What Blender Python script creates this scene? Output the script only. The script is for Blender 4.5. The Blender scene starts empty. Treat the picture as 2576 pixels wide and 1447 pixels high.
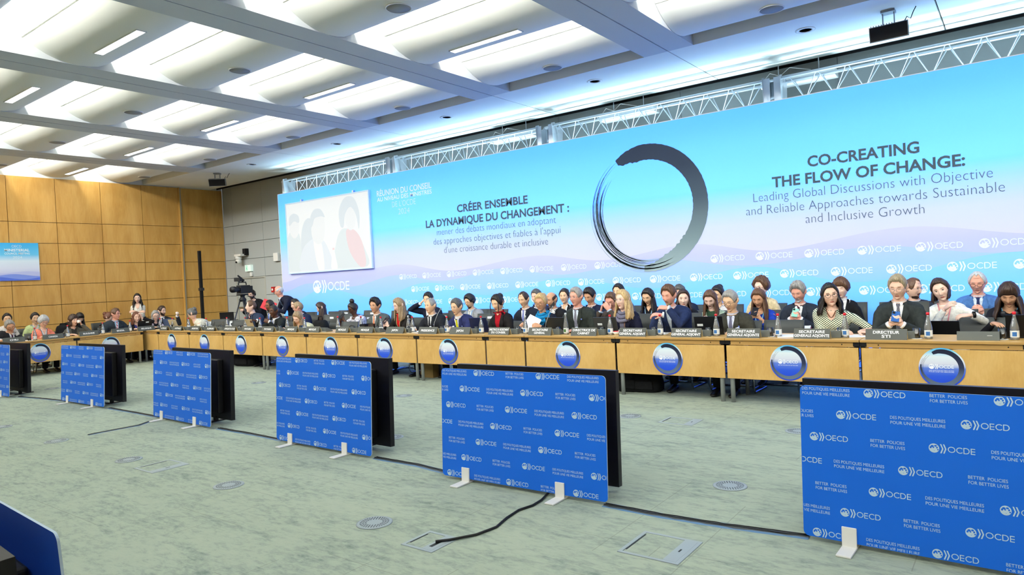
import bpy, bmesh, math, random
import numpy as np
from mathutils import Vector, Matrix
from mathutils.bvhtree import BVHTree

SC = bpy.context.scene
COL = SC.collection
rad = math.radians

# ------------------------------------------------------------------ camera, world, exposure
FPX, W_PX, H_PX, CAM_H = 1725.7, 2576, 1447, 1.56
YAW, PITCH, ROLL = rad(36.852486), rad(-0.863971), rad(-2.887651)


def cam_axes():
    cy, sy = math.cos(YAW), math.sin(YAW)
    f = Vector((-sy * math.cos(PITCH), cy * math.cos(PITCH), math.sin(PITCH)))
    r = Vector((cy, sy, 0)); u = r.cross(f)
    c, s = math.cos(ROLL), math.sin(ROLL)
    return c * r + s * u, -s * r + c * u, f


CR, CU, CF = cam_axes()
CAM0 = Vector((0, 0, CAM_H))
cam = bpy.data.cameras.new('camera')
cam.sensor_fit = 'HORIZONTAL'; cam.sensor_width = 36.0
cam.lens = 36.0 * FPX / W_PX
cam.clip_start = 0.05; cam.clip_end = 200
camo = bpy.data.objects.new('camera', cam); COL.objects.link(camo)
camo.matrix_world = Matrix(((CR.x, CU.x, -CF.x, 0), (CR.y, CU.y, -CF.y, 0), (CR.z, CU.z, -CF.z, CAM_H), (0, 0, 0, 1)))
SC.camera = camo

wd = bpy.data.worlds.new('world'); SC.world = wd; wd.use_nodes = True
wd.node_tree.nodes['Background'].inputs[0].default_value = (0.9, 0.95, 1, 1)
wd.node_tree.nodes['Background'].inputs[1].default_value = 0.15
SC.view_settings.view_transform = 'Standard'
SC.view_settings.look = 'None'
SC.view_settings.exposure = 0.0
SC.view_settings.gamma = 1.0
SC.view_settings.use_curve_mapping = False
try:
    SC.cycles.max_bounces = 7; SC.cycles.diffuse_bounces = 4; SC.cycles.glossy_bounces = 3
    SC.cycles.transmission_bounces = 4; SC.cycles.transparent_max_bounces = 10
    SC.cycles.caustics_reflective = False; SC.cycles.caustics_refractive = False
    SC.cycles.use_denoising = True
except Exception:
    pass

# light levels (watts for lamps, strength for glowing faces)
COVE_W = 52.0
STRIP_E = 9.0
WASH_W = 3.0
UP_W = 40.0
FILL_W = 26.0
ZC = 4.71            # underside of the beams and of the flat ceiling strip
LIP0, LIPP = 4.45, 1.603
BEAM0, BEAMP, BEAMW = -17.40, 3.2455, 0.76


def area(name, loc, look, sx, sy, watts, color=(1, 1, 1), spread=180):
    l = bpy.data.lights.new(name, 'AREA'); l.shape = 'RECTANGLE'; l.size = sx; l.size_y = sy
    l.energy = watts; l.color = color; l.spread = rad(spread)
    o = bpy.data.objects.new(name, l); COL.objects.link(o)
    o.location = loc
    o.rotation_euler = Vector(look).to_track_quat('-Z', 'Y').to_euler()
    return o


def spot(name, loc, look, watts, angle, color=(1, 1, 1), radius=0.08, blend=0.6):
    l = bpy.data.lights.new(name, 'SPOT'); l.energy = watts; l.spot_size = rad(angle); l.spot_blend = blend
    l.color = color; l.shadow_soft_size = radius
    o = bpy.data.objects.new(name, l); COL.objects.link(o)
    o.location = loc; o.rotation_euler = Vector(look).to_track_quat('-Z', 'Y').to_euler()
    return o


# cove lamps: behind each lip of the vaulted ceiling, shining on the next vault
for b in range(-1, 7):
    bx = BEAM0 + BEAMP * b + BEAMW + (BEAMP - BEAMW) / 2
    for k in range(-4, 3):
        area('cove_lamp', (bx, LIP0 + LIPP * k - 0.05, ZC + 0.30), (0, 1, 0.05), 2.4, 0.1, COVE_W, (1.0, 1.0, 0.93))
# flood lamps recessed in the flat ceiling strip, aimed at the backdrop
for i in range(7):
    spot('backdrop_flood', (-15.41 + 3.28 * i, 9.98, ZC - 0.03), (0, 0.5, -1.35), WASH_W, 120, (0.80, 0.93, 1.0))
# lamps lying on the truss behind the backdrop, shining up at the ceiling edge
for i in range(5):
    area('truss_uplight', (-13.5 + 4.2 * i, 11.18, 3.35), (0, -0.12, 1), 3.9, 0.15, UP_W, (0.60, 0.83, 1.0), 66)
# added fill lights, unseen behind the backdrop top, tint the flat ceiling strip blue
for i in range(5):
    area('ceiling_fill', (-13.5 + 4.2 * i, 10.93, 3.975), (0, -0.80, 0.62), 4.0, 0.05, FILL_W, (0.48, 0.80, 1.0), 150)

# ------------------------------------------------------------------ helpers


def lin(c):
    return tuple(((x / 255) / 12.92 if x / 255 <= 0.04045 else ((x / 255 + 0.055) / 1.055) ** 2.4) for x in c)


def at_plane(px, py, axis, val):
    d = CR * (px - W_PX / 2) - CU * (py - H_PX / 2) + CF * FPX
    t = (val - CAM0[axis]) / d[axis]
    return CAM0 + d * t


MATS = {}


def mat(name, rgb=None, rough=0.6, metal=0.0, spec=0.35, emit=0.0, k=1.0, coat=0.0):
    """plain material; rgb in 0-255 sRGB, k scales the linear albedo"""
    if name in MATS:
        return MATS[name]
    m = bpy.data.materials.new(name); m.use_nodes = True
    p = m.node_tree.nodes['Principled BSDF']
    c = [min(0.95, x * k) for x in lin(rgb)]
    p.inputs['Base Color'].default_value = (*c, 1)
    p.inputs['Roughness'].default_value = rough
    p.inputs['Metallic'].default_value = metal
    p.inputs['Specular IOR Level'].default_value = spec
    if coat:
        p.inputs['Coat Weight'].default_value = coat
    if emit:
        p.inputs['Emission Color'].default_value = (*lin(rgb), 1)
        p.inputs['Emission Strength'].default_value = emit
    m.diffuse_color = (*c, 1)
    MATS[name] = m
    return m


class NT:
    """tiny node-tree writer"""

    def __init__(s, m):
        s.t = m.node_tree; s.p = s.t.nodes['Principled BSDF']

    def n(s, typ, **kw):
        nd = s.t.nodes.new(typ)
        for a, b in kw.items():
            setattr(nd, a, b)
        return nd

    def put(s, sock, v):
        if hasattr(v, 'is_linked') or hasattr(v, 'links'):
            s.t.links.new(v, sock)
        else:
            sock.default_value = v

    def math(s, op, a, b=0.0, c=0.0):
        nd = s.n('ShaderNodeMath', operation=op)
        for i, v in enumerate((a, b, c)):
            if i < len(nd.inputs):
                s.put(nd.inputs[i], v)
        return nd.outputs[0]

    def coord(s, out='Object', scale=None, rot=None):
        o = s.n('ShaderNodeTexCoord').outputs[out]
        if scale or rot:
            mp = s.n('ShaderNodeMapping'); s.t.links.new(o, mp.inputs[0])
            if scale: mp.inputs['Scale'].default_value = scale
            if rot: mp.inputs['Rotation'].default_value = rot
            o = mp.outputs[0]
        return o

    def xyz(s, v):
        nd = s.n('ShaderNodeSeparateXYZ'); s.t.links.new(v, nd.inputs[0]); return nd.outputs

    def noise(s, v, scale, detail=3, rough=0.55, dist=0.0):
        nd = s.n('ShaderNodeTexNoise'); s.t.links.new(v, nd.inputs['Vector'])
        nd.inputs['Scale'].default_value = scale; nd.inputs['Detail'].default_value = detail
        nd.inputs['Roughness'].default_value = rough; nd.inputs['Distortion'].default_value = dist
        return nd.outputs[0]

    def ramp(s, fac, stops, interp='LINEAR'):
        nd = s.n('ShaderNodeValToRGB'); nd.color_ramp.interpolation = interp
        e = nd.color_ramp.elements
        while len(e) < len(stops):
            e.new(0.5)
        for el, (pos, c) in zip(e, stops):
            el.position = pos; el.color = (*lin(c), 1)
        s.put(nd.inputs[0], fac); return nd.outputs[0]

    def mix(s, fac, a, b, mode='MIX'):
        nd = s.n('ShaderNodeMix', data_type='RGBA', blend_type=mode)
        s.put(nd.inputs[0], fac)
        for sock, v in ((nd.inputs[6], a), (nd.inputs[7], b)):
            s.put(sock, (*lin(v), 1) if isinstance(v, tuple) and len(v) == 3 else v)
        return nd.outputs[2]

    def base(s, c):
        s.t.links.new(c, s.p.inputs['Base Color'])

    def bump(s, h, strength=0.2, dist=0.01):
        b = s.n('ShaderNodeBump'); b.inputs['Strength'].default_value = strength; b.inputs['Distance'].default_value = dist
        s.put(b.inputs['Height'], h); s.t.links.new(b.outputs[0], s.p.inputs['Normal'])


def nmat(name, rough=0.6, spec=0.3):
    m = mat(name, (128, 128, 128), rough, 0, spec)
    return m, NT(m)


class MB:
    """collects shapes and links them as one mesh object"""

    def __init__(s):
        s.v = []; s.f = []; s.m = []; s.s = []; s.n = 0

    def add(s, verts, faces, m=0, smooth=False, M=None):
        verts = np.asarray(verts, float).reshape(-1, 3)
        if M is not None:
            A = np.array(M); verts = verts @ A[:3, :3].T + A[:3, 3]
        s.v.append(verts); o = s.n; s.n += len(verts)
        for f in faces:
            s.f.append([int(i) + o for i in f]); s.m.append(m); s.s.append(smooth)
        return s

    def box(s, c, d, m=0, M=None):
        x, y, z = [e / 2 for e in d]
        v = np.array([(-x, -y, -z), (x, -y, -z), (x, y, -z), (-x, y, -z), (-x, -y, z), (x, -y, z), (x, y, z), (-x, y, z)]) + np.array(c)
        return s.add(v, [(0, 3, 2, 1), (4, 5, 6, 7), (0, 1, 5, 4), (1, 2, 6, 5), (2, 3, 7, 6), (3, 0, 4, 7)], m, False, M)

    def box2(s, a, b, m=0, M=None):
        a = np.array(a, float); b = np.array(b, float)
        return s.box((a + b) / 2, np.abs(b - a), m, M)

    def loft(s, rings, m=0, smooth=True, caps=True, M=None, closed=True):
        rings = [np.asarray(r, float) for r in rings]; n = len(rings[0]); F = []
        for i in range(len(rings) - 1):
            for j in range(n if closed else n - 1):
                k = (j + 1) % n
                F.append((i * n + j, i * n + k, (i + 1) * n + k, (i + 1) * n + j))
        if caps:
            F.append(tuple(range(n - 1, -1, -1))); F.append(tuple((len(rings) - 1) * n + j for j in range(n)))
        return s.add(np.concatenate(rings), F, m, smooth, M)

    def tube(s, pts, r, n=10, m=0, M=None, caps=True):
        pts = [np.array(p, float) for p in pts]
        rr = r if hasattr(r, '__len__') else [r] * len(pts)
        return s.loft(tube_rings(pts, [(a, a) for a in rr], n), m, True, caps, M)

    def cyl(s, p0, p1, r, n=16, m=0, M=None, smooth=True):
        return s.tube([p0, p1], r, n, m, M)

    def lathe(s, prof, n=20, m=0, M=None, caps=True):
        a = np.arange(n) * 2 * math.pi / n
        return s.loft([np.stack([r * np.cos(a), r * np.sin(a), np.full(n, z)], 1) for r, z in prof], m, True, caps, M)

    def ell(s, c, r, n=14, k=9, m=0, M=None):
        a = np.arange(n) * 2 * math.pi / n; R = []
        for t in np.linspace(0.06, math.pi - 0.06, k):
            R.append(np.stack([c[0] + r[0] * math.sin(t) * np.cos(a), c[1] + r[1] * math.sin(t) * np.sin(a), np.full(n, c[2] - r[2] * math.cos(t))], 1))
        return s.loft(R, m, True, True, M)

    def flat(s, pts2, faces, fr, m=0):
        """2-D points on a frame (origin, u, v, lift along u x v)"""
        o, u, v = [np.array(e, float) for e in fr[:3]]
        nrm = np.cross(u, v); nrm /= np.linalg.norm(nrm)
        p = np.asarray(pts2, float)
        return s.add(o + p[:, :1] * u + p[:, 1:2] * v + nrm * fr[3], faces, m)

    def poly(s, pts2, fr, m=0):
        return s.flat(pts2, [tuple(range(len(pts2)))], fr, m)

    def obj(s, name, mats, parent=None, bevel=0.0, loc=None):
        me = bpy.data.meshes.new(name)
        me.from_pydata(np.concatenate(s.v).tolist() if s.v else [], [], s.f)
        for m in (mats if isinstance(mats, (list, tuple)) else [mats]):
            me.materials.append(m)
        me.polygons.foreach_set('material_index', s.m)
        me.polygons.foreach_set('use_smooth', s.s)
        me.update()
        o = bpy.data.objects.new(name, me); COL.objects.link(o)
        if parent is not None: o.parent = parent
        if loc is not None: o.location = loc
        if bevel:
            b = o.modifiers.new('bevel', 'BEVEL'); b.width = bevel; b.segments = 2; b.limit_method = 'ANGLE'
        return o


def tube_rings(pts, rr, n=10, up=None, power=2.0):
    """elliptical rings along a polyline, parallel-transported"""
    T = []
    for i in range(len(pts)):
        d = pts[min(i + 1, len(pts) - 1)] - pts[max(i - 1, 0)]
        T.append(d / (np.linalg.norm(d) + 1e-9))
    a = np.array(up, float) if up is not None else (np.array([0, 0, 1.0]) if abs(T[0][2]) < 0.9 else np.array([1.0, 0, 0]))
    R = []
    ang = np.arange(n) * 2 * math.pi / n
    ca, sa = np.cos(ang), np.sin(ang)
    ca = np.sign(ca) * np.abs(ca) ** (2 / power); sa = np.sign(sa) * np.abs(sa) ** (2 / power)
    for p, t, (rx, ry) in zip(pts, T, rr):
        a = a - np.dot(a, t) * t; a /= np.linalg.norm(a) + 1e-9
        b = np.cross(t, a)
        R.append(p + rx * ca[:, None] * a + ry * sa[:, None] * b)
    return R


def thing(name, label, cat, loc=(0, 0, 0), rot=0.0, group=None):
    o = bpy.data.objects.new(name, None); COL.objects.link(o)
    o.empty_display_size = 0.1
    o.location = loc; o.rotation_euler = (0, 0, rot)
    return tag(o, label, cat, group)


def tag(o, label, cat, group=None, kind=None):
    o['label'] = label; o['category'] = cat
    if group: o['group'] = group
    if kind: o['kind'] = kind
    return o


def struct(o, label=None):
    o['kind'] = 'structure'
    if label: o['label'] = label
    return o


KIDS = {}


def dup(src, loc, rot, label, group=None, cat=None):
    """copy of a thing with copies of its parts and sub-parts"""
    r = src.copy(); COL.objects.link(r); r.location = loc
    if rot is not None: r.rotation_euler = (0, 0, rot)
    r['label'] = label
    if group: r['group'] = group
    def walk(a, b):
        for ch in list(a.children):
            c = ch.copy(); COL.objects.link(c); c.parent = b
            walk(ch, c)
    walk(src, r)
    return r


# ---- lettering
FONT_CACHE = {}


def text2d(s, bold=0.0, res=3):
    """flat outline of a line of text; cap height 1, left edge 0, baseline 0"""
    key = (s, bold)
    if key in FONT_CACHE:
        return FONT_CACHE[key]
    cu = bpy.data.curves.new('t', 'FONT'); cu.body = s; cu.resolution_u = res; cu.offset = bold
    ob = bpy.data.objects.new('t', cu); COL.objects.link(ob)
    dg = bpy.context.evaluated_depsgraph_get()
    me = bpy.data.meshes.new_from_object(ob.evaluated_get(dg))
    v = np.array([(p.co.x, p.co.y) for p in me.vertices]); f = [tuple(p.vertices) for p in me.polygons]
    bpy.data.objects.remove(ob); bpy.data.curves.remove(cu); bpy.data.meshes.remove(me)
    v = v / CAP; v[:, 0] -= v[:, 0].min()
    FONT_CACHE[key] = (v, f)
    return v, f


CAP = 1.0
_v, _ = text2d('H'); CAP = _v[:, 1].max() - _v[:, 1].min(); FONT_CACHE.clear()


def put_text(mb, s, fr, x0, x1, y, cap, m=0, bold=0.0):
    v, f = text2d(s, bold)
    w = v[:, 0].max()
    mb.flat(np.stack([x0 + v[:, 0] / w * (x1 - x0), y + v[:, 1] * cap], 1), f, fr, m)


def arc_strip(cx, cy, rx, ry, a0, a1, w, n=22, wy=None):
    wy = wy or w
    a = np.linspace(rad(a0), rad(a1), n)
    o = np.stack([cx + rx * np.cos(a), cy + ry * np.sin(a)], 1)
    i = np.stack([cx + (rx - w) * np.cos(a), cy + (ry - wy) * np.sin(a)], 1)
    return np.concatenate([o, i]), [(k, k + 1, n + k + 1, n + k) for k in range(n - 1)]


def quad(x0, y0, x1, y1):
    return np.array([(x0, y0), (x1, y0), (x1, y1), (x0, y1)]), [(0, 1, 2, 3)]


LOGO = {}


def logo2d(word):
    """globe, two chevrons and the word; height 1, width about 4.2"""
    if word in LOGO:
        return LOGO[word]
    P = []
    sea = [(-0.34, 0.42, 0.30, 0.22), (-0.66, 0.12, 0.2, 0.24), (0.28, 0.52, 0.26, 0.2), (0.55, 0.16, 0.18, 0.2), (-0.12, 0.14, 0.16, 0.14), (0.72, -0.28, 0.14, 0.16), (0.02, -0.55, 0.07, 0.06)]
    N = 40
    for r in range(N):
        y0, y1 = -1 + 2 * r / N, -1 + 2 * (r + 1) / N
        yc = (y0 + y1) / 2; h = math.sqrt(max(0, 1 - yc * yc))
        xs = np.linspace(-h, h, 33); run = None
        for i in range(33):
            land = all(((xs[i] - a) / c) ** 2 + ((yc - b) / d) ** 2 > 1 for a, b, c, d in sea)
            if land and run is None: run = xs[i]
            if run is not None and (not land or i == 32):
                if xs[i] > run: P.append(quad(0.5 + run / 2, 0.5 + y0 / 2, 0.5 + xs[i] / 2, 0.5 + y1 / 2))
                run = None
    for x in (1.08, 1.36):
        v = np.array([(x, 0), (x + 0.13, 0), (x + 0.32, 0.5), (x + 0.13, 1), (x, 1), (x + 0.18, 0.5)])
        P.append((v, [(0, 1, 2, 5), (5, 2, 3, 4)]))
    w = 0.085; b, t = 0.17, 0.82; c = (b + t) / 2; h = (t - b) / 2; x = 1.80
    for ch in word:
        if ch == 'O':
            P.append(arc_strip(x + 0.35, c, 0.35, h, 0, 360, w, 30)); x += 0.78
        elif ch == 'C':
            P.append(arc_strip(x + 0.34, c, 0.34, h, 42, 318, w, 24)); x += 0.66
        elif ch == 'D':
            P.append(quad(x, b, x + w, t)); P.append(quad(x + w, t - w, x + 0.24, t)); P.append(quad(x + w, b, x + 0.24, b + w))
            P.append(arc_strip(x + 0.24, c, 0.32, h, -90, 90, w, 18)); x += 0.66
        else:
            P.append(quad(x, b, x + w, t))
            for yy in (b, c - w / 2, t - w): P.append(quad(x + w, yy, x + 0.40, yy + w))
            x += 0.50
    V = []; F = []; n = 0
    for v, f in P:
        V.append(v); F += [tuple(i + n for i in q) for q in f]; n += len(v)
    V = np.concatenate(V); LOGO[word] = (V, F)
    return LOGO[word]


def put_logo(mb, word, fr, x0, x1, y, m=0):
    """x0..x1 the extent, y the middle line"""
    v, f = logo2d(word); k = (x1 - x0) / v[:, 0].max()
    mb.flat(np.stack([x0 + v[:, 0] * k, y + (v[:, 1] - 0.5) * k], 1), f, fr, m)


def clip_box2(o, x0, x1, z0, z1, ax=0, az=2):
    bm = bmesh.new(); bm.from_mesh(o.data)
    for a, val, sg in ((ax, x0, -1), (ax, x1, 1), (az, z0, -1), (az, z1, 1)):
        co = [0, 0, 0]; no = [0, 0, 0]; co[a] = val; no[a] = sg
        bmesh.ops.bisect_plane(bm, geom=bm.verts[:] + bm.edges[:] + bm.faces[:], plane_co=co, plane_no=no, clear_outer=True)
    bm.to_mesh(o.data); bm.free()


def rrect(x0, y0, x1, y1, r, n=6):
    P = []
    for cx, cy, a in ((x1 - r, y0 + r, -90), (x1 - r, y1 - r, 0), (x0 + r, y1 - r, 90), (x0 + r, y0 + r, 180)):
        for i in range(n + 1):
            t = rad(a + 90 * i / n); P.append((cx + r * math.cos(t), cy + r * math.sin(t)))
    return np.array(P)

# ------------------------------------------------------------------ the room
XL, YB, YW = -19.92, 10.8, 11.8
XR, YF = 7.2, -4.2

# floor: grey-green flecked carpet tiles
m, t = nmat('carpet', 0.95, 0.1)
c = t.coord('Object')
big = t.noise(t.coord('Object', (0.55, 1.6, 1)), 2.6, 6, 0.72, 0.5)
fine = t.noise(t.coord('Object', (1.0, 2.4, 1)), 9, 6, 0.75, 0.3)
f = t.math('ADD', t.math('MULTIPLY', big, 0.45), t.math('MULTIPLY', fine, 0.55))
col = t.ramp(f, [(0.36, (116, 130, 122)), (0.44, (140, 152, 141)), (0.52, (156, 167, 152)), (0.72, (166, 175, 158))])
x = t.xyz(c)
gx = t.math('ABSOLUTE', t.math('SUBTRACT', t.math('FRACT', t.math('MULTIPLY', x[0], 2.0)), 0.5))
gy = t.math('ABSOLUTE', t.math('SUBTRACT', t.math('FRACT', t.math('MULTIPLY', x[1], 2.0)), 0.5))
ln = t.math('MULTIPLY', t.math('GREATER_THAN', t.math('MAXIMUM', gx, gy), 0.4945), t.math('GREATER_THAN', t.noise(c, 0.9, 1), 0.5))
t.base(t.mix(t.math('MULTIPLY', ln, 0.45), col, (110, 116, 106)))
t.bump(fine, 0.3, 0.004)
b = MB(); b.box2((XL - 0.2, YF, -0.1), (XR, YW + 0.2, 0)); struct(b.obj('floor', m))

# wood panelling
def wood_mat(name, a, b_, c_, sc=(1.2, 1.2, 0.25), rough=0.42, amp=1.0):
    m, t = nmat(name, rough, 0.3)
    co = t.coord('Object', sc)
    n1 = t.noise(co, 3.0, 4, 0.6, 0.6); n2 = t.noise(t.coord('Object', (sc[0] * 14, sc[1] * 14, sc[2] * 5)), 3.0, 3, 0.6)
    f = t.math('ADD', t.math('MULTIPLY', n1, 0.7), t.math('MULTIPLY', n2, 0.3))
    t.base(t.ramp(f, [(0.33, a), (0.5, b_), (0.68, c_)])); return m
WALLWOOD = wood_mat('wall_veneer', (186, 138, 66), (200, 154, 80), (212, 168, 96))
BLACK = mat('black_gap', (12, 12, 14), 0.8)
b = MB()
ys = [YF] + [6.13 - 1.073 * i for i in range(9, 0, -1)] + [6.13, 7.19, 8.27, 9.35, 10.43, 10.47, YW]
zs = [0, 0.42, 0.945, 1.44, 1.963, 2.497, 3.016, 3.55, ZC - 0.02]
g = 0.006
for i in range(len(ys) - 1):
    if ys[i + 1] - ys[i] < 0.1: continue
    for j in range(len(zs) - 1):
        x1 = XL if ys[i] < 10.45 else XL - 0.02
        b.box2((XL - 0.12, ys[i] + g, zs[j] + g), (x1, ys[i + 1] - g, zs[j + 1] - g), 0)
b.box2((XL - 0.2, YF, 0), (XL - 0.11, YW, ZC - 0.03), 1); b.box2((XL - 0.2, YF, ZC - 0.03), (XL - 0.04, YW, ZC + 1.05), 2)
struct(b.obj('wall_left', [WALLWOOD, BLACK, mat('ceiling_white', (232, 233, 228), 0.75, k=1.0, spec=0.2)]))
b = MB()
b.box2((XL, 10.43, 0), (XL + 0.03, 10.47, ZC - 0.02), 0); b.box2((XL + 0.0, 10.40, 0), (XL + 0.045, 10.43, ZC - 0.02), 1)
struct(b.obj('trim_1', [mat('grey_trim', (150, 150, 140), 0.5), WALLWOOD]))
# grey back wall with a double door, mostly behind the backdrop
GREYW = mat('grey_panel', (178, 184, 184), 0.65, k=0.9)
b = MB()
vx = [XL] + [-19.42 + 0.0, -17.86] + [-17.86 + 2.6 * i for i in range(1, 11)]
zz = [0, 0.42, 0.9, 1.41, 1.96, 2.51, 3.02, 3.55, ZC + 0.1]
for i in range(len(vx) - 1):
    for j in range(len(zz) - 1):
        if i == 1 and zz[j + 1] <= 1.97: continue
        b.box2((vx[i] + 0.004, YW, zz[j] + 0.006), (vx[i + 1] - 0.004, YW + 0.1, zz[j + 1] - 0.006), 0)
b.box2((XL, YW + 0.11, 0), (XR, YW + 0.2, ZC + 1), 1)
struct(b.obj('wall_back', [GREYW, BLACK]))
DOORG = mat('grey_door', (176, 181, 178), 0.55, k=0.9)
b = MB()
b.box2((-19.40, YW + 0.03, 0.01), (-18.655, YW + 0.08, 1.93)); b.box2((-18.645, YW + 0.03, 0.01), (-17.90, YW + 0.08, 1.93))
dr = struct(b.obj('door_1', DOORG))
b = MB(); b.box2((-19.42, YW, 0), (-19.37, YW + 0.08, 1.96)); b.box2((-17.93, YW, 0), (-17.86, YW + 0.08, 1.96)); b.box2((-19.37, YW, 1.92), (-17.93, YW + 0.08, 1.96))
b.obj('door_frame', mat('door_frame_grey', (170, 172, 165), 0.5), dr)
b = MB(); b.box2((-19.3, YW - 0.03, 1.02), (-18.72, YW + 0.03, 1.07)); b.obj('push_bar', mat('steel', (176, 178, 180), 0.3, 0.9), dr)
b = MB(); b.box2((-18.58, YW - 0.03, 1.02), (-18.0, YW + 0.03, 1.07)); b.obj('push_bar', MATS['steel'], dr)
# the two walls behind the photographer
OFFW = mat('plain_wall', (196, 192, 180), 0.7)
b = MB(); b.box2((XL - 0.2, YF - 0.15, 0), (XR, YF, 5.8)); struct(b.obj('wall_front', WALLWOOD))
b = MB(); b.box2((XR, YF, 0), (XR + 0.15, YW + 0.2, 5.8)); struct(b.obj('wall_right', WALLWOOD))

# ceiling: slab, beams with a groove, vaults between them, flat strip along the backdrop
CEIL = mat('ceiling_white', (232, 233, 228), 0.75, k=1.0, spec=0.2)
CEILB = mat('ceiling_grey', (206, 210, 212), 0.75, k=0.9, spec=0.2)
b = MB(); b.box2((XL - 0.2, YF, ZC + 1.05), (XR, YW + 0.2, ZC + 1.15)); struct(b.obj('ceiling', CEIL))
NB = 8
for i in range(NB):
    x0 = BEAM0 + BEAMP * i
    h = BEAMW / 2
    b = MB()
    b.box2((x0, YF, ZC), (x0 + h - 0.009, 9.44, ZC + 1.05)); b.box2((x0 + h + 0.009, YF, ZC), (x0 + BEAMW, 9.44, ZC + 1.05))
    b.box2((x0 + h - 0.009, YF, ZC + 0.03), (x0 + h + 0.009, 9.44, ZC + 0.08), 1)
    struct(b.obj('ceiling_beam', [CEILB, BLACK]))
prof = [(0.0, 0.135), (-0.06, 0.085), (-0.16, 0.038), (-0.28, 0.012), (-0.42, 0.0), (-0.55, 0.006), (-0.68, 0.03), (-0.80, 0.073), (-0.92, 0.135), (-1.04, 0.215), (-1.16, 0.31), (-1.28, 0.42), (-1.38, 0.54), (-1.46, 0.68), (-1.52, 0.84), (-1.55, 1.04)]
prof = prof[::-1] + [(0.0, 0.16), (-0.06, 0.11), (-0.16, 0.064), (-0.28, 0.04), (-0.42, 0.028)]
vault_me = None
for i in range(-1, NB):
    x0 = BEAM0 + BEAMP * i + BEAMW; w = BEAMP - BEAMW
    for k in range(-4, 4):
        if vault_me is None:
            b = MB()
            P = np.array(prof); n = len(P)
            L = np.stack([np.full(n, 0.004), P[:, 0], P[:, 1]], 1); R = L.copy(); R[:, 0] = w - 0.004
            b.add(np.concatenate([L, R]), [(j, j + 1, n + j + 1, n + j) for j in range(n - 1)], 0, True)
            # seam across the vault
            b.box2((0.004, -1.062, 0.2205), (w - 0.004, -1.056, 0.224), 1)
            o = b.obj('ceiling_vault', [CEIL, mat('seam', (150, 150, 140), 0.8)]); vault_me = o.data
        else:
            o = bpy.data.objects.new('ceiling_vault', vault_me); COL.objects.link(o)
        o.location = (x0, LIP0 + LIPP * k, ZC); struct(o)
edges = [XL - 0.2] + [BEAM0 + BEAMP * i + BEAMW / 2 for i in range(NB)] + [XR]
b = MB()
for i in range(len(edges) - 1):
    b.box2((edges[i] + 0.009, 9.44, ZC), (edges[i + 1] - 0.009, 11.45, ZC + 0.55))
b.box2((XL, 9.46, ZC + 0.04), (XR, 11.43, ZC + 0.5), 1)
struct(b.obj('ceiling_strip', [CEIL, BLACK]), 'flat ceiling strip along the backdrop')
b = MB(); b.box2((XL, 11.45, ZC + 0.04), (XR, YW + 0.1, ZC + 0.10)); b.box2((XL, 11.62, ZC + 0.0), (XR, 11.64, ZC + 0.045), 1)
struct(b.obj('ceiling_ledge', [mat('ledge_grey', (96, 98, 100), 0.8), BLACK]))

# ceiling fixtures
STRIPM = mat('strip_glow', (250, 252, 255), 0.5, emit=STRIP_E)
WHITEM = mat('white_plastic', (228, 228, 224), 0.45)
strip0 = spk0 = None
COLN = ['first', 'second', 'third', 'fourth', 'fifth', 'sixth', 'seventh']
for i in range(-1, NB - 1):
    xc = BEAM0 + BEAMP * i + BEAMW + (BEAMP - BEAMW) / 2
    for k in range(-3, 4):
        y = LIP0 + LIPP * k - 0.43
        if k % 2 == 0:
            lab = 'white strip light, %s bay from the wood wall, %s row from the backdrop' % (COLN[i + 1] if i + 1 < 7 else 'last', COLN[(4 - k) // 2 - 1] if (4 - k) // 2 >= 1 else 'last')
            if strip0 is None:
                th = thing('strip_light', lab, 'ceiling light', (xc, y, ZC), 0, 'recessed ceiling strip lights')
                b = MB(); b.box2((-0.575, -0.05, -0.004), (0.575, 0.05, 0.006)); b.obj('diffuser', STRIPM, th)
                b = MB()
                for s in (-1, 1):
                    b.box2((-0.59, s * 0.05, -0.008), (0.59, s * 0.062, 0.02)); b.box2((s * 0.575, -0.062, -0.008), (s * 0.59, 0.062, 0.02))
                b.obj('light_frame', WHITEM, th); strip0 = th
            else:
                dup(strip0, (xc, y, ZC), 0, lab)
        else:
            y += 0.03
            lab = 'round ceiling speaker, %s bay from the wood wall, %s row from the backdrop' % (COLN[i + 1] if i + 1 < 7 else 'last', COLN[(3 - k) // 2])
            if spk0 is None:
                th = thing('ceiling_speaker', lab, 'speaker', (xc, y, ZC - 0.002), 0, 'round ceiling speakers')
                b = MB(); b.lathe([(0.14, 0.03), (0.14, -0.003), (0.02, -0.004)], 28); b.obj('speaker_grille', mat('speaker_grey', (148, 150, 150), 0.7), th)
                b = MB(); b.lathe([(0.152, 0.03), (0.152, -0.006), (0.14, -0.006), (0.14, 0.03)], 28, caps=False); b.obj('rim', WHITEM, th)
                spk0 = th
            else:
                dup(spk0, (xc, y, ZC - 0.002), 0, lab)
for i in range(7):
    lab = 'small round recessed downlight in the flat ceiling strip, %s from the wood wall' % COLN[i]
    th = thing('recessed_downlight', lab, 'ceiling light', (-15.41 + 3.28 * i, 9.98, ZC), 0, 'recessed downlights above the backdrop')
    b = MB(); b.lathe([(0.13, 0.02), (0.13, -0.006), (0.085, -0.008), (0.08, 0.02)], 24, caps=False); b.obj('trim_ring', WHITEM, th)
    b = MB(); b.lathe([(0.08, 0.02), (0.08, 0.0), (0.01, 0.0)], 20); b.obj('lens', mat('lens_grey', (190, 200, 210), 0.3), th)
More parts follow.
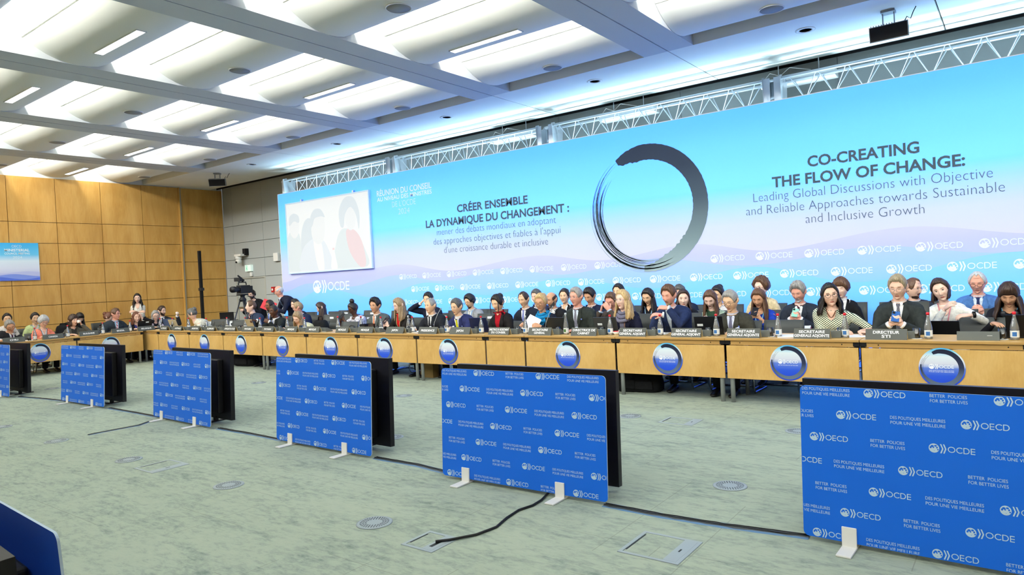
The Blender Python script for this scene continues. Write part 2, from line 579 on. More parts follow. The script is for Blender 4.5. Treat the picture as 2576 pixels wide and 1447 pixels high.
# black panels hanging under the ceiling
def hung_panel(loc, rz, tilt, lab):
    th = thing('hanging_speaker', lab, 'speaker', loc, rz)
    M = Matrix.Rotation(tilt, 4, 'X')
    b = MB(); b.box((0, 0, 0), (0.44, 0.06, 0.19), 0, M); b.box((0, -0.031, 0), (0.42, 0.004, 0.17), 1, M); b.obj('panel', [mat('alu_grey', (150, 155, 160), 0.4, 0.5), mat('black_front', (18, 18, 20), 0.6)], th, 0.004)
    b = MB()
    for i in range(9): b.box((-0.2 + 0.03 * i, 0.01, 0.1), (0.006, 0.05, 0.02), 0, M)
    b.obj('cooling_fins', MATS['alu_grey'], th)
    zt = ZC - loc[2]
    b = MB(); b.box2((-0.07, 0.0, 0.09), (-0.06, 0.05, zt - 0.02)); b.box2((0.06, 0.0, 0.09), (0.07, 0.05, zt - 0.02)); b.box2((-0.08, -0.05, zt - 0.03), (0.08, 0.09, zt - 0.001)); b.obj('bracket', MATS['alu_grey'], th)
    b = MB(); b.tube([(0.17, 0.04, 0.1), (0.2, 0.06, 0.16), (0.24, 0.05, 0.12), (0.27, 0.06, 0.2), (0.3, 0.08, zt - 0.005)], 0.006, 6); b.obj('cable', MATS['black_gap'], th)
hung_panel((-1.30, 10.0, 4.44), 0.0, rad(12), 'black ceiling-hung infrared panel above the right side of the backdrop')
hung_panel((-17.07, 10.0, 4.46), rad(40), rad(14), 'black ceiling-hung infrared panel near the corner of the wood wall')

# things on the left and back walls
th = thing('pan_camera', 'small white dome camera on a black bracket on the grey wall', 'camera', (-18.85, YW, 2.62))
b = MB(); b.box2((0.06, -0.12, 0.0), (0.2, 0.0, 0.2)); b.obj('wall_bracket', MATS['black_gap'], th)
b = MB(); b.box2((-0.2, -0.24, -0.02), (0.14, -0.06, 0.04)); b.obj('arm', WHITEM, th)
b = MB(); b.lathe([(0.09, 0.0), (0.1, -0.06), (0.075, -0.1)], 18); b.ell((0, 0, -0.14), (0.085, 0.085, 0.085)); b.cyl((0.0, -0.06, -0.17), (0.0, -0.095, -0.18), 0.03, 12, 1)
o = b.obj('dome', [WHITEM, MATS['black_gap']], th); o.location = (-0.1, -0.16, -0.02)
th = tag(MB().box2((-17.30, YW - 0.09, 2.36), (-17.08, YW, 2.60)).obj('junction_box', WHITEM, None, 0.012), 'white square box on the grey wall beside the backdrop edge', 'box')
th = thing('exit_sign', 'white and green running-figure exit sign above the grey door', 'sign', (-18.62, YW - 0.05, 2.13))
b = MB(); b.box2((-0.15, -0.03, 0), (0.15, 0.05, 0.19)); b.obj('housing', mat('sign_white', (222, 240, 232), 0.4, emit=0.35), th)
GREENS = mat('exit_green', (60, 190, 150), 0.5, emit=0.3)
b = MB(); fr = ((-0.1, -0.032, 0.02), (1, 0, 0), (0, 0, 1), 0.0)
for q in (quad(0, 0, 0.012, 0.15), quad(0.07, 0, 0.082, 0.15), quad(0, 0.138, 0.082, 0.15), quad(0.03, 0.05, 0.055, 0.1), quad(0.035, 0.105, 0.05, 0.122), quad(0.025, 0.01, 0.035, 0.05), quad(0.05, 0.01, 0.06, 0.05)): b.flat(*q, fr)
b.obj('pictogram', GREENS, th)
tag(MB().box2((-18.58, YW - 0.06, 1.98), (-18.48, YW, 2.10)).obj('wall_sensor', WHITEM, None, 0.015), 'small white sensor on the grey wall under the exit sign', 'sensor')
th = thing('fire_alarm', 'small red fire alarm box on the grey wall beside the door', 'alarm', (-17.45, YW - 0.04, 1.47))
b = MB(); b.box2((-0.06, -0.03, 0), (0.06, 0.04, 0.16)); b.obj('case', mat('alarm_red', (190, 30, 30), 0.4), th)
b = MB(); b.box2((-0.035, -0.034, 0.05), (0.035, -0.029, 0.11)); b.obj('button', WHITEM, th)

# printed sign hanging on the wood wall
def grad_mat(name, stops, z0, z1, rough=0.55):
    m, t = nmat(name, rough, 0.25)
    z = t.xyz(t.coord('Object'))[2]
    f = t.math('DIVIDE', t.math('SUBTRACT', z, z0), z1 - z0)
    t.base(t.ramp(f, stops)); return m
WHITEP = mat('print_white', (240, 246, 250), 0.6)
b = MB()
sy0, sy1, sz0, sz1 = 5.13, 6.735, 2.09, 3.02
b.box2((XL + 0.004, sy0, sz0), (XL + 0.03, sy1, sz1), 0)
fr = ((XL + 0.031, sy0, sz0), (0, 1, 0), (0, 0, 1), 0.0)
xs = np.linspace(0, sy1 - sy0, 41)
for lift, hb, amp, ph, mi in ((0.0006, 0.20, 0.022, 0.6, 1), (0.0012, 0.13, 0.03, 2.2, 2), (0.0018, 0.06, 0.035, 4.0, 3)):
    top = hb + amp * np.sin(xs * 5.5 + ph)
    P = np.concatenate([np.stack([xs, 0 * xs], 1), np.stack([xs, top], 1)]); n = len(xs)
    b.flat(P, [(j, j + 1, n + j + 1, n + j) for j in range(n - 1)], (fr[0], fr[1], fr[2], lift), mi)
fr = (fr[0], fr[1], fr[2], 0.001)
put_text(b, 'OECD', fr, 1.035, 1.24, 0.815, 0.062, 4, -0.012)
put_text(b, 'MINISTERIAL', fr, 0.88, 1.41, 0.72, 0.062, 4, 0.02)
put_text(b, 'COUNCIL MEETING', fr, 0.88, 1.41, 0.645, 0.044, 4, 0.015)
put_text(b, '2024', fr, 1.05, 1.24, 0.545, 0.058, 4, -0.012)
tag(b.obj('meeting_sign', [grad_mat('sign_grad', [(0.0, (176, 178, 226)), (0.32, (220, 226, 244)), (0.52, (222, 236, 248)), (0.68, (110, 200, 240)), (1.0, (58, 172, 232))], sz0, sz1), mat('lav_wave', (190, 196, 236), 0.6), mat('blue_wave_a', (128, 150, 228), 0.6), mat('blue_wave_b', (84, 112, 214), 0.6), WHITEP]), 'blue to white printed sign hanging on the wood wall', 'sign')

# tall black pole in front of the wood wall
th = thing('pole_stand', 'tall black stand pole before the wood wall', 'stand', (-18.55, 10.2, 0))
b = MB(); b.box2((-0.035, -0.035, 0.02), (0.035, 0.035, 2.74)); b.obj('pole', BLACK, th)
b = MB()
for q in ((0.35, 0), (-0.2, 0.3), (-0.2, -0.3)): b.tube([(0, 0, 0.45), (q[0], q[1], 0.02)], 0.014, 8)
b.obj('tripod_base', BLACK, th)
b = MB(); b.box2((-0.06, -0.05, 1.62), (0.07, 0.05, 1.70)); b.obj('clamp', mat('dark_steel', (60, 60, 64), 0.4, 0.7), th)

# ------------------------------------------------------------------ backdrop
BX0, BX1, BTOP = -15.595, 5.4, 4.02


def cos_interp(ctrl, xs):
    cx = np.array([c[0] for c in ctrl]); cz = np.array([c[1] for c in ctrl])
    out = np.empty_like(xs)
    for i, x in enumerate(xs):
        j = int(np.clip(np.searchsorted(cx, x) - 1, 0, len(cx) - 2))
        t = np.clip((x - cx[j]) / (cx[j + 1] - cx[j]), 0, 1); t = (1 - math.cos(math.pi * t)) / 2
        out[i] = cz[j] * (1 - t) + cz[j + 1] * t
    return out


W1 = [(-15.6, 1.72), (-14.2, 1.92), (-12.9, 1.86), (-11.3, 1.97), (-9.6, 1.76), (-7.5, 1.945), (-6.0, 1.78), (-4.4, 1.95), (-3.1, 1.77), (-1.3, 1.975), (0.3, 1.77), (2, 1.95), (3.6, 1.77), (5.5, 1.95)]
W2 = [(-15.6, 1.47), (-14.5, 1.66), (-12.9, 1.53), (-11.3, 1.735), (-9.95, 1.555), (-8.3, 1.748), (-6.9, 1.56), (-5.1, 1.75), (-3.4, 1.555), (-1.7, 1.735), (-0.2, 1.56), (1.6, 1.74), (3.2, 1.56), (5.5, 1.74)]
W3 = [(-15.6, 1.1), (-13.9, 1.5), (-12.0, 1.245), (-10.4, 1.535), (-8.7, 1.222), (-6.9, 1.5), (-5.1, 1.25), (-3.4, 1.53), (-1.9, 1.24), (-0.1, 1.56), (1.6, 1.24), (3.4, 1.53), (5.5, 1.24)]
xs = np.linspace(BX0, BX1, 220); n = len(xs)
lv = [np.full(n, BTOP), cos_interp(W1, xs), cos_interp(W2, xs), cos_interp(W3, xs), np.full(n, 0.02)]
b = MB()
for k in range(4):
    P = np.concatenate([np.stack([xs, np.full(n, YB), lv[k + 1]], 1), np.stack([xs, np.full(n, YB), lv[k]], 1)])
    b.add(P, [(j, j + 1, n + j + 1, n + j) for j in range(n - 1)], k)
b.box2((BX0, YB + 0.002, 0.02), (BX1, YB + 0.05, BTOP), 4)
b.box2((BX0 - 0.012, YB - 0.004, 0.02), (BX0, YB + 0.05, BTOP + 0.012), 4); b.box2((BX0, YB - 0.004, BTOP), (BX1, YB + 0.05, BTOP + 0.012), 4)
FB = ((0, YB, 0), (1, 0, 0), (0, 0, 1), 0.003)
DK, WH, TH, LG = 5, 6, 7, 8
for s, x0, x1, z, cap, bo, m_ in (
        ('CRÉER ENSEMBLE', -9.42, -7.61, 2.965, 0.148, 0.028, DK), ('LA DYNAMIQUE DU CHANGEMENT :', -10.33, -6.69, 2.715, 0.15, 0.028, DK),
        ('mener des débats mondiaux en adoptant', -10.02, -6.99, 2.53, 0.135, -0.018, TH), ("des approches objectives et fiables à l'appui", -10.13, -6.90, 2.335, 0.135, -0.018, TH), ("d'une croissance durable et inclusive", -9.84, -7.19, 2.14, 0.135, -0.018, TH),
        ('CO-CREATING', -2.53, -1.10, 2.97, 0.148, 0.028, DK), ('THE FLOW OF CHANGE:', -3.05, -0.59, 2.725, 0.15, 0.028, DK),
        ('Leading Global Discussions with Objective', -3.34, -0.30, 2.53, 0.135, -0.018, TH), ('and Reliable Approaches towards Sustainable', -3.46, -0.18, 2.335, 0.135, -0.018, TH), ('and Inclusive Growth', -2.59, -1.07, 2.14, 0.135, -0.018, TH),
        ('RÉUNION DU CONSEIL', -11.82, -10.11, 3.555, 0.125, 0.015, WH), ('AU NIVEAU DES MINISTRES', -11.82, -10.11, 3.435, 0.088, 0.012, WH), ("DE L'OCDE", -11.34, -10.60, 3.26, 0.125, -0.02, WH), ('2024', -11.15, -10.80, 3.085, 0.125, -0.02, WH)):
    put_text(b, s, FB, x0, x1, z, cap, m_, bo)
for r, (z, x0, first) in enumerate(((1.69, -11.23, 0), (1.405, -10.875, 1), (1.12, -11.23, 0))):
    for i in range(24):
        xa = x0 + 0.7168 * i
        if xa > 5.0: break
        if r == 0 and -6.2 < xa < -4.3: continue
        put_logo(b, 'OECD' if (i + first) % 2 == 0 else 'OCDE', FB, xa, xa + 0.545, z, LG if r else 9)
put_logo(b, 'OCDE', FB, -14.325, -12.944, 1.564, WH)
# brush ring
rnd = random.Random(4)
cx, cz, RX, RZ = -5.145, 2.62, 1.085, 1.085
def ring_pts(a, r): return (cx + r * math.cos(rad(a)), cz + r * math.sin(rad(a)))
A = np.linspace(122, -95, 120); N = len(A)
outer = []; inner = []
for i, a in enumerate(A):
    t = i / (N - 1)
    wv = np.interp(t, [0, 0.02, 0.1, 0.5, 0.75, 0.88, 1], [0.10, 0.17, 0.27, 0.255, 0.26, 0.22, 0.1])
    ro = np.interp(t, [0, 0.03, 0.12, 1], [1.04, 1.06, 1.09, 1.085])
    j1 = 0.004 * math.sin(i * 1.9) + rnd.uniform(-0.004, 0.004)
    outer.append(ring_pts(a, ro + j1 * (1 if t < 0.1 else 0.4))); inner.append(ring_pts(a, ro - wv + 2 * j1 * (1 if t > 0.7 or t < 0.1 else 0.3)))
b.flat(np.array(outer + inner), [(j, N + j, N + j + 1, j + 1) for j in range(N - 1)], FB, 10)
for s in range(46):
    r = 1.09 - rnd.random() ** 1.0 * 0.24
    if s < 30:
        a0 = -60 - rnd.uniform(0, 40); a1 = a0 - rnd.uniform(60, 135)
    else:
        a0 = -120 - rnd.uniform(0, 60); a1 = max(-238, a0 - rnd.uniform(40, 90))
    w = rnd.uniform(0.004, 0.016) * (1.6 if s < 14 else 1)
    k = 26; aa = np.linspace(a0, a1, k)
    ww = w * np.sin(np.linspace(0.15, math.pi - 0.1, k)) * np.array([rnd.uniform(0.6, 1.2) for _ in range(k)])
    dr = np.linspace(0, rnd.uniform(-0.02, 0.02), k)
    O = [ring_pts(a, r + d + q / 2) for a, q, d in zip(aa, ww, dr)]; I = [ring_pts(a, r + d - q / 2) for a, q, d in zip(aa, ww, dr)]
    b.flat(np.array(O + I), [(j, k + j, k + j + 1, j + 1) for j in range(k - 1)], FB, 10)
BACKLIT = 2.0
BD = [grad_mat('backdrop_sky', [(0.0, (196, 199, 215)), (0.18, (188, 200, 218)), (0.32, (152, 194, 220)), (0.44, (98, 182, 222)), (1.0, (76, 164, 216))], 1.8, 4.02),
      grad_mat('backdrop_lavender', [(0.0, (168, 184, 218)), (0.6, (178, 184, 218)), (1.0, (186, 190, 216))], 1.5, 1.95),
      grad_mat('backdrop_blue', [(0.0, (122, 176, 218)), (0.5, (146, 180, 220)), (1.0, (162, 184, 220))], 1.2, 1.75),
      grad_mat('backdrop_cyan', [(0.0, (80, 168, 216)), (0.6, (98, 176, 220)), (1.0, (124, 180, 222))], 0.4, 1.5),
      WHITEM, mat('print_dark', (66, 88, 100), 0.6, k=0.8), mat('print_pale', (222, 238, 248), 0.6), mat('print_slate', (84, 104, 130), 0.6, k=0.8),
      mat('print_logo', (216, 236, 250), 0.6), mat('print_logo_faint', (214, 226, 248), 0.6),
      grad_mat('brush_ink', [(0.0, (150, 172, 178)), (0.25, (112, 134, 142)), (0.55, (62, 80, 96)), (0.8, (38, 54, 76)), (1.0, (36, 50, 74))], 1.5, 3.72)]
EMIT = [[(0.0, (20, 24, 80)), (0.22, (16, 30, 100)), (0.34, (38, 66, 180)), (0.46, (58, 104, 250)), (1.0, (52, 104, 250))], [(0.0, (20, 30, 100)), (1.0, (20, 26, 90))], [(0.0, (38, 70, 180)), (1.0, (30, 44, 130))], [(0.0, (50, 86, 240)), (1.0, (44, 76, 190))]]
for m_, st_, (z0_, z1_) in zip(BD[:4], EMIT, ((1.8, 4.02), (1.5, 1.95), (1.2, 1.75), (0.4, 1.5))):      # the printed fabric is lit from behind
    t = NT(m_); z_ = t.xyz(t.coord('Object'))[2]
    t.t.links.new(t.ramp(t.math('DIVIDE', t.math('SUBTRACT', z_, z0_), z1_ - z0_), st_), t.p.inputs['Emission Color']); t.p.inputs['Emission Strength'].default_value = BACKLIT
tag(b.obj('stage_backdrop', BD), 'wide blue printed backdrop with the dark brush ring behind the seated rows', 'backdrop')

# projection screen in front of it
th = thing('projection_screen', 'white projection screen with a washed-out picture of three people on the backdrop', 'screen', (0, 0, 0))
SX0, SX1, SZ0, SZ1, SY = -15.185, -12.06, 1.957, 3.705, 10.74
b = MB(); b.box2((SX0, SY, SZ0), (SX1, SY + 0.035, SZ1), 0)
FS = ((SX0, SY, SZ0), (1, 0, 0), (0, 0, 1), 0.0)
def blob(pts, m_, lift):
    P = []; k = len(pts)                       # closed Catmull-Rom outline
    for i in range(k):
        p0, p1, p2, p3 = [np.array(pts[(i + d) % k], float) for d in (-1, 0, 1, 2)]
        for t in (0, 0.25, 0.5, 0.75):
            P.append(0.5 * ((2 * p1) + (p2 - p0) * t + (2 * p0 - 5 * p1 + 4 * p2 - p3) * t * t + (3 * p1 - p0 - 3 * p2 + p3) * t ** 3))
    P = np.clip(np.array(P), (0.01, 0.01), (SX1 - SX0 - 0.01, SZ1 - SZ0 - 0.01))
    b.poly(P, (FS[0], FS[1], FS[2], lift), m_)
def el(cx, cy, rx, ry): return [(cx + rx * math.cos(a), cy + ry * math.sin(a)) for a in np.linspace(0, 2 * math.pi, 11)[:-1]]
blob([(0.62, 0.02), (0.55, 0.8), (0.72, 1.25), (1.0, 1.3), (1.15, 0.9), (1.0, 0.02)], 2, 0.001)
blob([(0.02, 0.02), (0.02, 0.9), (0.25, 1.05), (0.5, 0.95), (0.55, 0.4), (0.5, 0.02)], 3, 0.0015)
blob(el(0.3, 1.15, 0.2, 0.28), 4, 0.002); blob([(0.1, 1.2), (0.12, 1.42), (0.3, 1.5), (0.5, 1.42), (0.5, 1.25), (0.3, 1.3)], 2, 0.0025)
blob([(0.5, 0.02), (0.6, 0.55), (0.95, 0.78), (1.25, 0.8), (1.55, 0.62), (1.7, 0.02)], 5, 0.003)
blob([(1.05, 0.75), (1.2, 0.02), (1.42, 0.02), (1.38, 0.6), (1.25, 0.78)], 6, 0.0035)
blob([(1.0, 1.1), (1.02, 0.82), (1.2, 0.66), (1.4, 0.7), (1.5, 0.9), (1.52, 1.2), (1.42, 1.42), (1.15, 1.42)], 4, 0.004)
blob([(0.98, 1.1), (0.98, 1.35), (1.15, 1.52), (1.4, 1.5), (1.54, 1.3), (1.4, 1.33), (1.15, 1.3), (1.06, 1.15)], 2, 0.0045)
blob([(1.85, 0.02), (1.9, 0.6), (2.15, 0.95), (2.6, 0.85), (2.95, 0.4), (2.98, 0.02)], 3, 0.003)
blob([(2.3, 0.9), (2.4, 0.4), (2.75, 0.02), (2.95, 0.1), (2.85, 0.6), (2.6, 0.9)], 7, 0.0035)
blob(el(2.48, 1.2, 0.19, 0.3), 4, 0.004); blob([(2.1, 1.05), (2.08, 1.4), (2.3, 1.68), (2.62, 1.66), (2.8, 1.3), (2.76, 0.9), (2.68, 1.25), (2.5, 1.45), (2.3, 1.3), (2.22, 1.0)], 2, 0.0045)
blob([(1.70, 0.02), (1.72, 0.28), (1.78, 0.48), (1.83, 0.48), (1.88, 0.28), (1.92, 0.02)], 6, 0.005); b.box2((SX0 + 1.77, SY - 0.0055, SZ0 + 0.48), (SX0 + 1.84, SY - 0.004, SZ0 + 0.53), 7)
def scr(name, c): return mat(name, c, 0.5, emit=0.64, k=0.25)
b.obj('picture', [scr('scr_white', (250, 254, 255)), WHITEM, scr('scr_hair', (228, 238, 244)), scr('scr_cloth', (233, 243, 246)), scr('scr_skin', (246, 250, 252)), scr('scr_suit', (237, 245, 252)), scr('scr_shirt', (254, 255, 255)), scr('scr_red', (246, 226, 230))], th)
b = MB()
for a, c in (((SX0 - 0.03, SZ0 - 0.03), (SX1 + 0.03, SZ0)), ((SX0 - 0.03, SZ1), (SX1 + 0.03, SZ1 + 0.03)), ((SX0 - 0.03, SZ0), (SX0, SZ1)), ((SX1, SZ0), (SX1 + 0.03, SZ1))):
    b.box2((a[0], SY - 0.008, a[1]), (c[0], SY + 0.045, c[1]))
b.obj('screen_frame', mat('frame_pale', (200, 222, 240), 0.4), th)
b = MB()
for x in (SX0 + 0.6, SX1 - 0.55): b.box2((x, SY, SZ1 + 0.03), (x + 0.05, SY + 0.06, SZ1 + 0.08))
b.obj('hook', MATS['steel'], th)

# truss on posts behind the backdrop
ALU = mat('aluminium', (206, 214, 222), 0.35, 0.45)
posts = [-15.57, -11.41, -7.17, -3.03, 1.13, 5.3]
PN = ['at the left end of the backdrop', 'between the screen title and the wood wall', 'left of the brush ring', 'right of the brush ring', 'at the right edge of the view', 'at the right end of the backdrop']
for i, x in enumerate(posts):
    th = thing('truss_post', 'round aluminium truss post rising behind the backdrop, ' + PN[i], 'truss', (x, 11.04, 0), 0, 'truss posts behind the backdrop')
    b = MB(); b.cyl((0, 0, 0.02), (0, 0, 4.36), 0.05, 14); b.obj('tube', ALU, th)
    b = MB(); b.lathe([(0.11, 4.36), (0.11, 4.385), (0.02, 4.385)], 18); b.lathe([(0.2, 0.0), (0.2, 0.02), (0.05, 0.02)], 18); b.obj('flange', ALU, th)
    b = MB()
    for a in range(4):
        q = a * math.pi / 2 + 0.5; b.cyl((0.062 * math.cos(q), 0.062 * math.sin(q), 4.1), (0.062 * math.cos(q), 0.062 * math.sin(q), 4.34), 0.013, 8)
    b.lathe([(0.07, 4.10), (0.07, 4.14), (0.05, 4.14)], 14); b.obj('sleeve', ALU, th)
def truss_mesh(L, par):
    ch = [(-0.0, 0.335, -0.14), (0.0, 0.335, 0.14), (0, 0.0, 0.0)]
    for _, z, y in ch:
        b = MB(); b.cyl((0.14, y, z), (L - 0.14, y, z), 0.024 if z > 0 else 0.022, 10); b.obj('chord', ALU, par)
    b = MB(); nb = 9; p = (L - 0.5) / nb
    for y in (-0.14, 0.14):
        pts = []
        for k in range(nb + 1):
            xk = 0.25 + p * k
            pts += [(xk - 0.025, y * 0.95, 0.315), (xk, y, 0.328), (xk + 0.025, y * 0.95, 0.315)]
            if k < nb: pts += [(xk + p / 2 - 0.03, y * 0.12, 0.03), (xk + p / 2, 0, 0.012), (xk + p / 2 + 0.03, y * 0.12, 0.03)]
        b.tube(pts, 0.0075, 6)
    b.obj('bracing', ALU, par)
    for x, s in ((0.14, -1), (L - 0.14, 1)):
        b = MB()
        P = [(-0.20, 0.37), (-0.09, 0.40), (0.02, 0.30), (0.11, 0.40), (0.2, 0.37), (0.16, 0.0), (-0.16, 0.0)]
        b.loft([[(x - 0.004, py, pz) for py, pz in P], [(x + 0.004, py, pz) for py, pz in P]], smooth=False)
        b.box2((x, -0.16, -0.02), (x + s * 0.1, -0.152, 0.36)); b.box2((x, 0.152, -0.02), (x + s * 0.1, 0.16, 0.36))
        b.obj('end_plate', ALU, par)
tr = None
SN = ['above the projection screen', 'above the French heading', 'above the brush ring', 'above the English heading', 'beyond the right edge of the view']
for i in range(5):
    lab = 'triangular aluminium truss span with zigzag bracing ' + SN[i]
    if tr is None:
        tr = thing('truss_span', lab, 'truss', (posts[i], 11.06, 4.045), 0, 'truss spans along the top of the backdrop'); truss_mesh(4.16, tr)
    else:
        dup(tr, (posts[i], 11.06, 4.045), 0, lab)
for i in range(3):
    th = thing('wash_lamp', 'white lamp housing behind the truss ' + ['left of the brush ring', 'above the brush ring', 'right of the brush ring'][i], 'lamp', ((-8.3, -5.7, -2.75)[i], 11.42, 4.36), 0, 'white lamp housings behind the truss')
    b = MB(); b.box2((-0.55, -0.13, 0), (0.55, 0.13, 0.12)); b.obj('housing', WHITEM, th, 0.01)
    b = MB(); b.cyl((-0.3, 0, 0.12), (-0.3, 0, 0.39), 0.008, 6); b.cyl((0.3, 0, 0.12), (0.3, 0, 0.39), 0.008, 6); b.obj('hanger', ALU, th)
    b = MB(); b.tube([(-0.5, -0.1, 0.13), (-0.4, -0.12, 0.22), (-0.25, -0.1, 0.15), (-0.1, -0.12, 0.25), (0.2, -0.08, 0.16)], 0.005, 6); b.obj('cable', WHITEM, th)

# ------------------------------------------------------------------ conference tables
TWOOD = wood_mat('table_veneer', (192, 152, 86), (202, 163, 97), (211, 174, 110), (1.5, 1.5, 0.9), 0.38)
TEDGE = mat('table_edge', (176, 138, 80), 0.4)
LEGM = mat('leg_grey', (176, 178, 180), 0.35, 0.6)
CHROME = mat('chrome', (205, 208, 212), 0.14, 0.95)
DISCM = grad_mat('emblem_print', [(0.0, (24, 60, 206)), (0.30, (40, 84, 208)), (0.49, (92, 122, 208)), (0.52, (150, 166, 214)), (0.60, (206, 210, 226)), (0.78, (214, 226, 234)), (0.92, (120, 196, 228)), (1.0, (56, 160, 220))], -0.193, 0.193)
DINK = grad_mat('emblem_ink', [(0.0, (96, 112, 130)), (0.3, (84, 96, 120)), (0.5, (44, 52, 80)), (1.0, (22, 28, 50))], -0.18, 0.18)


def emblem(par, loc, word, rz=0.0):
    b = MB(); R = 0.193
    a = np.linspace(0, 2 * math.pi, 49)[:-1]
    b.loft([np.stack([R * np.cos(a), np.full(48, y), R * np.sin(a)], 1) for y in (0.0, -0.004)], 0, False, True)
    f2 = ((0, -0.0045, 0), (1, 0, 0), (0, 0, 1), 0.0)
    A = np.linspace(118, -190, 60); O = []; I = []
    for i, q in enumerate(A):
        t = i / 59; w = np.interp(t, [0, 0.03, 0.1, 0.5, 0.8, 1], [0.028, 0.036, 0.043, 0.043, 0.034, 0.01])
        r = np.interp(t, [0, 0.05, 1], [0.172, 0.180, 0.181])
        O.append((r * math.cos(rad(q)), r * math.sin(rad(q)))); I.append(((r - w) * math.cos(rad(q)), (r - w) * math.sin(rad(q))))
    b.flat(np.array(O + I), [(j, 60 + j, 61 + j, j + 1) for j in range(59)], f2, 1)
    for r, a0, a1 in ((0.178, 150, 240), (0.170, 135, 215), (0.163, 145, 235), (0.155, 130, 200)):
        v, f = arc_strip(0, 0, r, r, a0, a1, 0.0018, 20); b.flat(v, f, f2, 1)
    put_logo(b, word, f2, -0.108, 0.098, 0.012, 2)
    if word == 'OCDE':
        put_text(b, 'DES POLITIQUES MEILLEURES', f2, -0.106, 0.098, -0.030, 0.0075, 2); put_text(b, 'POUR UNE VIE MEILLEURE', f2, -0.106, 0.098, -0.043, 0.0075, 2)
    else:
        put_text(b, 'BETTER POLICIES FOR BETTER LIVES', f2, -0.106, 0.098, -0.030, 0.007, 2)
    o = b.obj('round_emblem', [DISCM, DINK, WHITEP], par); o.location = loc; o['label'] = 'blue round emblem with a dark brush arc'
    return o


def table(loc, rot, L, label, word=None, ex=None, depth=0.66, first=False):
    """origin at the front-left bottom corner; x along the front edge, y towards the sitters"""
    th = thing('conference_table', label, 'table', loc, rot, 'pale wood conference tables')
    b = MB(); b.box2((0.002, -0.005, 0.716), (L - 0.002, depth, 0.74), 0); b.box2((0.002, -0.007, 0.716), (L - 0.002, -0.0049, 0.739), 1)
    b.obj('tabletop', [TWOOD, TEDGE], th, 0.004)
    b = MB(); b.box2((0.05, 0.012, 0.664), (L - 0.05, 0.03, 0.714), 0)
    for x in (0.12 * L, 0.88 * L): b.cyl((x, 0.013, 0.69), (x, 0.010, 0.69), 0.006, 8, 1)
    b.obj('apron', [TEDGE, BLACK], th)
    b = MB(); b.box2((0.012, 0.004, 0.282), (L - 0.012, 0.022, 0.658)); fp = b.obj('front_panel', TWOOD, th, 0.002)
    for x in (0.0, L - 0.06): MB().box2((x, 0.006, 0.672), (x + 0.06, 0.028, 0.714)).obj('coupling', BLACK, th)
    for x, y in ((0.045, 0.07), (L - 0.07, 0.07), (0.045, depth - 0.08), (L - 0.07, depth - 0.08)):
        b = MB(); b.cyl((x, y, 0.0), (x, y, 0.715), 0.026, 16); b.obj('leg', LEGM, th)
    if word:
        emblem(fp, (ex, 0.003, 0.482), word)
    return th


gx = [-16.0, -14.638, -13.275, -11.892, -10.51, -9.11, -7.71, -6.307, -5.602, -4.184, -2.777, -1.381, 0.02, 1.42]
dx = [-15.384, -14.005, -12.624, -11.241, -9.817, -8.445, -7.036, None, -4.905, -3.488, -2.089, -0.675, 0.72]
dw = ['OCDE', 'OECD', 'OCDE', 'OCDE', 'OECD', 'OCDE', 'OECD', None, 'OECD', 'OCDE', 'OECD', 'OCDE', 'OECD']
dw = ['OCDE', 'OECD', 'OCDE', 'OCDE', 'OECD', 'OCDE', 'OECD', None, 'OECD', 'OCDE', 'OECD', 'OCDE', 'OECD']
dw[0:7] = ['OCDE', 'OECD', 'OECD', 'OCDE', 'OCDE', 'OECD', 'OCDE']
TN = ['AUTRICHE and AUSTRALIE', 'ARGENTINE and ALLEMAGNE', 'AFRIQUE DU SUD', 'second PAYS-BAS', 'two middle MEXIQUE', 'first JAPON', 'PRESIDENCE', 'DIRECTRICE DU SECRETARIAT DU CONSEIL', 'DIRECTRICE DE CABINET', 'SECRETAIRE GENERAL ADJOINT', 'SECRETAIRE GENERALE ADJOINTE', 'DIRECTEUR STI', None]
TN = ['under the %s sign%s' % (t, 's' if t.endswith('ADJOINT') or t.endswith('ADJOINTE') or ' and ' in t or 'two' in t else '') if t else 'at the far right, beyond the DIRECTEUR STI table' for t in TN]
TN[7] = 'narrow, ' + TN[7]
for i in range(13):
    table((gx[i] + 0.002, 7.70, 0), 0, gx[i + 1] - gx[i] - 0.004, 'pale wood table with front panel, ' + TN[i], dw[i], (dx[i] - gx[i]) if dx[i] else None)
th = table((-16.80, 7.70, 0), 0, 0.795, 'small pale wood corner table without emblem joining the two rows')
ly = [7.60, 6.20, 4.79, 3.39]
LN = ['under the BRESIL and BELGIQUE signs', 'under the CHILI and CANADA signs', 'beyond the CHILI sign at the left edge']
for i in range(3):
    # rotated so that the front faces +x: local x runs along +y? front at X=-16.48
    table((-16.48, ly[i + 1] + 0.002, 0), rad(90), ly[i] - ly[i + 1] - 0.004, 'pale wood table of the side row, ' + LN[i], ['OECD', 'OCDE', 'OECD'][i], [6.88 - 6.20, 5.497 - 4.79, 0.7][i])

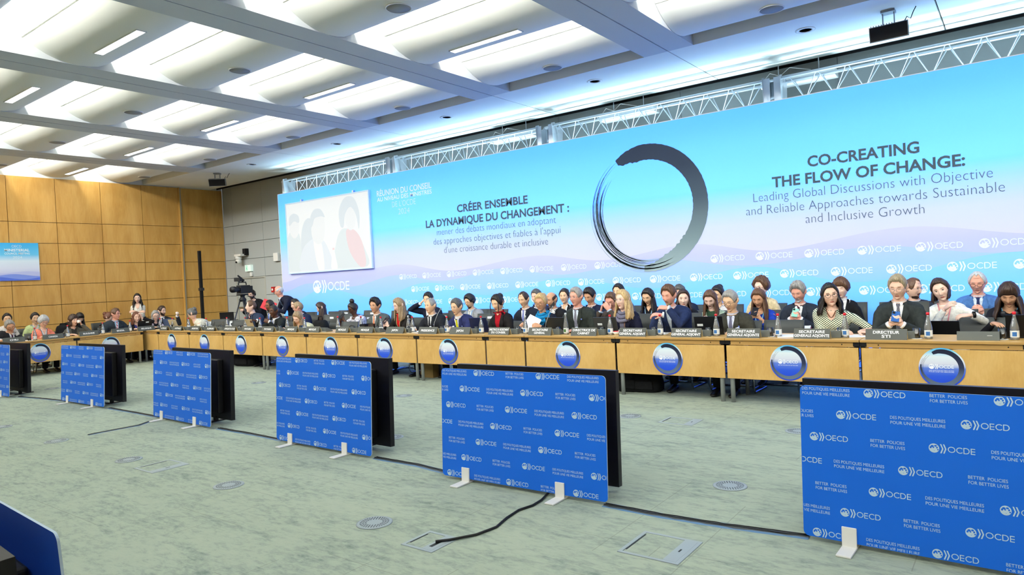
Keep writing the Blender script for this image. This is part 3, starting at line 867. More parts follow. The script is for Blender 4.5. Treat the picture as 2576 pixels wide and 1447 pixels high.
# ------------------------------------------------------------------ screens on the floor and their blue back boards
BLUE = mat('board_blue', (10, 106, 226), 0.55, k=0.95)
PRINT = mat('board_print', (196, 224, 246), 0.6, k=0.85)
BW, BH, TILT = 1.46, 0.84, rad(3.2)
ROWS = [(0.803, [('D', 0.012), ('O', 0.328), ('B', 0.633), ('C', 0.901), ('D', 1.163), ('O', 1.478)]), (0.677, [('B', -0.092), ('C', 0.188), ('D', 0.451), ('O', 0.763), ('B', 1.065), ('C', 1.332)]),
        (0.546, [('O', 0.047), ('B', 0.354), ('C', 0.622), ('D', 0.884), ('O', 1.193)]), (0.413, [('C', -0.09), ('D', 0.169), ('O', 0.481), ('B', 0.786), ('C', 1.052), ('D', 1.311)]),
        (0.281, [('B', 0.07), ('C', 0.339), ('D', 0.6), ('O', 0.91), ('B', 1.213)]), (0.149, [('D', -0.105), ('O', 0.195), ('B', 0.499), ('C', 0.767), ('D', 1.028), ('O', 1.336)]),
        (0.016, [('C', 0.049), ('D', 0.32), ('O', 0.622), ('B', 0.927), ('C', 1.193)])]
b = MB()
FP = ((0, -0.0005, 0), (1, 0, 0), (0, 0, 1), 0.0)
for y, row in ROWS:
    for k, x in row:
        if k == 'O': put_logo(b, 'OECD', FP, x, x + 0.197, y + 0.012)
        elif k == 'C': put_logo(b, 'OCDE', FP, x, x + 0.197, y + 0.012)
        elif k == 'D':
            put_text(b, 'DES POLITIQUES MEILLEURES', FP, x, x + 0.247, y + 0.012, 0.0155); put_text(b, 'POUR UNE VIE MEILLEURE', FP, x + 0.001, x + 0.247, y - 0.014, 0.0155)
        else:
            put_text(b, 'BETTER  POLICIES', FP, x, x + 0.16, y + 0.012, 0.0155); put_text(b, 'FOR BETTER LIVES', FP, x + 0.001, x + 0.162, y - 0.014, 0.0155)
pr = b.obj('tmp', PRINT); clip_box2(pr, 0.004, BW - 0.004, 0.004, BH - 0.004)
pv = np.array([v.co for v in pr.data.vertices]); pf = [tuple(p.vertices) for p in pr.data.polygons]
bpy.data.objects.remove(pr)


def back_board(loc, rot, label, printed=True):
    global BLUE
    th = thing('back_board', label, 'board', loc, rot, 'blue boards behind the floor screens')
    M = Matrix.Translation((0, 0, 0.03)) @ Matrix.Rotation(-TILT, 4, 'X')
    P = rrect(0, 0, BW, BH, 0.03)
    b = MB(); b.loft([[(x, y, z) for x, z in P] for y in (0.0, 0.008)], 0, False, True, M); b.m[-1] = 2; b.m[:-2] = [3] * (len(b.m) - 2)
    if printed: b.add(pv, pf, 1, False, M)
    b.obj('printed_panel', [BLUE, PRINT, mat('board_back', (4, 70, 190), 0.6, k=0.9), mat('board_edge', (176, 196, 214), 0.5)], th)
    for x in (0.20, 1.05):
        b = MB()
        b.box2((x, -0.012, 0.0), (x + 0.075, -0.002, 0.115), 0, Matrix.Rotation(-TILT, 4, 'X')); b.box2((x, -0.15, 0.001), (x + 0.075, -0.002, 0.012), 0)
        b.box2((x + 0.01, 0.008, 0.0), (x + 0.065, 0.05, 0.10), 0, Matrix.Rotation(-TILT, 4, 'X')); b.box2((x, -0.002, 0.001), (x + 0.075, 0.16, 0.012), 0)
        b.obj('foot_bracket', WHITEM, th, 0.003)
    return th


SCRBLK = mat('screen_black', (14, 14, 16), 0.45)
SCRGLS = mat('screen_glass', (20, 22, 28), 0.12)
def floor_screen(loc, rot, label):
    th = thing('floor_screen', label, 'television', loc, rot, 'black floor screens facing the tables')
    M = Matrix.Rotation(-rad(2), 4, 'X')
    b = MB(); b.box2((0, 0, 0.045), (1.46, 0.05, 0.865), 0, M); b.box2((0.012, 0.0495, 0.06), (1.448, 0.052, 0.853), 1, M); b.obj('display', [SCRBLK, SCRGLS], th, 0.005)
    b = MB(); b.box2((0.16, -0.07, 0.12), (1.3, 0.0, 0.76), 0, M)
    b.obj('rear_housing', SCRBLK, th, 0.012)
    for x in (0.35, 1.05):
        b = MB(); b.box2((x, -0.06, 0.0), (x + 0.06, 0.2, 0.012)); b.box2((x, -0.005, 0.0), (x + 0.06, 0.03, 0.07)); b.obj('foot', SCRBLK, th)
    return th


BRD = [(-14.73, 3.953, 0.0, 'left edge of the view'), (-11.846, 4.189, 0.34, 'second from the left edge'), (-8.916, 4.175, -2.28, 'third from the left edge'), (-6.159, 4.093, -1.07, 'fourth from the left edge'), (-3.73, 3.943, 1.1, 'with the black cable under it'), (-1.046, 4.014, -1.6, 'nearest to the camera at the right edge')]
for x, y, a, w in BRD:
    R = Matrix.Rotation(rad(a), 4, 'Z')
    back_board((x, y, 0), rad(a), 'blue printed board on white feet, ' + w)
    q = Vector((x, y, 0)) + R @ Vector((-0.06, 0.28, 0))
    floor_screen(q, rad(a), 'black floor screen behind the blue board, ' + w)
th = back_board((-2.315, 0.84, 0), rad(180 - 2.5), 'plain back of a blue board in the lower left corner')
th = floor_screen((-2.445, 0.75, 0), rad(177), 'black screen at the lower left corner, its edge just showing'); th.scale = (1, 1, 0.925)

# ------------------------------------------------------------------ floor fittings and cables
VENT = mat('vent_grey', (148, 160, 164), 0.5)
SLOT = mat('vent_slot', (40, 46, 48), 0.8)
v0 = None; RW = ['front', 'middle', 'far']; CLN = ['first', 'second', 'third', 'fourth', 'fifth', 'sixth', 'seventh', 'eighth', 'ninth', 'tenth', 'eleventh']
for r, (y, ys_) in enumerate(((2.985, 0), (4.765, 0), (6.61, 0))):
    for i in range(1, 10):
        x = -1.728 * i
        if r == 1 and i in (4, 5, 6): continue
        if r == 0 and i in (1, 7, 8, 9): continue
        lab = 'round grey floor vent in the carpet, %s row, %s from the right' % (RW[r], CLN[i - 1])
        if v0 is None:
            b = MB(); b.lathe([(0.118, 0.0), (0.118, 0.004), (0.105, 0.006), (0.01, 0.006)], 40)
            for rr, nn in ((0.052, 20), (0.068, 26), (0.084, 32)):
                for k in range(nn):
                    q = 2 * math.pi * k / nn
                    b.box2((rr, -0.0032, 0.0062), (rr + 0.012, 0.0032, 0.0066), 1, Matrix.Rotation(q, 4, 'Z'))
            v0 = tag(b.obj('floor_vent', [VENT, SLOT]), lab, 'vent', 'round floor vents'); v0.location = (x, y, 0)
        else:
            dup(v0, (x, y, 0), None, lab)
def floor_box(x0, y0, x1, y1, label, side, gap=False):
    th = thing('floor_box', label, 'floor box', ((x0 + x1) / 2, (y0 + y1) / 2, 0))
    w, d = (x1 - x0) / 2, (y1 - y0) / 2; f = 0.022
    b = MB()
    b.box2((-w, -d, 0), (w, -d + f, 0.004)); b.box2((-w, d - f, 0), (w, d, 0.004)); b.box2((-w, -d + f, 0), (-w + f, d - f, 0.004)); b.box2((w - f, -d + f, 0), (w, d - f, 0.004))
    fb = b.obj('frame', VENT, th)
    b = MB(); b.box2((-w + f + 0.003, -d + f + 0.003, 0), (w - f - 0.003, d - f - 0.003, 0.003)); b.obj('carpet_lid', MATS['carpet'], th)
    b = MB(); k = w - f - 0.075
    b.box2((k, -d + f, 0.0), (w - f, d - f, 0.0045), 0); b.box2((k + 0.03, -0.02, 0.0046), (k + 0.04, 0.02, 0.005), 1)
    if gap: b.box2((k + 0.02, -d + 0.06, 0.0046), (k + 0.045, d * 0.3, 0.005), 1)
    b.obj('flap', [VENT, SLOT], th)
    MB().box2((-w + f + 0.004, -d + 0.05, 0.0), (-w + f + 0.012, d - 0.05, 0.0046)).obj('hinge', SLOT, fb)
floor_box(-3.03, 2.81, -2.78, 3.06, 'grey floor box in the carpet with the black cable coming out', 1, True)
floor_box(-1.872, 3.35, -1.513, 3.70, 'grey square floor box in the carpet in front of the nearest board', 1)
floor_box(-6.52, 2.85, -6.17, 3.187, 'grey floor box in the carpet before the third board', 1)
floor_box(-3.055, 6.44, -2.69, 6.74, 'grey floor box in the carpet between boards and tables', 1)
CABLE = mat('cable_black', (16, 17, 19), 0.5)
TAPE = mat('tape_dark', (58, 64, 70), 0.35)
TAPEB = mat('tape_blue', (84, 120, 158), 0.5)
b = MB(); b.tube([(-2.86, 2.93, 0.012), (-2.80, 2.99, 0.013), (-2.72, 3.14, 0.009), (-2.69, 3.30, 0.009), (-2.73, 3.46, 0.009), (-2.75, 3.62, 0.009), (-2.72, 3.74, 0.009), (-2.73, 3.86, 0.009), (-2.78, 4.03, 0.009)], 0.008, 8)
tag(b.obj('power_cable', CABLE), 'black cable curving from the floor box to the blue board', 'cable')
def taped(pts, w, label, seed):
    th = thing('taped_cable', label, 'cable', (0, 0, 0))
    rnd = random.Random(seed)
    P = [np.array((*p, 0.0)) for p in pts]; Q = []
    for i in range(len(P) - 1):
        for t in np.linspace(0, 1, 9)[:-1]: Q.append(P[i] * (1 - t) + P[i + 1] * t)
    Q.append(P[-1])
    def strip(hw, z, mi, m_, name):
        b = MB(); V = []
        for i, q in enumerate(Q):
            d = Q[min(i + 1, len(Q) - 1)] - Q[max(i - 1, 0)]; d /= np.linalg.norm(d); nn = np.array((-d[1], d[0], 0))
            j = rnd.uniform(-0.003, 0.003)
            for a, zz in ((-hw, 0.0005), (-hw * 0.5, z), (hw * 0.5, z), (hw, 0.0005)): V.append(q + nn * (a + j) + np.array((0, 0, zz)))
        b.add(V, [(4 * i + k, 4 * i + k + 1, 4 * i + 5 + k, 4 * i + 4 + k) for i in range(len(Q) - 1) for k in range(3)], mi, True)
        return b.obj(name, m_, th)
    strip(w / 2, 0.004, 0, TAPEB, 'tape_edge'); strip(w * 0.36, 0.008, 0, TAPE, 'tape')
    for s in (-1, 1):
        b = MB(); b.tube([q + np.array((0, s * w * 0.12, 0.009)) + np.array((0, rnd.uniform(-0.004, 0.004), 0)) for q in Q], 0.004, 6); b.obj('wire', CABLE, th)
taped([(-2.31, 4.0), (-1.9, 3.99), (-1.5, 4.01), (-1.03, 4.07)], 0.09, 'dark taped cable strip between the two nearest boards', 1)
taped([(-4.72, 4.13), (-4.2, 4.13), (-3.72, 4.07)], 0.085, 'dark taped cable strip between the fourth and fifth boards', 2)
taped([(-7.43, 4.2), (-6.8, 4.2), (-6.15, 4.17)], 0.08, 'dark taped cable strip between the third and fourth boards', 3)
taped([(-10.38, 4.27), (-9.6, 4.26), (-8.9, 4.24)], 0.08, 'dark taped cable strip between the second and third boards', 4)
taped([(-13.3, 4.1), (-12.6, 4.2), (-11.84, 4.26)], 0.07, 'thin dark cable strip between the two boards at the left', 5)
taped([(-8.75, 4.08), (-8.6, 3.85), (-8.62, 3.55), (-8.62, 3.3)], 0.05, 'thin dark cable strip running forward from the third board', 6)

# ------------------------------------------------------------------ people
def gs(x, c, w): return np.exp(-((x - c) / w) ** 2)


def head_pts(th, ph):
    """surface of a head; th from the crown, ph from the face (-y) towards the left (+x)"""
    x = 0.076 * np.sin(th) * np.sin(ph); y = -0.098 * np.sin(th) * np.cos(ph); z = 0.121 * np.cos(th)
    lo = np.clip(-z / 0.121, 0, 1); fr = y < 0
    x = x * (1 - 0.33 * lo ** 2.0); x = x * (1 + 0.05 * gs(z, 0.045, 0.05))
    y = np.where(fr, y * (1 - 0.06 * lo ** 2), y * (1 - 0.60 * lo ** 1.1))
    y = np.where(fr, y * (1 - 0.12 * gs(np.abs(x), 0, 0.05) * (np.abs(z) < 0.08)), y)
    f = np.where(fr, 1.0, 0.0) * np.clip(np.cos(ph), 0, 1)
    ax = np.abs(x)
    y = y - f * 0.020 * gs(z, -0.104, 0.026) * gs(x, 0, 0.032)
    nz = np.interp(z, [-0.047, -0.038, -0.030, -0.02, 0.008, 0.024], [0, 0.75, 1, 0.86, 0.32, 0.0])
    nw = np.interp(z, [-0.045, -0.03, 0.02], [0.0145, 0.0140, 0.0080])
    y = y - f * 0.0235 * nz * np.exp(-(x / nw) ** 2)
    y = y + f * 0.0105 * gs(ax, 0.031, 0.015) * gs(z, 0.011, 0.0125)
    y = y - f * 0.0045 * gs(z, 0.033, 0.011) * gs(ax, 0.022, 0.035)
    y = y - f * 0.005 * gs(ax, 0.046, 0.02) * gs(z, -0.02, 0.02)
    y = y - f * 0.0065 * gs(x, 0, 0.026) * gs(z, -0.063, 0.013)
    y = y + f * 0.0040 * gs(x, 0, 0.02) * gs(z, -0.083, 0.008)
    y = y + f * 0.0035 * gs(ax, 0.03, 0.012) * gs(z, -0.05, 0.02)
    return np.stack([x, y, z], -1)


def make_head():
    nu, nt = 64, 46
    u = np.arange(nu) * 2 * math.pi / nu; ph = u - 0.45 * np.sin(u)
    th = np.linspace(0.03, math.pi - 0.05, nt)
    T, P = np.meshgrid(th, ph, indexing='ij')
    return head_pts(T, P), nu, nt


HEADV, _nu, _nt = make_head()
HB = MB(); HB.loft(list(HEADV), 0, True, True)
for s in (-1, 1):                                   # ears
    E_ = []
    for k, (w, d) in enumerate(((0.004, 0.010), (0.011, 0.019), (0.013, 0.021), (0.008, 0.017), (0.003, 0.008))):
        zz = -0.030 + 0.0155 * k; a = np.arange(10) * 2 * math.pi / 10
        E_.append(np.stack([s * (0.072 + 0.006 * k ** 0.5 + w * np.cos(a)), 0.014 + 0.004 * k + d * np.sin(a), np.full(10, zz) + 0.0 * a], 1))
    HB.loft(E_ if s > 0 else [e[::-1] for e in E_], 0, True, True)
HV = np.concatenate(HB.v); HF = HB.f
HBVH = BVHTree.FromPolygons([tuple(v) for v in HV], HF)


def face_y(x, z):
    h = HBVH.ray_cast(Vector((x, -0.5, z)), Vector((0, 1, 0)))
    return h[0].y if h[0] is not None else -0.08


def face_patch(mb, pts, m, lift, M, rows=None):
    """small patch laid on the face: outline pts (x,z) as left/right pairs per row"""
    V = []; F = []
    for x0, x1, z in pts:
        for t in np.linspace(0, 1, 6):
            x = x0 + (x1 - x0) * t; V.append((x, face_y(x, z) - lift, z))
    for r in range(len(pts) - 1):
        for c in range(5):
            F.append((r * 6 + c, r * 6 + c + 1, r * 6 + c + 7, r * 6 + c + 6))
    mb.add(V, F, m, True, M)


def tmp_eval(mb, voxel, smooth, fac=0.5):
    """union of overlapping shapes as one continuous skin"""
    o = mb.obj('tmp', [])
    r = o.modifiers.new('r', 'REMESH'); r.mode = 'VOXEL'; r.voxel_size = voxel
    if smooth:
        s = o.modifiers.new('s', 'SMOOTH'); s.iterations = smooth; s.factor = fac
    dg = bpy.context.evaluated_depsgraph_get()
    ev = o.evaluated_get(dg); me = ev.to_mesh()
    v = np.empty(len(me.vertices) * 3); me.vertices.foreach_get('co', v)
    f = [tuple(p.vertices) for p in me.polygons]
    ev.to_mesh_clear(); om = o.data; bpy.data.objects.remove(o); bpy.data.meshes.remove(om)
    return v.reshape(-1, 3), f


def make_hand(c1, c2, c3, tspread=0.7):
    """left hand, wrist at 0, fingers along +y, back of the hand +z, thumb +x ... returned as points"""
    b = MB()
    b.loft(tube_rings([np.array((0, y, 0.0)) for y in (-0.015, 0.01, 0.045, 0.075, 0.092)], [(0.016, 0.024), (0.017, 0.028), (0.016, 0.038), (0.0145, 0.041), (0.010, 0.038)], 14, (0, 0, 1), 2.5))
    for x, L, r in ((-0.030, 0.060, 0.0078), (-0.0105, 0.076, 0.0086), (0.0105, 0.082, 0.0088), (0.031, 0.073, 0.0086)):
        p = np.array((x * 0.98, 0.078, 0.0)); a = rad(-4); pts = [p]; q = p + np.array((x * 0.02, 0.014, 0)); pts.append(q)
        for l, c in ((0.46, c1), (0.30, c2), (0.24, c3)):
            a -= rad(c); q = q + L * l * np.array((x * 0.9, math.cos(a), math.sin(a))); pts.append(q)
        b.tube(pts, [r * 1.05, r * 1.08, r, r * 0.92, r * 0.7], 8)
    d = np.array((tspread, 0.72, -0.25)); d /= np.linalg.norm(d)
    p = np.array((0.024, 0.012, -0.004)); q = p + d * 0.035; e = q + np.array((0.35, 0.85, -0.3)) * 0.032; g = e + np.array((0.1, 0.9, -0.35)) * 0.024
    b.tube([p, q, e, g], [0.014, 0.0125, 0.0105, 0.0075], 8)
    return tmp_eval(b, 0.0046, 3)


HANDS = {'flat': make_hand(10, 14, 8), 'relax': make_hand(26, 32, 20), 'grip': make_hand(48, 62, 40, 0.45)}


def SKIN(tone):
    c = {'light': (232, 190, 166), 'fair': (238, 200, 180), 'tan': (206, 156, 122), 'asian': (228, 186, 150), 'brown': (132, 86, 60), 'dark': (92, 60, 44), 'red': (226, 164, 142)}[tone]
    return mat('skin_' + tone, c, 0.5, 0, 0.35, k=0.92)


def HAIR(c):
    t = {'black': ((24, 21, 20), (48, 42, 40)), 'darkbrown': ((42, 28, 21), (72, 52, 40)), 'brown': ((78, 54, 38), (112, 82, 60)), 'grey': ((120, 118, 114), (172, 170, 166)), 'silver': ((160, 162, 164), (206, 208, 210)), 'darkgrey': ((62, 62, 62), (108, 108, 106)),
         'blond': ((168, 136, 86), (216, 190, 140)), 'ash': ((126, 104, 76), (170, 146, 112)), 'sandy': ((128, 116, 92), (172, 160, 134)), 'auburn': ((88, 50, 34), (122, 76, 54))}[c]
    nm = 'hair_' + c
    if nm in MATS: return MATS[nm]
    m, nt = nmat(nm, 0.42, 0.4)
    n = nt.noise(nt.coord('Object', (70, 70, 9)), 1.6, 3, 0.6)
    nt.base(nt.ramp(n, [(0.35, t[0]), (0.68, t[1])])); nt.bump(n, 0.5, 0.004)
    return m


def CLOTH(c, pat=None):
    nm = 'cloth_%d_%d_%d%s' % (*c, pat or '')
    if nm in MATS: return MATS[nm]
    m, nt = nmat(nm, 0.85, 0.15)
    n = nt.noise(nt.coord('Object'), 26, 3, 0.6)
    k = tuple(max(0, int(v * 0.86)) for v in c)
    col = nt.ramp(n, [(0.35, k), (0.65, c)])
    if pat == 'green':
        x = nt.xyz(nt.coord('Object', (66, 66, 84)))
        s = nt.math('MULTIPLY', nt.math('SINE', nt.math('MULTIPLY', x[0], 3.1)), nt.math('SINE', nt.math('MULTIPLY', x[2], 3.1)))
        col = nt.mix(nt.math('GREATER_THAN', s, 0.12), col, (34, 70, 52))
    elif pat == 'dots':
        x = nt.xyz(nt.coord('Object', (130, 130, 130)))
        s = nt.math('MULTIPLY', nt.math('SINE', nt.math('MULTIPLY', x[0], 3.1)), nt.math('SINE', nt.math('MULTIPLY', x[2], 3.1)))
        col = nt.mix(nt.math('GREATER_THAN', s, 0.45), col, (214, 216, 224))
    elif pat == 'print':
        n2 = nt.noise(nt.coord('Object', (26, 26, 26)), 1.5, 3, 0.7)
        col = nt.mix(nt.math('GREATER_THAN', n2, 0.56), col, (70, 72, 110))
    elif pat == 'stripe':
        x = nt.xyz(nt.coord('Object', (30, 30, 30)))
        s = nt.math('SINE', nt.math('MULTIPLY', nt.math('ADD', x[0], x[2]), 3.0))
        col = nt.mix(nt.math('GREATER_THAN', s, 0.2), col, (226, 216, 212))
    nt.base(col); nt.bump(n, 0.25, 0.006)
    MATS[nm] = m
    return m


EYEW = mat('eye_white', (226, 224, 220), 0.3); EYED = mat('eye_dark', (36, 26, 22), 0.25)
LIPM = {'n': mat('lips', (186, 112, 100), 0.5), 'r': mat('lips_red', (176, 40, 48), 0.45), 'd': mat('lips_dark', (110, 62, 56), 0.5)}
FRAMEM = mat('glasses_dark', (38, 32, 30), 0.35); FRAMEG = mat('glasses_metal', (150, 150, 150), 0.3, 0.7)
SHOEM = mat('shoe_black', (20, 19, 20), 0.35)
HPM = mat('headphone_dark', (30, 32, 38), 0.4)

HL_M = ([0, 22, 38, 52, 62, 72, 84, 100, 120, 150, 180], [50, 47, 50, 66, 88, 94, 80, 84, 108, 118, 120])
HL_REC = ([0, 18, 32, 48, 60, 72, 84, 100, 120, 150, 180], [40, 30, 24, 58, 84, 92, 80, 84, 108, 118, 120])
HL_F = ([0, 25, 45, 60, 72, 90, 120, 180], [46, 47, 58, 84, 100, 104, 112, 118])
HL_FR = ([0, 25, 40, 55, 70, 90, 120, 180], [68, 68, 72, 88, 100, 104, 112, 118])


def hair_cap(b, R, hl, top, side, seed, p0=None, rough=0.004, quiff=0.0):
    rnd = np.random.RandomState(seed)
    na, nr = 60, 13
    az = np.arange(na) * 2 * math.pi / na
    az = az - 0.25 * np.sin(az)
    adeg = np.degrees(np.minimum(az, 2 * math.pi - az))
    e = np.interp(adeg, *hl)
    s = np.interp(adeg, *p0) if p0 is not None else np.full(na, 2.0)
    ph1, ph2 = rnd.uniform(0, 6, 2)
    V = np.zeros((nr, na, 3))
    for r in range(nr):
        t = r / (nr - 1)
        th = np.radians(s + (e - s) * t)
        P = head_pts(th, az)
        up = np.clip(np.cos(th), 0, 1)
        k = side + (top - side) * up ** 0.8
        k = k * np.minimum(1, (1.0 - t) * 5 + 0.12) * (1 if p0 is None else min(1, t * 5 + 0.15))
        k = k + quiff * gs(adeg, 0, 38) * gs(np.degrees(th), 36, 16)
        k = k + (rough * np.sin(az * 17 + ph1 + 4 * t) + rough * 0.7 * np.sin(az * 31 + ph2 - 3 * t) + rough * rnd.uniform(-1, 1, na)) * min(1, (1 - t) * 4)
        k = np.maximum(k, 0.0016)
        if p0 is not None: k = np.where(adeg < 62, -0.012, k)
        nrm = P / np.linalg.norm(P, axis=1)[:, None]
        V[r] = P + nrm * k[:, None]
    b.loft(list(V), 0, True, p0 is None, R)


def hair_long(b, R, L, seed, a0=58, th0=84, off=0.014, flare=0.02, wave=0.006, front=0.0, grav=None):
    """curtain falling from the sides and the back of the head"""
    rnd = np.random.RandomState(seed); na, nr = 44, 15
    A = np.radians(np.linspace(a0, 360 - a0, na))
    M3 = np.array(R)[:3, :3]; c = np.array(R)[:3, 3]
    start = head_pts(np.radians(np.full(na, th0)), A)
    nrm = start / np.linalg.norm(start, axis=1)[:, None]; nrm[:, 2] = 0
    edge = np.minimum(np.arange(na), na - 1 - np.arange(na)) / 6.0
    edge = np.clip(edge, 0.25, 1)
    W = start @ M3.T + c; O = nrm @ M3.T; O[:, 2] = 0; O /= np.linalg.norm(O, axis=1)[:, None] + 1e-9
    cc = np.array((c[0], c[1]))
    out = []; inn = []
    jit = rnd.uniform(-0.02, 0.02, na); ph = rnd.uniform(0, 6)
    for r in range(nr):
        t = r / (nr - 1)
        z = W[:, 2] - (L + jit) * t
        o = off * edge * (0.4 + 0.6 * math.sin(min(1, t * 2.5) * math.pi / 2)) + flare * t - 0.012 * max(0, t - 0.8) * 5
        o = o + wave * np.sin(A * 13 + ph + 7 * t) * min(1, t * 3) + wave * 0.6 * np.sin(A * 29 + 3 * t)
        p = W + O * o[:, None]; p[:, 2] = z
        q = W - O * (0.012 * (1 - t) + 0.004); q[:, 2] = z
        q[:, :2] = p[:, :2] - O[:, :2] * (0.03 * (1 - t * 0.6)); out.append(p); inn.append(q)
    rings = out + inn[::-1]
    # sheet: outer going down, inner coming back up
    n = na; V = np.concatenate(rings); F = []
    for i in range(len(rings) - 1):
        for j in range(n - 1):
            F.append((i * n + j, i * n + j + 1, (i + 1) * n + j + 1, (i + 1) * n + j))
    K = len(rings)
    for i in range(nr - 1):
        F.append((i * n, (i + 1) * n, (K - 2 - i) * n, (K - 1 - i) * n)); F.append(((i + 1) * n + n - 1, i * n + n - 1, (K - 1 - i) * n + n - 1, (K - 2 - i) * n + n - 1))
    b.add(V, F, 0, True)


def rotm(yaw, pitch, roll):
    return Matrix.Rotation(rad(yaw), 4, 'Z') @ Matrix.Rotation(rad(pitch), 4, 'X') @ Matrix.Rotation(rad(roll), 4, 'Y')


def ik(S, T, l1, l2, pole):
    d = T - S; L = np.linalg.norm(d); L2 = min(L, (l1 + l2) * 0.995); d = d / L
    if L > L2: T = S + d * L2
    a = (l1 * l1 - l2 * l2 + L2 * L2) / (2 * L2); h = math.sqrt(max(0.0, l1 * l1 - a * a))
    p = np.array(pole, float); p = p - np.dot(p, d) * d; p /= np.linalg.norm(p) + 1e-9
    return S + d * a + p * h, T


TORSO = {'m': ([-0.10, 0.0, 0.2, 0.45, 0.66, 0.80, 0.89, 0.95, 1.0, 1.06],
               [0.17, 0.185, 0.182, 0.178, 0.196, 0.212, 0.208, 0.178, 0.112, 0.066],
               [0.13, 0.145, 0.14, 0.132, 0.136, 0.132, 0.116, 0.094, 0.078, 0.062]),
         'f': ([-0.10, 0.0, 0.2, 0.45, 0.66, 0.80, 0.89, 0.95, 1.0, 1.06],
               [0.17, 0.185, 0.165, 0.150, 0.166, 0.178, 0.176, 0.150, 0.094, 0.055],
               [0.13, 0.14, 0.125, 0.112, 0.136, 0.124, 0.100, 0.082, 0.068, 0.052])}
PEOPLE = {}


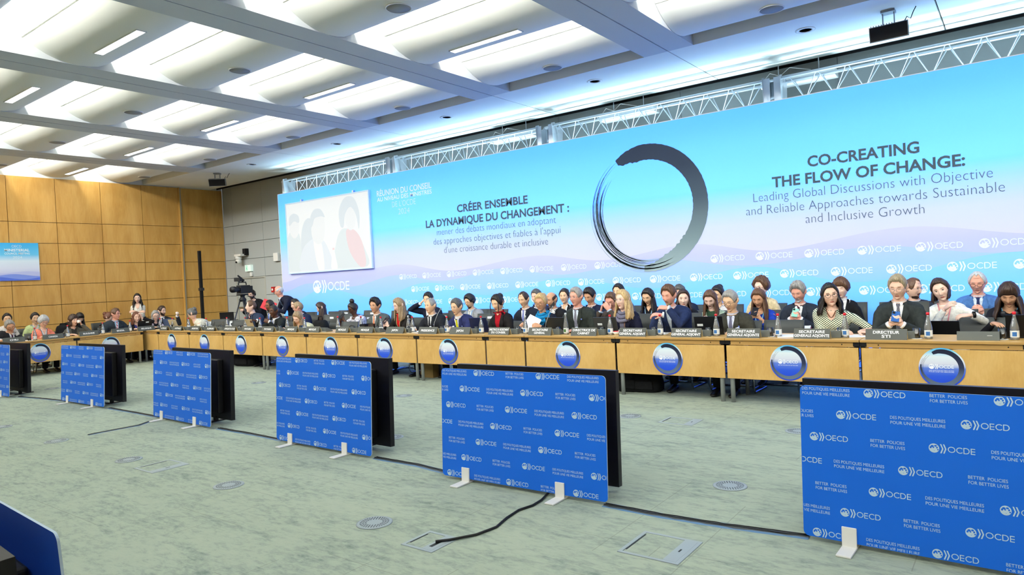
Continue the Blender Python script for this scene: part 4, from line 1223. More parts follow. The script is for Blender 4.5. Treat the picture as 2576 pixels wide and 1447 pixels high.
def person(key, label, head, rot=0.0, yaw=0, pitch=10, roll=0, sex='m', skin='light', hair=('short', 'brown'), outfit=('suit', (40, 42, 48)), lean=0.13, side=0.0, w=1.0,
           lh=None, rh=None, look='down', glasses=None, pz=0.53, stand=False, beard=None, extra=(), twist=0, s=1.04, group=None, lips='n', trousers=(30, 31, 36), sl=1.0, legs=None, elbow=None):
    """head: world point of the middle of the head; local frame: face towards -y, left hand +x"""
    seed = sum(ord(ch) * (i + 3) for i, ch in enumerate(key)); rnd = random.Random(seed)
    hz = head[2]
    hl = np.array([side, -lean, hz])
    RZ = Matrix.Rotation(rot, 3, 'Z')
    off = RZ @ Vector((side, -lean, 0))
    root = Vector((head[0] - off.x, head[1] - off.y, 0))
    Rh = Matrix.Translation(Vector(hl)) @ rotm(yaw, pitch, roll) @ Matrix.Scale(s * 1.03, 4)
    N = hl + np.array([-0.10 * math.sin(rad(roll)) * 1.0, 0.036 + 0.05 * math.sin(rad(max(0, pitch))), -0.166]) * s
    P = np.array([0, 0.0, pz])
    A = np.array([math.cos(rad(twist)), math.sin(rad(twist)), 0.0])
    H_ = N[2] - P[2]
    mid = np.array([side * 0.3, 0.03 - lean * 0.25, P[2] + H_ * 0.55])
    def spine(t):
        if t < 0: return P + np.array((0, 0, t * H_))
        if t > 1: return N + (N - mid) / np.linalg.norm(N - mid) * (t - 1) * H_
        return (1 - t) ** 2 * P + 2 * t * (1 - t) * (mid * 2 - (P + N) / 2) + t * t * N
    tt, rx, ry = TORSO[sex]
    def torso(k, kd=None, n=22):
        rings = []
        ang = np.arange(n) * 2 * math.pi / n
        ca, sa = np.cos(ang), np.sin(ang); pw = 2 / 2.35
        ca = np.sign(ca) * np.abs(ca) ** pw; sa = np.sign(sa) * np.abs(sa) ** pw
        for t, a, d in zip(tt, rx, ry):
            T = spine(t + 0.02) - spine(t - 0.02); T /= np.linalg.norm(T)
            ax = A - np.dot(A, T) * T; ax /= np.linalg.norm(ax); dp = np.cross(T, ax)
            kk = k if t < 0.94 else (k + (1 - k) * 0.5)
            rings.append(spine(t) + (a * w * s * kk) * ca[:, None] * ax + (d * s * (0.5 + 0.5 * w) * kk) * sa[:, None] * dp)
        return rings
    Sc = spine(0.885)
    l1, l2 = 0.285 * s, 0.255 * s
    arms = {}
    for sg, h in ((1, lh), (-1, rh)):
        J = Sc + A * sg * (0.168 if sex == 'm' else 0.142) * s * w + np.array((0, 0, -0.016))
        h = h or {}
        tg = np.array(h.get('p', (sg * 0.14, -lean - 0.22, 0.785)), float)
        pole = h.get('pole', (sg * 0.6, 0.35, -0.9))
        el_, T = ik(J, tg, l1, l2, pole)
        arms[sg] = (J, el_, T, h)
    # --- body: trunk, neck, arms and legs under the clothes, head and hands on them
    b = MB(); b.loft(torso(0.86))
    nk = hl + np.array((0, 0.012, -0.05)) * s
    b.tube([N + np.array((0, 0.01, -0.05)), N * 0.5 + nk * 0.5, nk], [0.064 * s * (1 if sex == 'm' else 0.86), 0.056 * s * (1 if sex == 'm' else 0.84), 0.056 * s * (1 if sex == 'm' else 0.86)], 14)
    for sg in (1, -1):
        J, E_, T, h = arms[sg]
        b.tube([J, (J + E_) / 2, E_, E_ * 0.5 + T * 0.5, T], [0.040 * s, 0.040 * s, 0.037 * s, 0.033 * s, 0.025 * s], 12)
    LEG = []
    for sg in (1, -1):
        if stand:
            hp = P + np.array((sg * 0.09, 0, 0)); kn = np.array((sg * 0.10, -0.02, 0.5)); an = np.array((sg * 0.10, 0.02, 0.09))
        else:
            dk, da, sp = (legs or (0.44, 0.40, 0.11))
            hp = P + np.array((sg * 0.09, 0, 0.0)); kn = np.array((sg * sp, -dk, 0.52)); an = np.array((sg * sp, -da, 0.09))
        LEG.append((hp, kn, an)); b.tube([hp, kn], [0.07, 0.048], 12); b.tube([kn + np.array((0, 0, 0.02)), an], [0.046, 0.034], 12)
    v, f = tmp_eval(b, 0.014 * s, 4)
    body = MB(); body.add(v, f, 0, True)
    body.add(HV, HF, 0, True, Rh)
    # face
    lk = look
    for sg in (-1, 1):
        x = sg * 0.0315
        if lk == 'open':
            body_e = [(x - 0.012, x - 0.012, 0.0105), (x - 0.0095, x + 0.0095, 0.0145), (x - 0.013, x + 0.013, 0.0105), (x - 0.009, x + 0.009, 0.0068), (x, x, 0.0055)]
            face_patch(body, [(x - 0.006, x + 0.006, 0.0150), (x - 0.0135, x + 0.0125, 0.0108), (x - 0.008, x + 0.008, 0.0066)], 1, 0.0035, Rh)
            face_patch(body, [(x - 0.0045, x + 0.0045, 0.0150), (x - 0.0062, x + 0.0062, 0.0110), (x - 0.0045, x + 0.0045, 0.0070)], 2, 0.0045, Rh)
            face_patch(body, [(x - 0.010, x + 0.010, 0.0172), (x - 0.0145, x + 0.0145, 0.0142)], 2, 0.005, Rh)
        else:
            face_patch(body, [(x - 0.0125, x + 0.0125, 0.0068), (x - 0.0105, x + 0.0105, 0.0046)], 2, 0.002, Rh)
        face_patch(body, [(x - 0.011, x + 0.011, 0.0352), (x - 0.0155, x + 0.0155, 0.0325), (x - 0.013, x + 0.013, 0.0308)], 4, 0.0016, Rh)
    face_patch(body, [(-0.013, 0.013, -0.0565), (-0.023, 0.023, -0.0622), (-0.015, 0.015, -0.0695)], 3, 0.0012, Rh)
    face_patch(body, [(-0.0225, 0.0225, -0.0622), (-0.0205, 0.0205, -0.0634)], 5, 0.0020, Rh)
    # hands
    HM = {}
    for sg in (1, -1):
        J, E_, T, h = arms[sg]
        v, f = HANDS[h.get('pose', 'relax')]
        d = np.array(h.get('dir', (T - E_) / np.linalg.norm(T - E_)), float); d /= np.linalg.norm(d)
        zt = np.array(h.get('back', (0, 0, 1)), float); zt = zt - np.dot(zt, d) * d; zt /= np.linalg.norm(zt) + 1e-9
        xt = np.cross(d, zt)
        if sg < 0: v = v * np.array((-1, 1, 1)); f = [q[::-1] for q in f]
        # left hand: thumb (+x of the model) points to xt
        k = (1.0 if sex == 'm' else 0.9) * s
        Mx = np.eye(4); Mx[:3, 0] = xt * k * (1); Mx[:3, 1] = d * k; Mx[:3, 2] = zt * k; Mx[:3, 3] = T
        body.add(v, f, 0, True, Mx); HM[sg] = (T, d, zt, xt)
    sm = SKIN(skin)
    hc = hair[1] if hair[1] in ('black', 'darkbrown', 'brown', 'auburn', 'darkgrey') else ('brown' if hair[1] in ('ash', 'sandy') else 'ash' if hair[1] == 'blond' else 'grey')
    BVt = BVHTree.FromPolygons([tuple(p) for p in np.concatenate(torso(1.0, n=40))], [(i * 40 + j, i * 40 + (j + 1) % 40, (i + 1) * 40 + (j + 1) % 40, (i + 1) * 40 + j) for i in range(len(tt) - 1) for j in range(40)])
    def fy(x, z):
        r = BVt.ray_cast(Vector((x, -3, z)), Vector((0, 1, 0)))
        return r[0].y if r[0] is not None else None
    def chest(mb, rows, m, lift, nu=7, smooth=True):
        V = []; last = N[1] - 0.06
        for z, u0, u1 in rows:
            for t in np.linspace(0, 1, nu):
                u = u0 + (u1 - u0) * t; y = fy(N[0] + u, N[2] + z)
                if y is None: y = last
                last = y; V.append((N[0] + u, y - lift, N[2] + z))
        mb.add(V, [(r * nu + c, (r + 1) * nu + c, (r + 1) * nu + c + 1, r * nu + c + 1) for r in range(len(rows) - 1) for c in range(nu - 1)], m, smooth)
    def vrows(z0, z1, w0, w1, n=12, cen=0.0, pw=1.0):
        return [(z0 + (z1 - z0) * t, cen - (w0 + (w1 - w0) * t ** pw), cen + (w0 + (w1 - w0) * t ** pw)) for t in np.linspace(0, 1, n)]
    kind = outfit[0]
    vd = 0.29
    if kind == 'top':
        nd, nw = outfit[2] if len(outfit) > 2 else (0.07, 0.06)
        chest(body, [(0.03 - (0.03 + nd) * t, -nw * math.sqrt(max(0, 1 - t ** 2)), nw * math.sqrt(max(0, 1 - t ** 2))) for t in np.linspace(0, 1, 9)], 0, 0.009)
    elif kind == 'blazer':
        nd = outfit[3] if len(outfit) > 3 else 0.08
        chest(body, [(0.03 - (0.03 + nd) * t, -0.05 * (1 - t), 0.05 * (1 - t)) for t in np.linspace(0, 1, 8)], 0, 0.011)
    po = body.obj('person', [sm, EYEW, EYED, LIPM['d' if skin in ('dark', 'brown') else lips], HAIR(hc), LIPM['d']])
    po.location = root; po.rotation_euler = (0, 0, rot)
    tag(po, label, 'person', group)
    PEOPLE[key] = (po, N, HM, Rh, root, rot)
    # --- garments
    jc = CLOTH(outfit[1], outfit[4] if kind == 'blazer' and len(outfit) > 4 else (outfit[3] if kind == 'top' and len(outfit) > 3 else None))
    g = MB(); g.loft(torso(1.0))
    ks = 1.0 if sex == 'm' else 0.86
    ks *= 0.96 if kind == 'top' else 1.04
    for sg in (1, -1):
        J, E_, T, h = arms[sg]
        Tw = E_ + (T - E_) * 0.93
        if sl >= 1: pts = [J - A * sg * 0.03, J + (E_ - J) * 0.2, J + (E_ - J) * 0.6, E_, E_ + (Tw - E_) * 0.5, Tw]; rr = [0.056, 0.062, 0.057, 0.054, 0.049, 0.042]
        elif sl > 0.5:
            q = E_ + (T - E_) * (sl - 0.5) * 2; pts = [J - A * sg * 0.03, J + (E_ - J) * 0.2, J + (E_ - J) * 0.6, E_, q]; rr = [0.056, 0.062, 0.056, 0.053, 0.048]
        else:
            q = J + (E_ - J) * sl * 2; pts = [J - A * sg * 0.03, J + (E_ - J) * 0.2, q]; rr = [0.056, 0.064, 0.066]
        rgs = tube_rings(pts, [(r * ks * s, r * ks * s) for r in rr], 14)
        rgs = [r + 0.004 * np.sin(np.arange(14)[:, None] * 1.8 + 2.3 * i + sg) * (r - r.mean(0)) / 0.06 for i, r in enumerate(rgs)]
        g.loft(rgs)
    v, f = tmp_eval(g, 0.0135 * s, 7)
    G = MB(); G.add(v, f, 0, True)
    if kind in ('suit', 'blazer'):
        vd = 0.30 if kind == 'suit' else 0.36
        for sg in (-1, 1):                          # lapels
            rows = []
            for t in np.linspace(0, 1, 14):
                z = 0.035 - (vd + 0.035) * t
                inner = (0.056 if kind == 'suit' else 0.066) * (1 - t) + 0.004
                wd_ = np.interp(t, [0, 0.30, 0.36, 0.42, 1], [0.022, 0.045, 0.064, 0.068, 0.012])
                rows.append((z, sg * inner, sg * (inner + wd_)) if sg > 0 else (z, sg * (inner + wd_), sg * inner))
            chest(G, rows, 0, 0.014)
    jo = G.obj({'suit': 'jacket', 'blazer': 'jacket', 'top': 'top'}[kind], jc, po)
    wh = CLOTH(outfit[2] if kind == 'suit' else (240, 240, 238))
    if kind == 'suit':
        S_ = MB(); chest(S_, vrows(0.045, -vd, 0.062, 0.004), 0, 0.0085)
        ring = tube_rings([N + np.array((0, 0.012, -0.02)), N + np.array((0, -0.004, 0.04))], [(0.071 * s * (0.92 if sex == 'f' else 1), 0.069 * s)] * 2, 18)
        S_.loft(ring, caps=False)
        for sg in (-1, 1):
            rows = [(0.045 - 0.09 * t, sg * 0.012 * (1 - t) + sg * 0.004 + sg * 0.018 * t, sg * (0.052 - 0.014 * t)) for t in np.linspace(0, 1, 6)]
            if sg < 0: rows = [(z, b_, a_) for z, a_, b_ in rows]
            chest(S_, rows, 0, 0.0135)
        for sg in (1, -1):
            T, d, zt, xt = HM[sg]
            S_.tube([T - d * 0.025, T - d * 0.002], 0.037 * s, 14)
        so = S_.obj('shirt', wh, po)
        if len(outfit) > 3 and outfit[3]:
            T_ = MB(); tp = outfit[4] if len(outfit) > 4 else None
            chest(T_, [(0.002, -0.020, 0.020), (-0.012, -0.019, 0.019), (-0.036, -0.012, 0.012), (-0.04, -0.013, 0.013), (-0.12, -0.021, 0.021), (-0.21, -0.027, 0.027), (-vd - 0.01, -0.028, 0.028)], 0, 0.0145, 5)
            T_.obj('tie', CLOTH(outfit[3], tp), so)
    elif kind == 'blazer' and outfit[2]:
        S_ = MB()
        nd = outfit[3] if len(outfit) > 3 else 0.08
        for sg in (-1, 1):
            rows = []
            for t in np.linspace(0, 1, 14):
                z = 0.03 - (vd + 0.01) * t; o_ = 0.066 * (1 - t) + 0.006 + 0.03; i_ = max(0.0, 0.05 * (1 - (0.03 - z) / (0.03 + nd)))
                rows.append((z, sg * i_, sg * o_) if sg > 0 else (z, sg * o_, sg * i_))
            chest(S_, rows, 0, 0.0095)
        S_.obj('blouse', CLOTH(outfit[2]), po)
    # trousers and shoes
    T_ = MB()
    for (hp, kn, an), sg in zip(LEG, (1, -1)):
        if stand: T_.tube([hp + np.array((0, 0, 0.12)), hp, kn, an + np.array((0, 0, 0.0))], [0.09, 0.10, 0.068, 0.058], 14)
        else:
            T_.tube([hp + np.array((0, 0.06, 0.0)), hp * 0.5 + kn * 0.5, kn + np.array((0, -0.015, 0.0)), kn + np.array((0, -0.02, -0.07)), kn * 0.4 + an * 0.6, an], [0.095, 0.085, 0.070, 0.066, 0.06, 0.056], 14)
    v, f = tmp_eval(T_, 0.02, 3); T_ = MB(); T_.add(v, f, 0, True); T_.obj('trousers', CLOTH(trousers), po)
    for hp, kn, an in LEG:
        S_ = MB(); c0 = an + np.array((0, 0.03, -0.05))
        R_ = []
        for y, rx_, rz_, zc in ((0.045, 0.020, 0.018, 0.028), (0.03, 0.034, 0.036, 0.044), (-0.01, 0.038, 0.045, 0.05), (-0.07, 0.040, 0.034, 0.038), (-0.14, 0.046, 0.024, 0.028), (-0.19, 0.040, 0.018, 0.022), (-0.215, 0.018, 0.010, 0.018)):
            a = np.arange(14) * 2 * math.pi / 14
            R_.append(np.stack([an[0] + rx_ * np.cos(a), an[1] + 0.02 + y + 0 * a, np.maximum(0.002, zc + rz_ * np.sin(a))], 1))
        S_.loft(R_); S_.obj('shoe', SHOEM, po)
    # --- hair
    hk, hcol = hair[0], hair[1]; ho = hair[2] if len(hair) > 2 else {}
    Hm = MB()
    if hk == 'short': hair_cap(Hm, Rh, HL_M, ho.get('top', 0.020), ho.get('side', 0.008), seed, rough=ho.get('rough', 0.0025), quiff=ho.get('quiff', 0.006))
    elif hk == 'receding': hair_cap(Hm, Rh, HL_REC, ho.get('top', 0.014), ho.get('side', 0.008), seed, rough=0.002)
    elif hk == 'bald': hair_cap(Hm, Rh, ([0, 50, 58, 72, 84, 100, 120, 150, 180], [74, 76, 82, 92, 80, 84, 108, 118, 120]), 0.006, 0.006, seed, ([0, 50, 80, 120, 180], [70, 72, 62, 56, 52]), rough=0.0015)
    elif hk == 'shaved': hair_cap(Hm, Rh, HL_M, 0.0035, 0.003, seed, rough=0.0004, quiff=0)
    elif hk == 'curly': hair_cap(Hm, Rh, HL_F if sex == 'f' else HL_M, ho.get('top', 0.04), ho.get('side', 0.032), seed, rough=0.008)
    elif hk == 'crop': hair_cap(Hm, Rh, HL_FR, ho.get('top', 0.028), ho.get('side', 0.018), seed, rough=0.005)
    elif hk in ('long', 'bob', 'bun', 'pony'):
        hair_cap(Hm, Rh, HL_FR if ho.get('fringe') else HL_F, ho.get('top', 0.017), ho.get('side', 0.013), seed, rough=0.0022, quiff=0.003)
        if hk == 'long': hair_long(Hm, Rh, ho.get('L', 0.33), seed, ho.get('a0', 60), flare=ho.get('flare', 0.03), wave=ho.get('wave', 0.006))
        elif hk == 'bob': hair_long(Hm, Rh, ho.get('L', 0.15), seed, ho.get('a0', 60), flare=0.008, wave=0.003)
        elif hk == 'bun':
            Hm.ell((0, 0.085, 0.075) if not ho.get('high') else (0, 0.05, 0.14), (0.052, 0.046, 0.05), 16, 11, 0, Rh)
            if ho.get('strand'):
                for sg in (-1, 1):
                    p0 = np.array(Rh @ Vector((sg * 0.072, -0.06, 0.04))); Hm.tube([p0, p0 + np.array((sg * 0.012, -0.006, -0.07)), p0 + np.array((sg * 0.004, 0.0, -0.14)), p0 + np.array((sg * 0.012, 0.004, -0.2))], [0.007, 0.008, 0.006, 0.002], 6)
        else:
            p0 = np.array(Rh @ Vector((0, 0.115, 0.05))); Hm.tube([p0 + np.array((0, -0.03, 0.0)), p0 + np.array((0, 0.02, -0.02)), p0 + np.array((0, 0.035, -0.12)), p0 + np.array((0.01, 0.02, -0.26))], [0.02, 0.032, 0.03, 0.008], 10)
    if Hm.v: Hm.obj('hair', HAIR(hcol), po)
    if beard:
        B_ = MB(); na, nr = 31, 9; az = np.radians(np.linspace(-78, 78, na)); R_ = []
        for r in range(nr):
            t = r / (nr - 1); full = beard[1]
            up_ = np.interp(np.abs(np.degrees(az)), [0, 14, 30, 60, 78], [128, 126, 118 if full else 128, 104 if full else 132, 92 if full else 134])
            th = np.radians(up_ + (158 - up_) * t); Pp = head_pts(th, az); nn = Pp / np.linalg.norm(Pp, axis=1)[:, None]
            R_.append(Pp + nn * (0.0055 * math.sin(max(0.15, min(1, t * 3, (1 - t) * 3)) * math.pi / 2)))
        B_.loft(R_, 0, True, False, Rh, closed=False)
        V = []
        for z in (-0.043, -0.049, -0.054):
            for x in np.linspace(-0.027, 0.027, 8): V.append((x, face_y(x, z - abs(x) * 0.25) - 0.0035, z - abs(x) * 0.25))
        B_.add(V, [(r * 8 + c, r * 8 + c + 1, r * 8 + c + 9, r * 8 + c + 8) for r in range(2) for c in range(7)], 0, True, Rh)
        B_.obj('beard', HAIR(beard[0]), po)
    if glasses:
        gm = FRAMEM if glasses == 'dark' else FRAMEG; B_ = MB()
        for sg in (-1, 1):
            a = np.linspace(0, 2 * math.pi, 17)
            B_.tube([(sg * 0.033 + 0.025 * math.cos(q), -0.112 + 0.25 * abs(0.025 * math.cos(q) * 1.0) * (1 if math.cos(q) * sg > 0 else 0), 0.007 + 0.0185 * math.sin(q)) for q in a], 0.0019 if glasses == 'dark' else 0.0014, 6, 0, None)
            B_.tube([(sg * 0.058, -0.106, 0.012), (sg * 0.074, -0.07, 0.012), (sg * 0.081, 0.012, 0.014)], 0.0016, 6)
        B_.tube([(-0.009, -0.113, 0.010), (0, -0.117, 0.012), (0.009, -0.113, 0.010)], 0.0018, 6)
        v = np.concatenate(B_.v); C_ = MB(); C_.add(v, B_.f, 0, True, Rh); C_.obj('glasses', gm, po)
    # --- extras
    for ex in extra:
        kx = ex[0]; B_ = MB()
        if kx == 'pin':
            y = fy(N[0] + 0.10, N[2] - 0.14) or N[1] - 0.1
            B_.ell((N[0] + 0.10, y - 0.016, N[2] - 0.14), (0.011, 0.004, 0.011), 10, 7); B_.obj('lapel_pin', mat('pin_blue', (110, 130, 200), 0.3), jo)
        elif kx == 'badge':
            u, z = ex[1] if len(ex) > 1 else (-0.11, -0.26)
            chest(B_, [(z, u - 0.04, u + 0.04), (z - 0.02, u - 0.04, u + 0.04)], 0, 0.02, 3, False); chest(B_, [(z - 0.02, u - 0.04, u + 0.04), (z - 0.055, u - 0.04, u + 0.04)], 1, 0.02, 3, False)
            chest(B_, [(z + 0.035, u - 0.008, u + 0.008), (z, u - 0.008, u + 0.008)], 0, 0.022, 3, False)
            B_.obj('badge', [mat('badge_white', (236, 238, 242), 0.4), mat('badge_' + ex[2] if len(ex) > 2 else 'badge_plum', {'orange': (232, 140, 70), 'plum': (150, 40, 110), 'white': (226, 228, 236)}[ex[2] if len(ex) > 2 else 'plum'], 0.4)], jo)
        elif kx == 'lanyard':
            for sg in (-1, 1):
                chest(B_, [(0.03 - 0.36 * t, sg * (0.068 * (1 - t)) - 0.006, sg * (0.068 * (1 - t)) + 0.006) for t in np.linspace(0, 1, 14)], 0, 0.018, 3)
            B_.obj('lanyard', mat('lanyard_' + str(ex[1]), ex[1], 0.6), po)
        elif kx == 'scarf':
            for k, (dz, rx_, ry_, r_) in enumerate(((0.03, 0.078, 0.078, 0.024), (0.0, 0.094, 0.095, 0.028), (-0.035, 0.108, 0.112, 0.026))):
                pts = []
                for a in np.linspace(0, 2 * math.pi, 25): pts.append((N[0] + rx_ * math.cos(a), N[1] + 0.0 + ry_ * math.sin(a), N[2] + dz - 0.035 * max(0, -math.sin(a)) * (1 + k * 0.6) + 0.004 * math.sin(5 * a + k)))
                B_.tube(pts, r_, 10)
            if ex[2] == 'big':
                chest(B_, [(-0.02 - 0.26 * t, -0.10 * (1 - t) ** 0.8 - 0.012 + 0.012 * math.sin(9 * t), 0.10 * (1 - t) ** 0.8 + 0.012 + 0.010 * math.sin(7 * t)) for t in np.linspace(0, 1, 14)], 0, 0.034, 11)
            else:
                chest(B_, [(-0.03 - 0.22 * t, -0.03 - 0.01 * t, 0.02 + 0.01 * t) for t in np.linspace(0, 1, 9)], 0, 0.03, 5)
            v = np.concatenate(B_.v); C_ = MB(); C_.add(v, B_.f, 0, True); C_.obj('scarf', CLOTH(ex[1], 'dots' if ex[2] != 'big' else None), po)
        elif kx == 'headphones':
            a = np.linspace(0.0, math.pi, 15)
            if ex[1] == 'on':
                B_.tube([(0.088 * math.cos(q), 0.01, 0.01 + 0.135 * math.sin(q)) for q in a], 0.007, 8)
                for sg in (-1, 1): B_.ell((sg * 0.088, 0.01, 0.0), (0.016, 0.03, 0.036), 12, 8)
                C_ = MB(); C_.add(np.concatenate(B_.v), B_.f, 0, True, Rh); C_.obj('headphones', mat('headphone_' + ex[2], {'dark': (30, 32, 38), 'white': (214, 214, 210)}[ex[2]], 0.4), po)
            else:
                B_.tube([N + np.array((0.085 * math.cos(q + math.pi / 2 + 0.9), 0.01 + 0.085 * math.sin(q * 1.42 - 0.3), 0.025 - 0.02 * abs(math.cos(q)))) for q in a], 0.008, 8)
                for sg in (-1, 1): B_.ell((N[0] + sg * 0.055, N[1] - 0.095, N[2] - 0.03), (0.03, 0.018, 0.034), 12, 8)
                B_.obj('headphones', mat('headphone_' + ex[2], {'dark': (30, 32, 38), 'white': (214, 214, 210)}[ex[2]], 0.4), po)
        elif kx == 'earring':
            for sg in (-1, 1):
                p0 = Rh @ Vector((sg * 0.082, 0.0, -0.05 - ex[1])); B_.ell(tuple(p0), (ex[1] * 0.45, ex[1], ex[1]), 12, 8)
            B_.obj('earring', mat('gold', (222, 190, 120), 0.3, 0.8), po)
        elif kx == 'square':
            chest(B_, [(-0.19, 0.075, 0.11), (-0.205, 0.08, 0.125), (-0.225, 0.075, 0.12)], 0, 0.02, 4); B_.obj('pocket_square', CLOTH(ex[1]), jo)
        elif kx == 'collar':
            ring = tube_rings([N + np.array((0, 0.012, -0.03)), N + np.array((0, -0.006, 0.06))], [(0.062 * s, 0.060 * s)] * 2, 18); B_.loft(ring, caps=False)
            B_.obj('collar', CLOTH(ex[1]), po)
        elif kx == 'necklace':
            for sg in (-1, 1):
                chest(B_, [(0.02 - 0.1 * t, sg * 0.055 * (1 - t) ** 0.6 - 0.006, sg * 0.055 * (1 - t) ** 0.6 + 0.006) for t in np.linspace(0, 1, 10)], 0, 0.02, 3)
            B_.obj('necklace', mat('beads', (96, 60, 40), 0.4), po)
        elif kx == 'watch':
            T, d, zt, xt = HM[1]; B_.tube([T - d * 0.05, T - d * 0.025], 0.033 * s, 12); B_.box(tuple(T - d * 0.037 + zt * 0.034), (0.03, 0.03, 0.012)); B_.obj('watch', SCRBLK, po)
    return po


def hand_point(key, sg, along=0.09, lift=0.0):
    po, N, HM, Rh, root, rot = PEOPLE[key]
    T, d, zt, xt = HM[sg]
    p = Vector(T + d * along + zt * lift)
    return Matrix.Translation(root) @ Matrix.Rotation(rot, 4, 'Z') @ p

# ------------------------------------------------------------------ chairs
CHAIRL = mat('chair_leather', (70, 74, 73), 0.5, k=0.85)
CHAIRB = mat('chair_black', (28, 29, 31), 0.45)
TAGM = mat('tag_white', (232, 234, 238), 0.5)
chair0 = None
SEATZ = 0.44


def chair(x, y, rot, label, top=0.92, tagged=False, group='cantilever conference chairs'):
    """seat centre at x, y; sitter faces -y when rot is 0"""
    th = thing('conference_chair', label, 'chair', (x, y, 0), rot, group)
    for nm, par in chair_parts(top).items():
        for me in par:
            o = bpy.data.objects.new(nm, me); COL.objects.link(o); o.parent = th
    if tagged:
        MB().box2((0.01, 0.183 + 0.02 * (top - 0.84), top - 0.085), (0.13, 0.19 + 0.02 * (top - 0.84), top - 0.045)).obj('seat_tag', TAGM, th)
    return th


CH = {}


def chair_parts(top):
    if top in CH: return CH[top]
    out = {}
    def keep(nm, b, m, bev=0.0):
        o = b.obj('tmp', m)
        if bev:
            q = o.modifiers.new('b', 'BEVEL'); q.width = bev; q.segments = 3
            me = bpy.data.meshes.new_from_object(o.evaluated_get(bpy.context.evaluated_depsgraph_get()))
            for pl in me.polygons: pl.use_smooth = True
        else: me = o.data.copy()
        me.name = nm; bpy.data.objects.remove(o); out.setdefault(nm, []).append(me)
    b = MB(); b.box2((-0.25, -0.26, SEATZ - 0.06), (0.25, 0.22, SEATZ)); keep('seat', b, CHAIRL, 0.02)
    b = MB(); R = []
    for z, yy in ((SEATZ - 0.03, 0.20), (SEATZ + 0.15, 0.205), (0.5 * (SEATZ + top) + 0.1, 0.22), (top, 0.25)):
        xs_ = np.linspace(-0.245, 0.245, 9); f_ = [(x, yy + 0.10 * (1 - (x / 0.245) ** 2) * 0.45 - 0.02, z) for x in xs_]; k_ = [(x, y_ + 0.035, z) for x, y_, z in f_[::-1]]
        R.append(f_ + k_)
    b.loft(R, smooth=True); keep('backrest', b, CHAIRL)
    for s in (-1, 1):
        b = MB(); b.tube([(s * 0.27, -0.20, 0.62), (s * 0.275, -0.05, 0.655), (s * 0.275, 0.12, 0.655), (s * 0.27, 0.22, 0.64)], [0.016, 0.02, 0.02, 0.016], 10); keep('armrest', b, CHAIRB)
    for s in (-1, 1):
        b = MB(); b.tube([(s * 0.27, 0.2, 0.63), (s * 0.27, 0.16, SEATZ - 0.04), (s * 0.27, -0.16, SEATZ - 0.045), (s * 0.27, -0.235, SEATZ - 0.08), (s * 0.27, -0.25, 0.05), (s * 0.27, -0.21, 0.014), (s * 0.27, 0.22, 0.014)], 0.0125, 10)
        keep('leg', b, CHROME)
    b = MB(); b.cyl((-0.27, 0.21, 0.014), (0.27, 0.21, 0.014), 0.0125, 10); keep('rear_bar', b, CHROME)
    CH[top] = out
    return out


# ------------------------------------------------------------------ who sits where
def hp(px, py, y): return at_plane(px, py, 1, y)
def hx(px, py, x): return at_plane(px, py, 0, x)
def tab(x=0.13, y=-0.34, z=0.765, pose='flat', sg=1, d=None): return dict(p=(sg * x, y, z + 0.012), dir=d or (-sg * 0.45, -0.85, -0.06), back=(0.05 * sg, -0.1, 1), pose=pose)
def TAB(**k): return dict(lh=tab(sg=1, **k), rh=tab(sg=-1, **k))
def PHONE(z=0.86, y=-0.34, x=0.055, cx=0.0):
    return dict(lh=dict(p=(cx + x, y, z), dir=(-0.62, -0.25, 0.45), back=(0.35, -0.9, 0.1), pose='grip'), rh=dict(p=(cx - x, y, z), dir=(0.62, -0.25, 0.45), back=(-0.35, -0.9, 0.1), pose='grip'))
def CLASP(z=0.785, y=-0.36): return dict(lh=dict(p=(0.085, y, z), dir=(-0.8, -0.5, 0), back=(0.2, -0.5, 0.9), pose='grip'), rh=dict(p=(-0.085, y, z), dir=(0.8, -0.5, 0), back=(-0.2, -0.5, 0.9), pose='grip'))
def LAP(z=0.62, y=-0.30): return dict(lh=dict(p=(0.11, y, z), dir=(-0.5, -0.8, -0.1), pose='relax'), rh=dict(p=(-0.11, y, z), dir=(0.5, -0.8, -0.1), pose='relax'))


CHAR, NAVY, BLK, DGREEN = (50, 56, 56), (30, 36, 62), (26, 26, 28), (48, 54, 50)
WHT = (240, 242, 244)
FRONT, BACK, SIDE = [], [], []
SEATED = []


def sit(key, short, act, head, top=0.85, tagged=False, mk=True, **k):
    """short: the clothes; act: pose and place"""
    po = person(key, 'person in %s, %s' % (short, act), head, **k)
    if mk:
        l = Vector((0, 0.03, 0)); R = Matrix.Rotation(k.get('rot', 0.0), 3, 'Z')
        q = po.location + R @ l
        chair(q.x, q.y, k.get('rot', 0.0), 'dark grey chair under the person in ' + short, top, tagged)
    return po


FY = 8.42
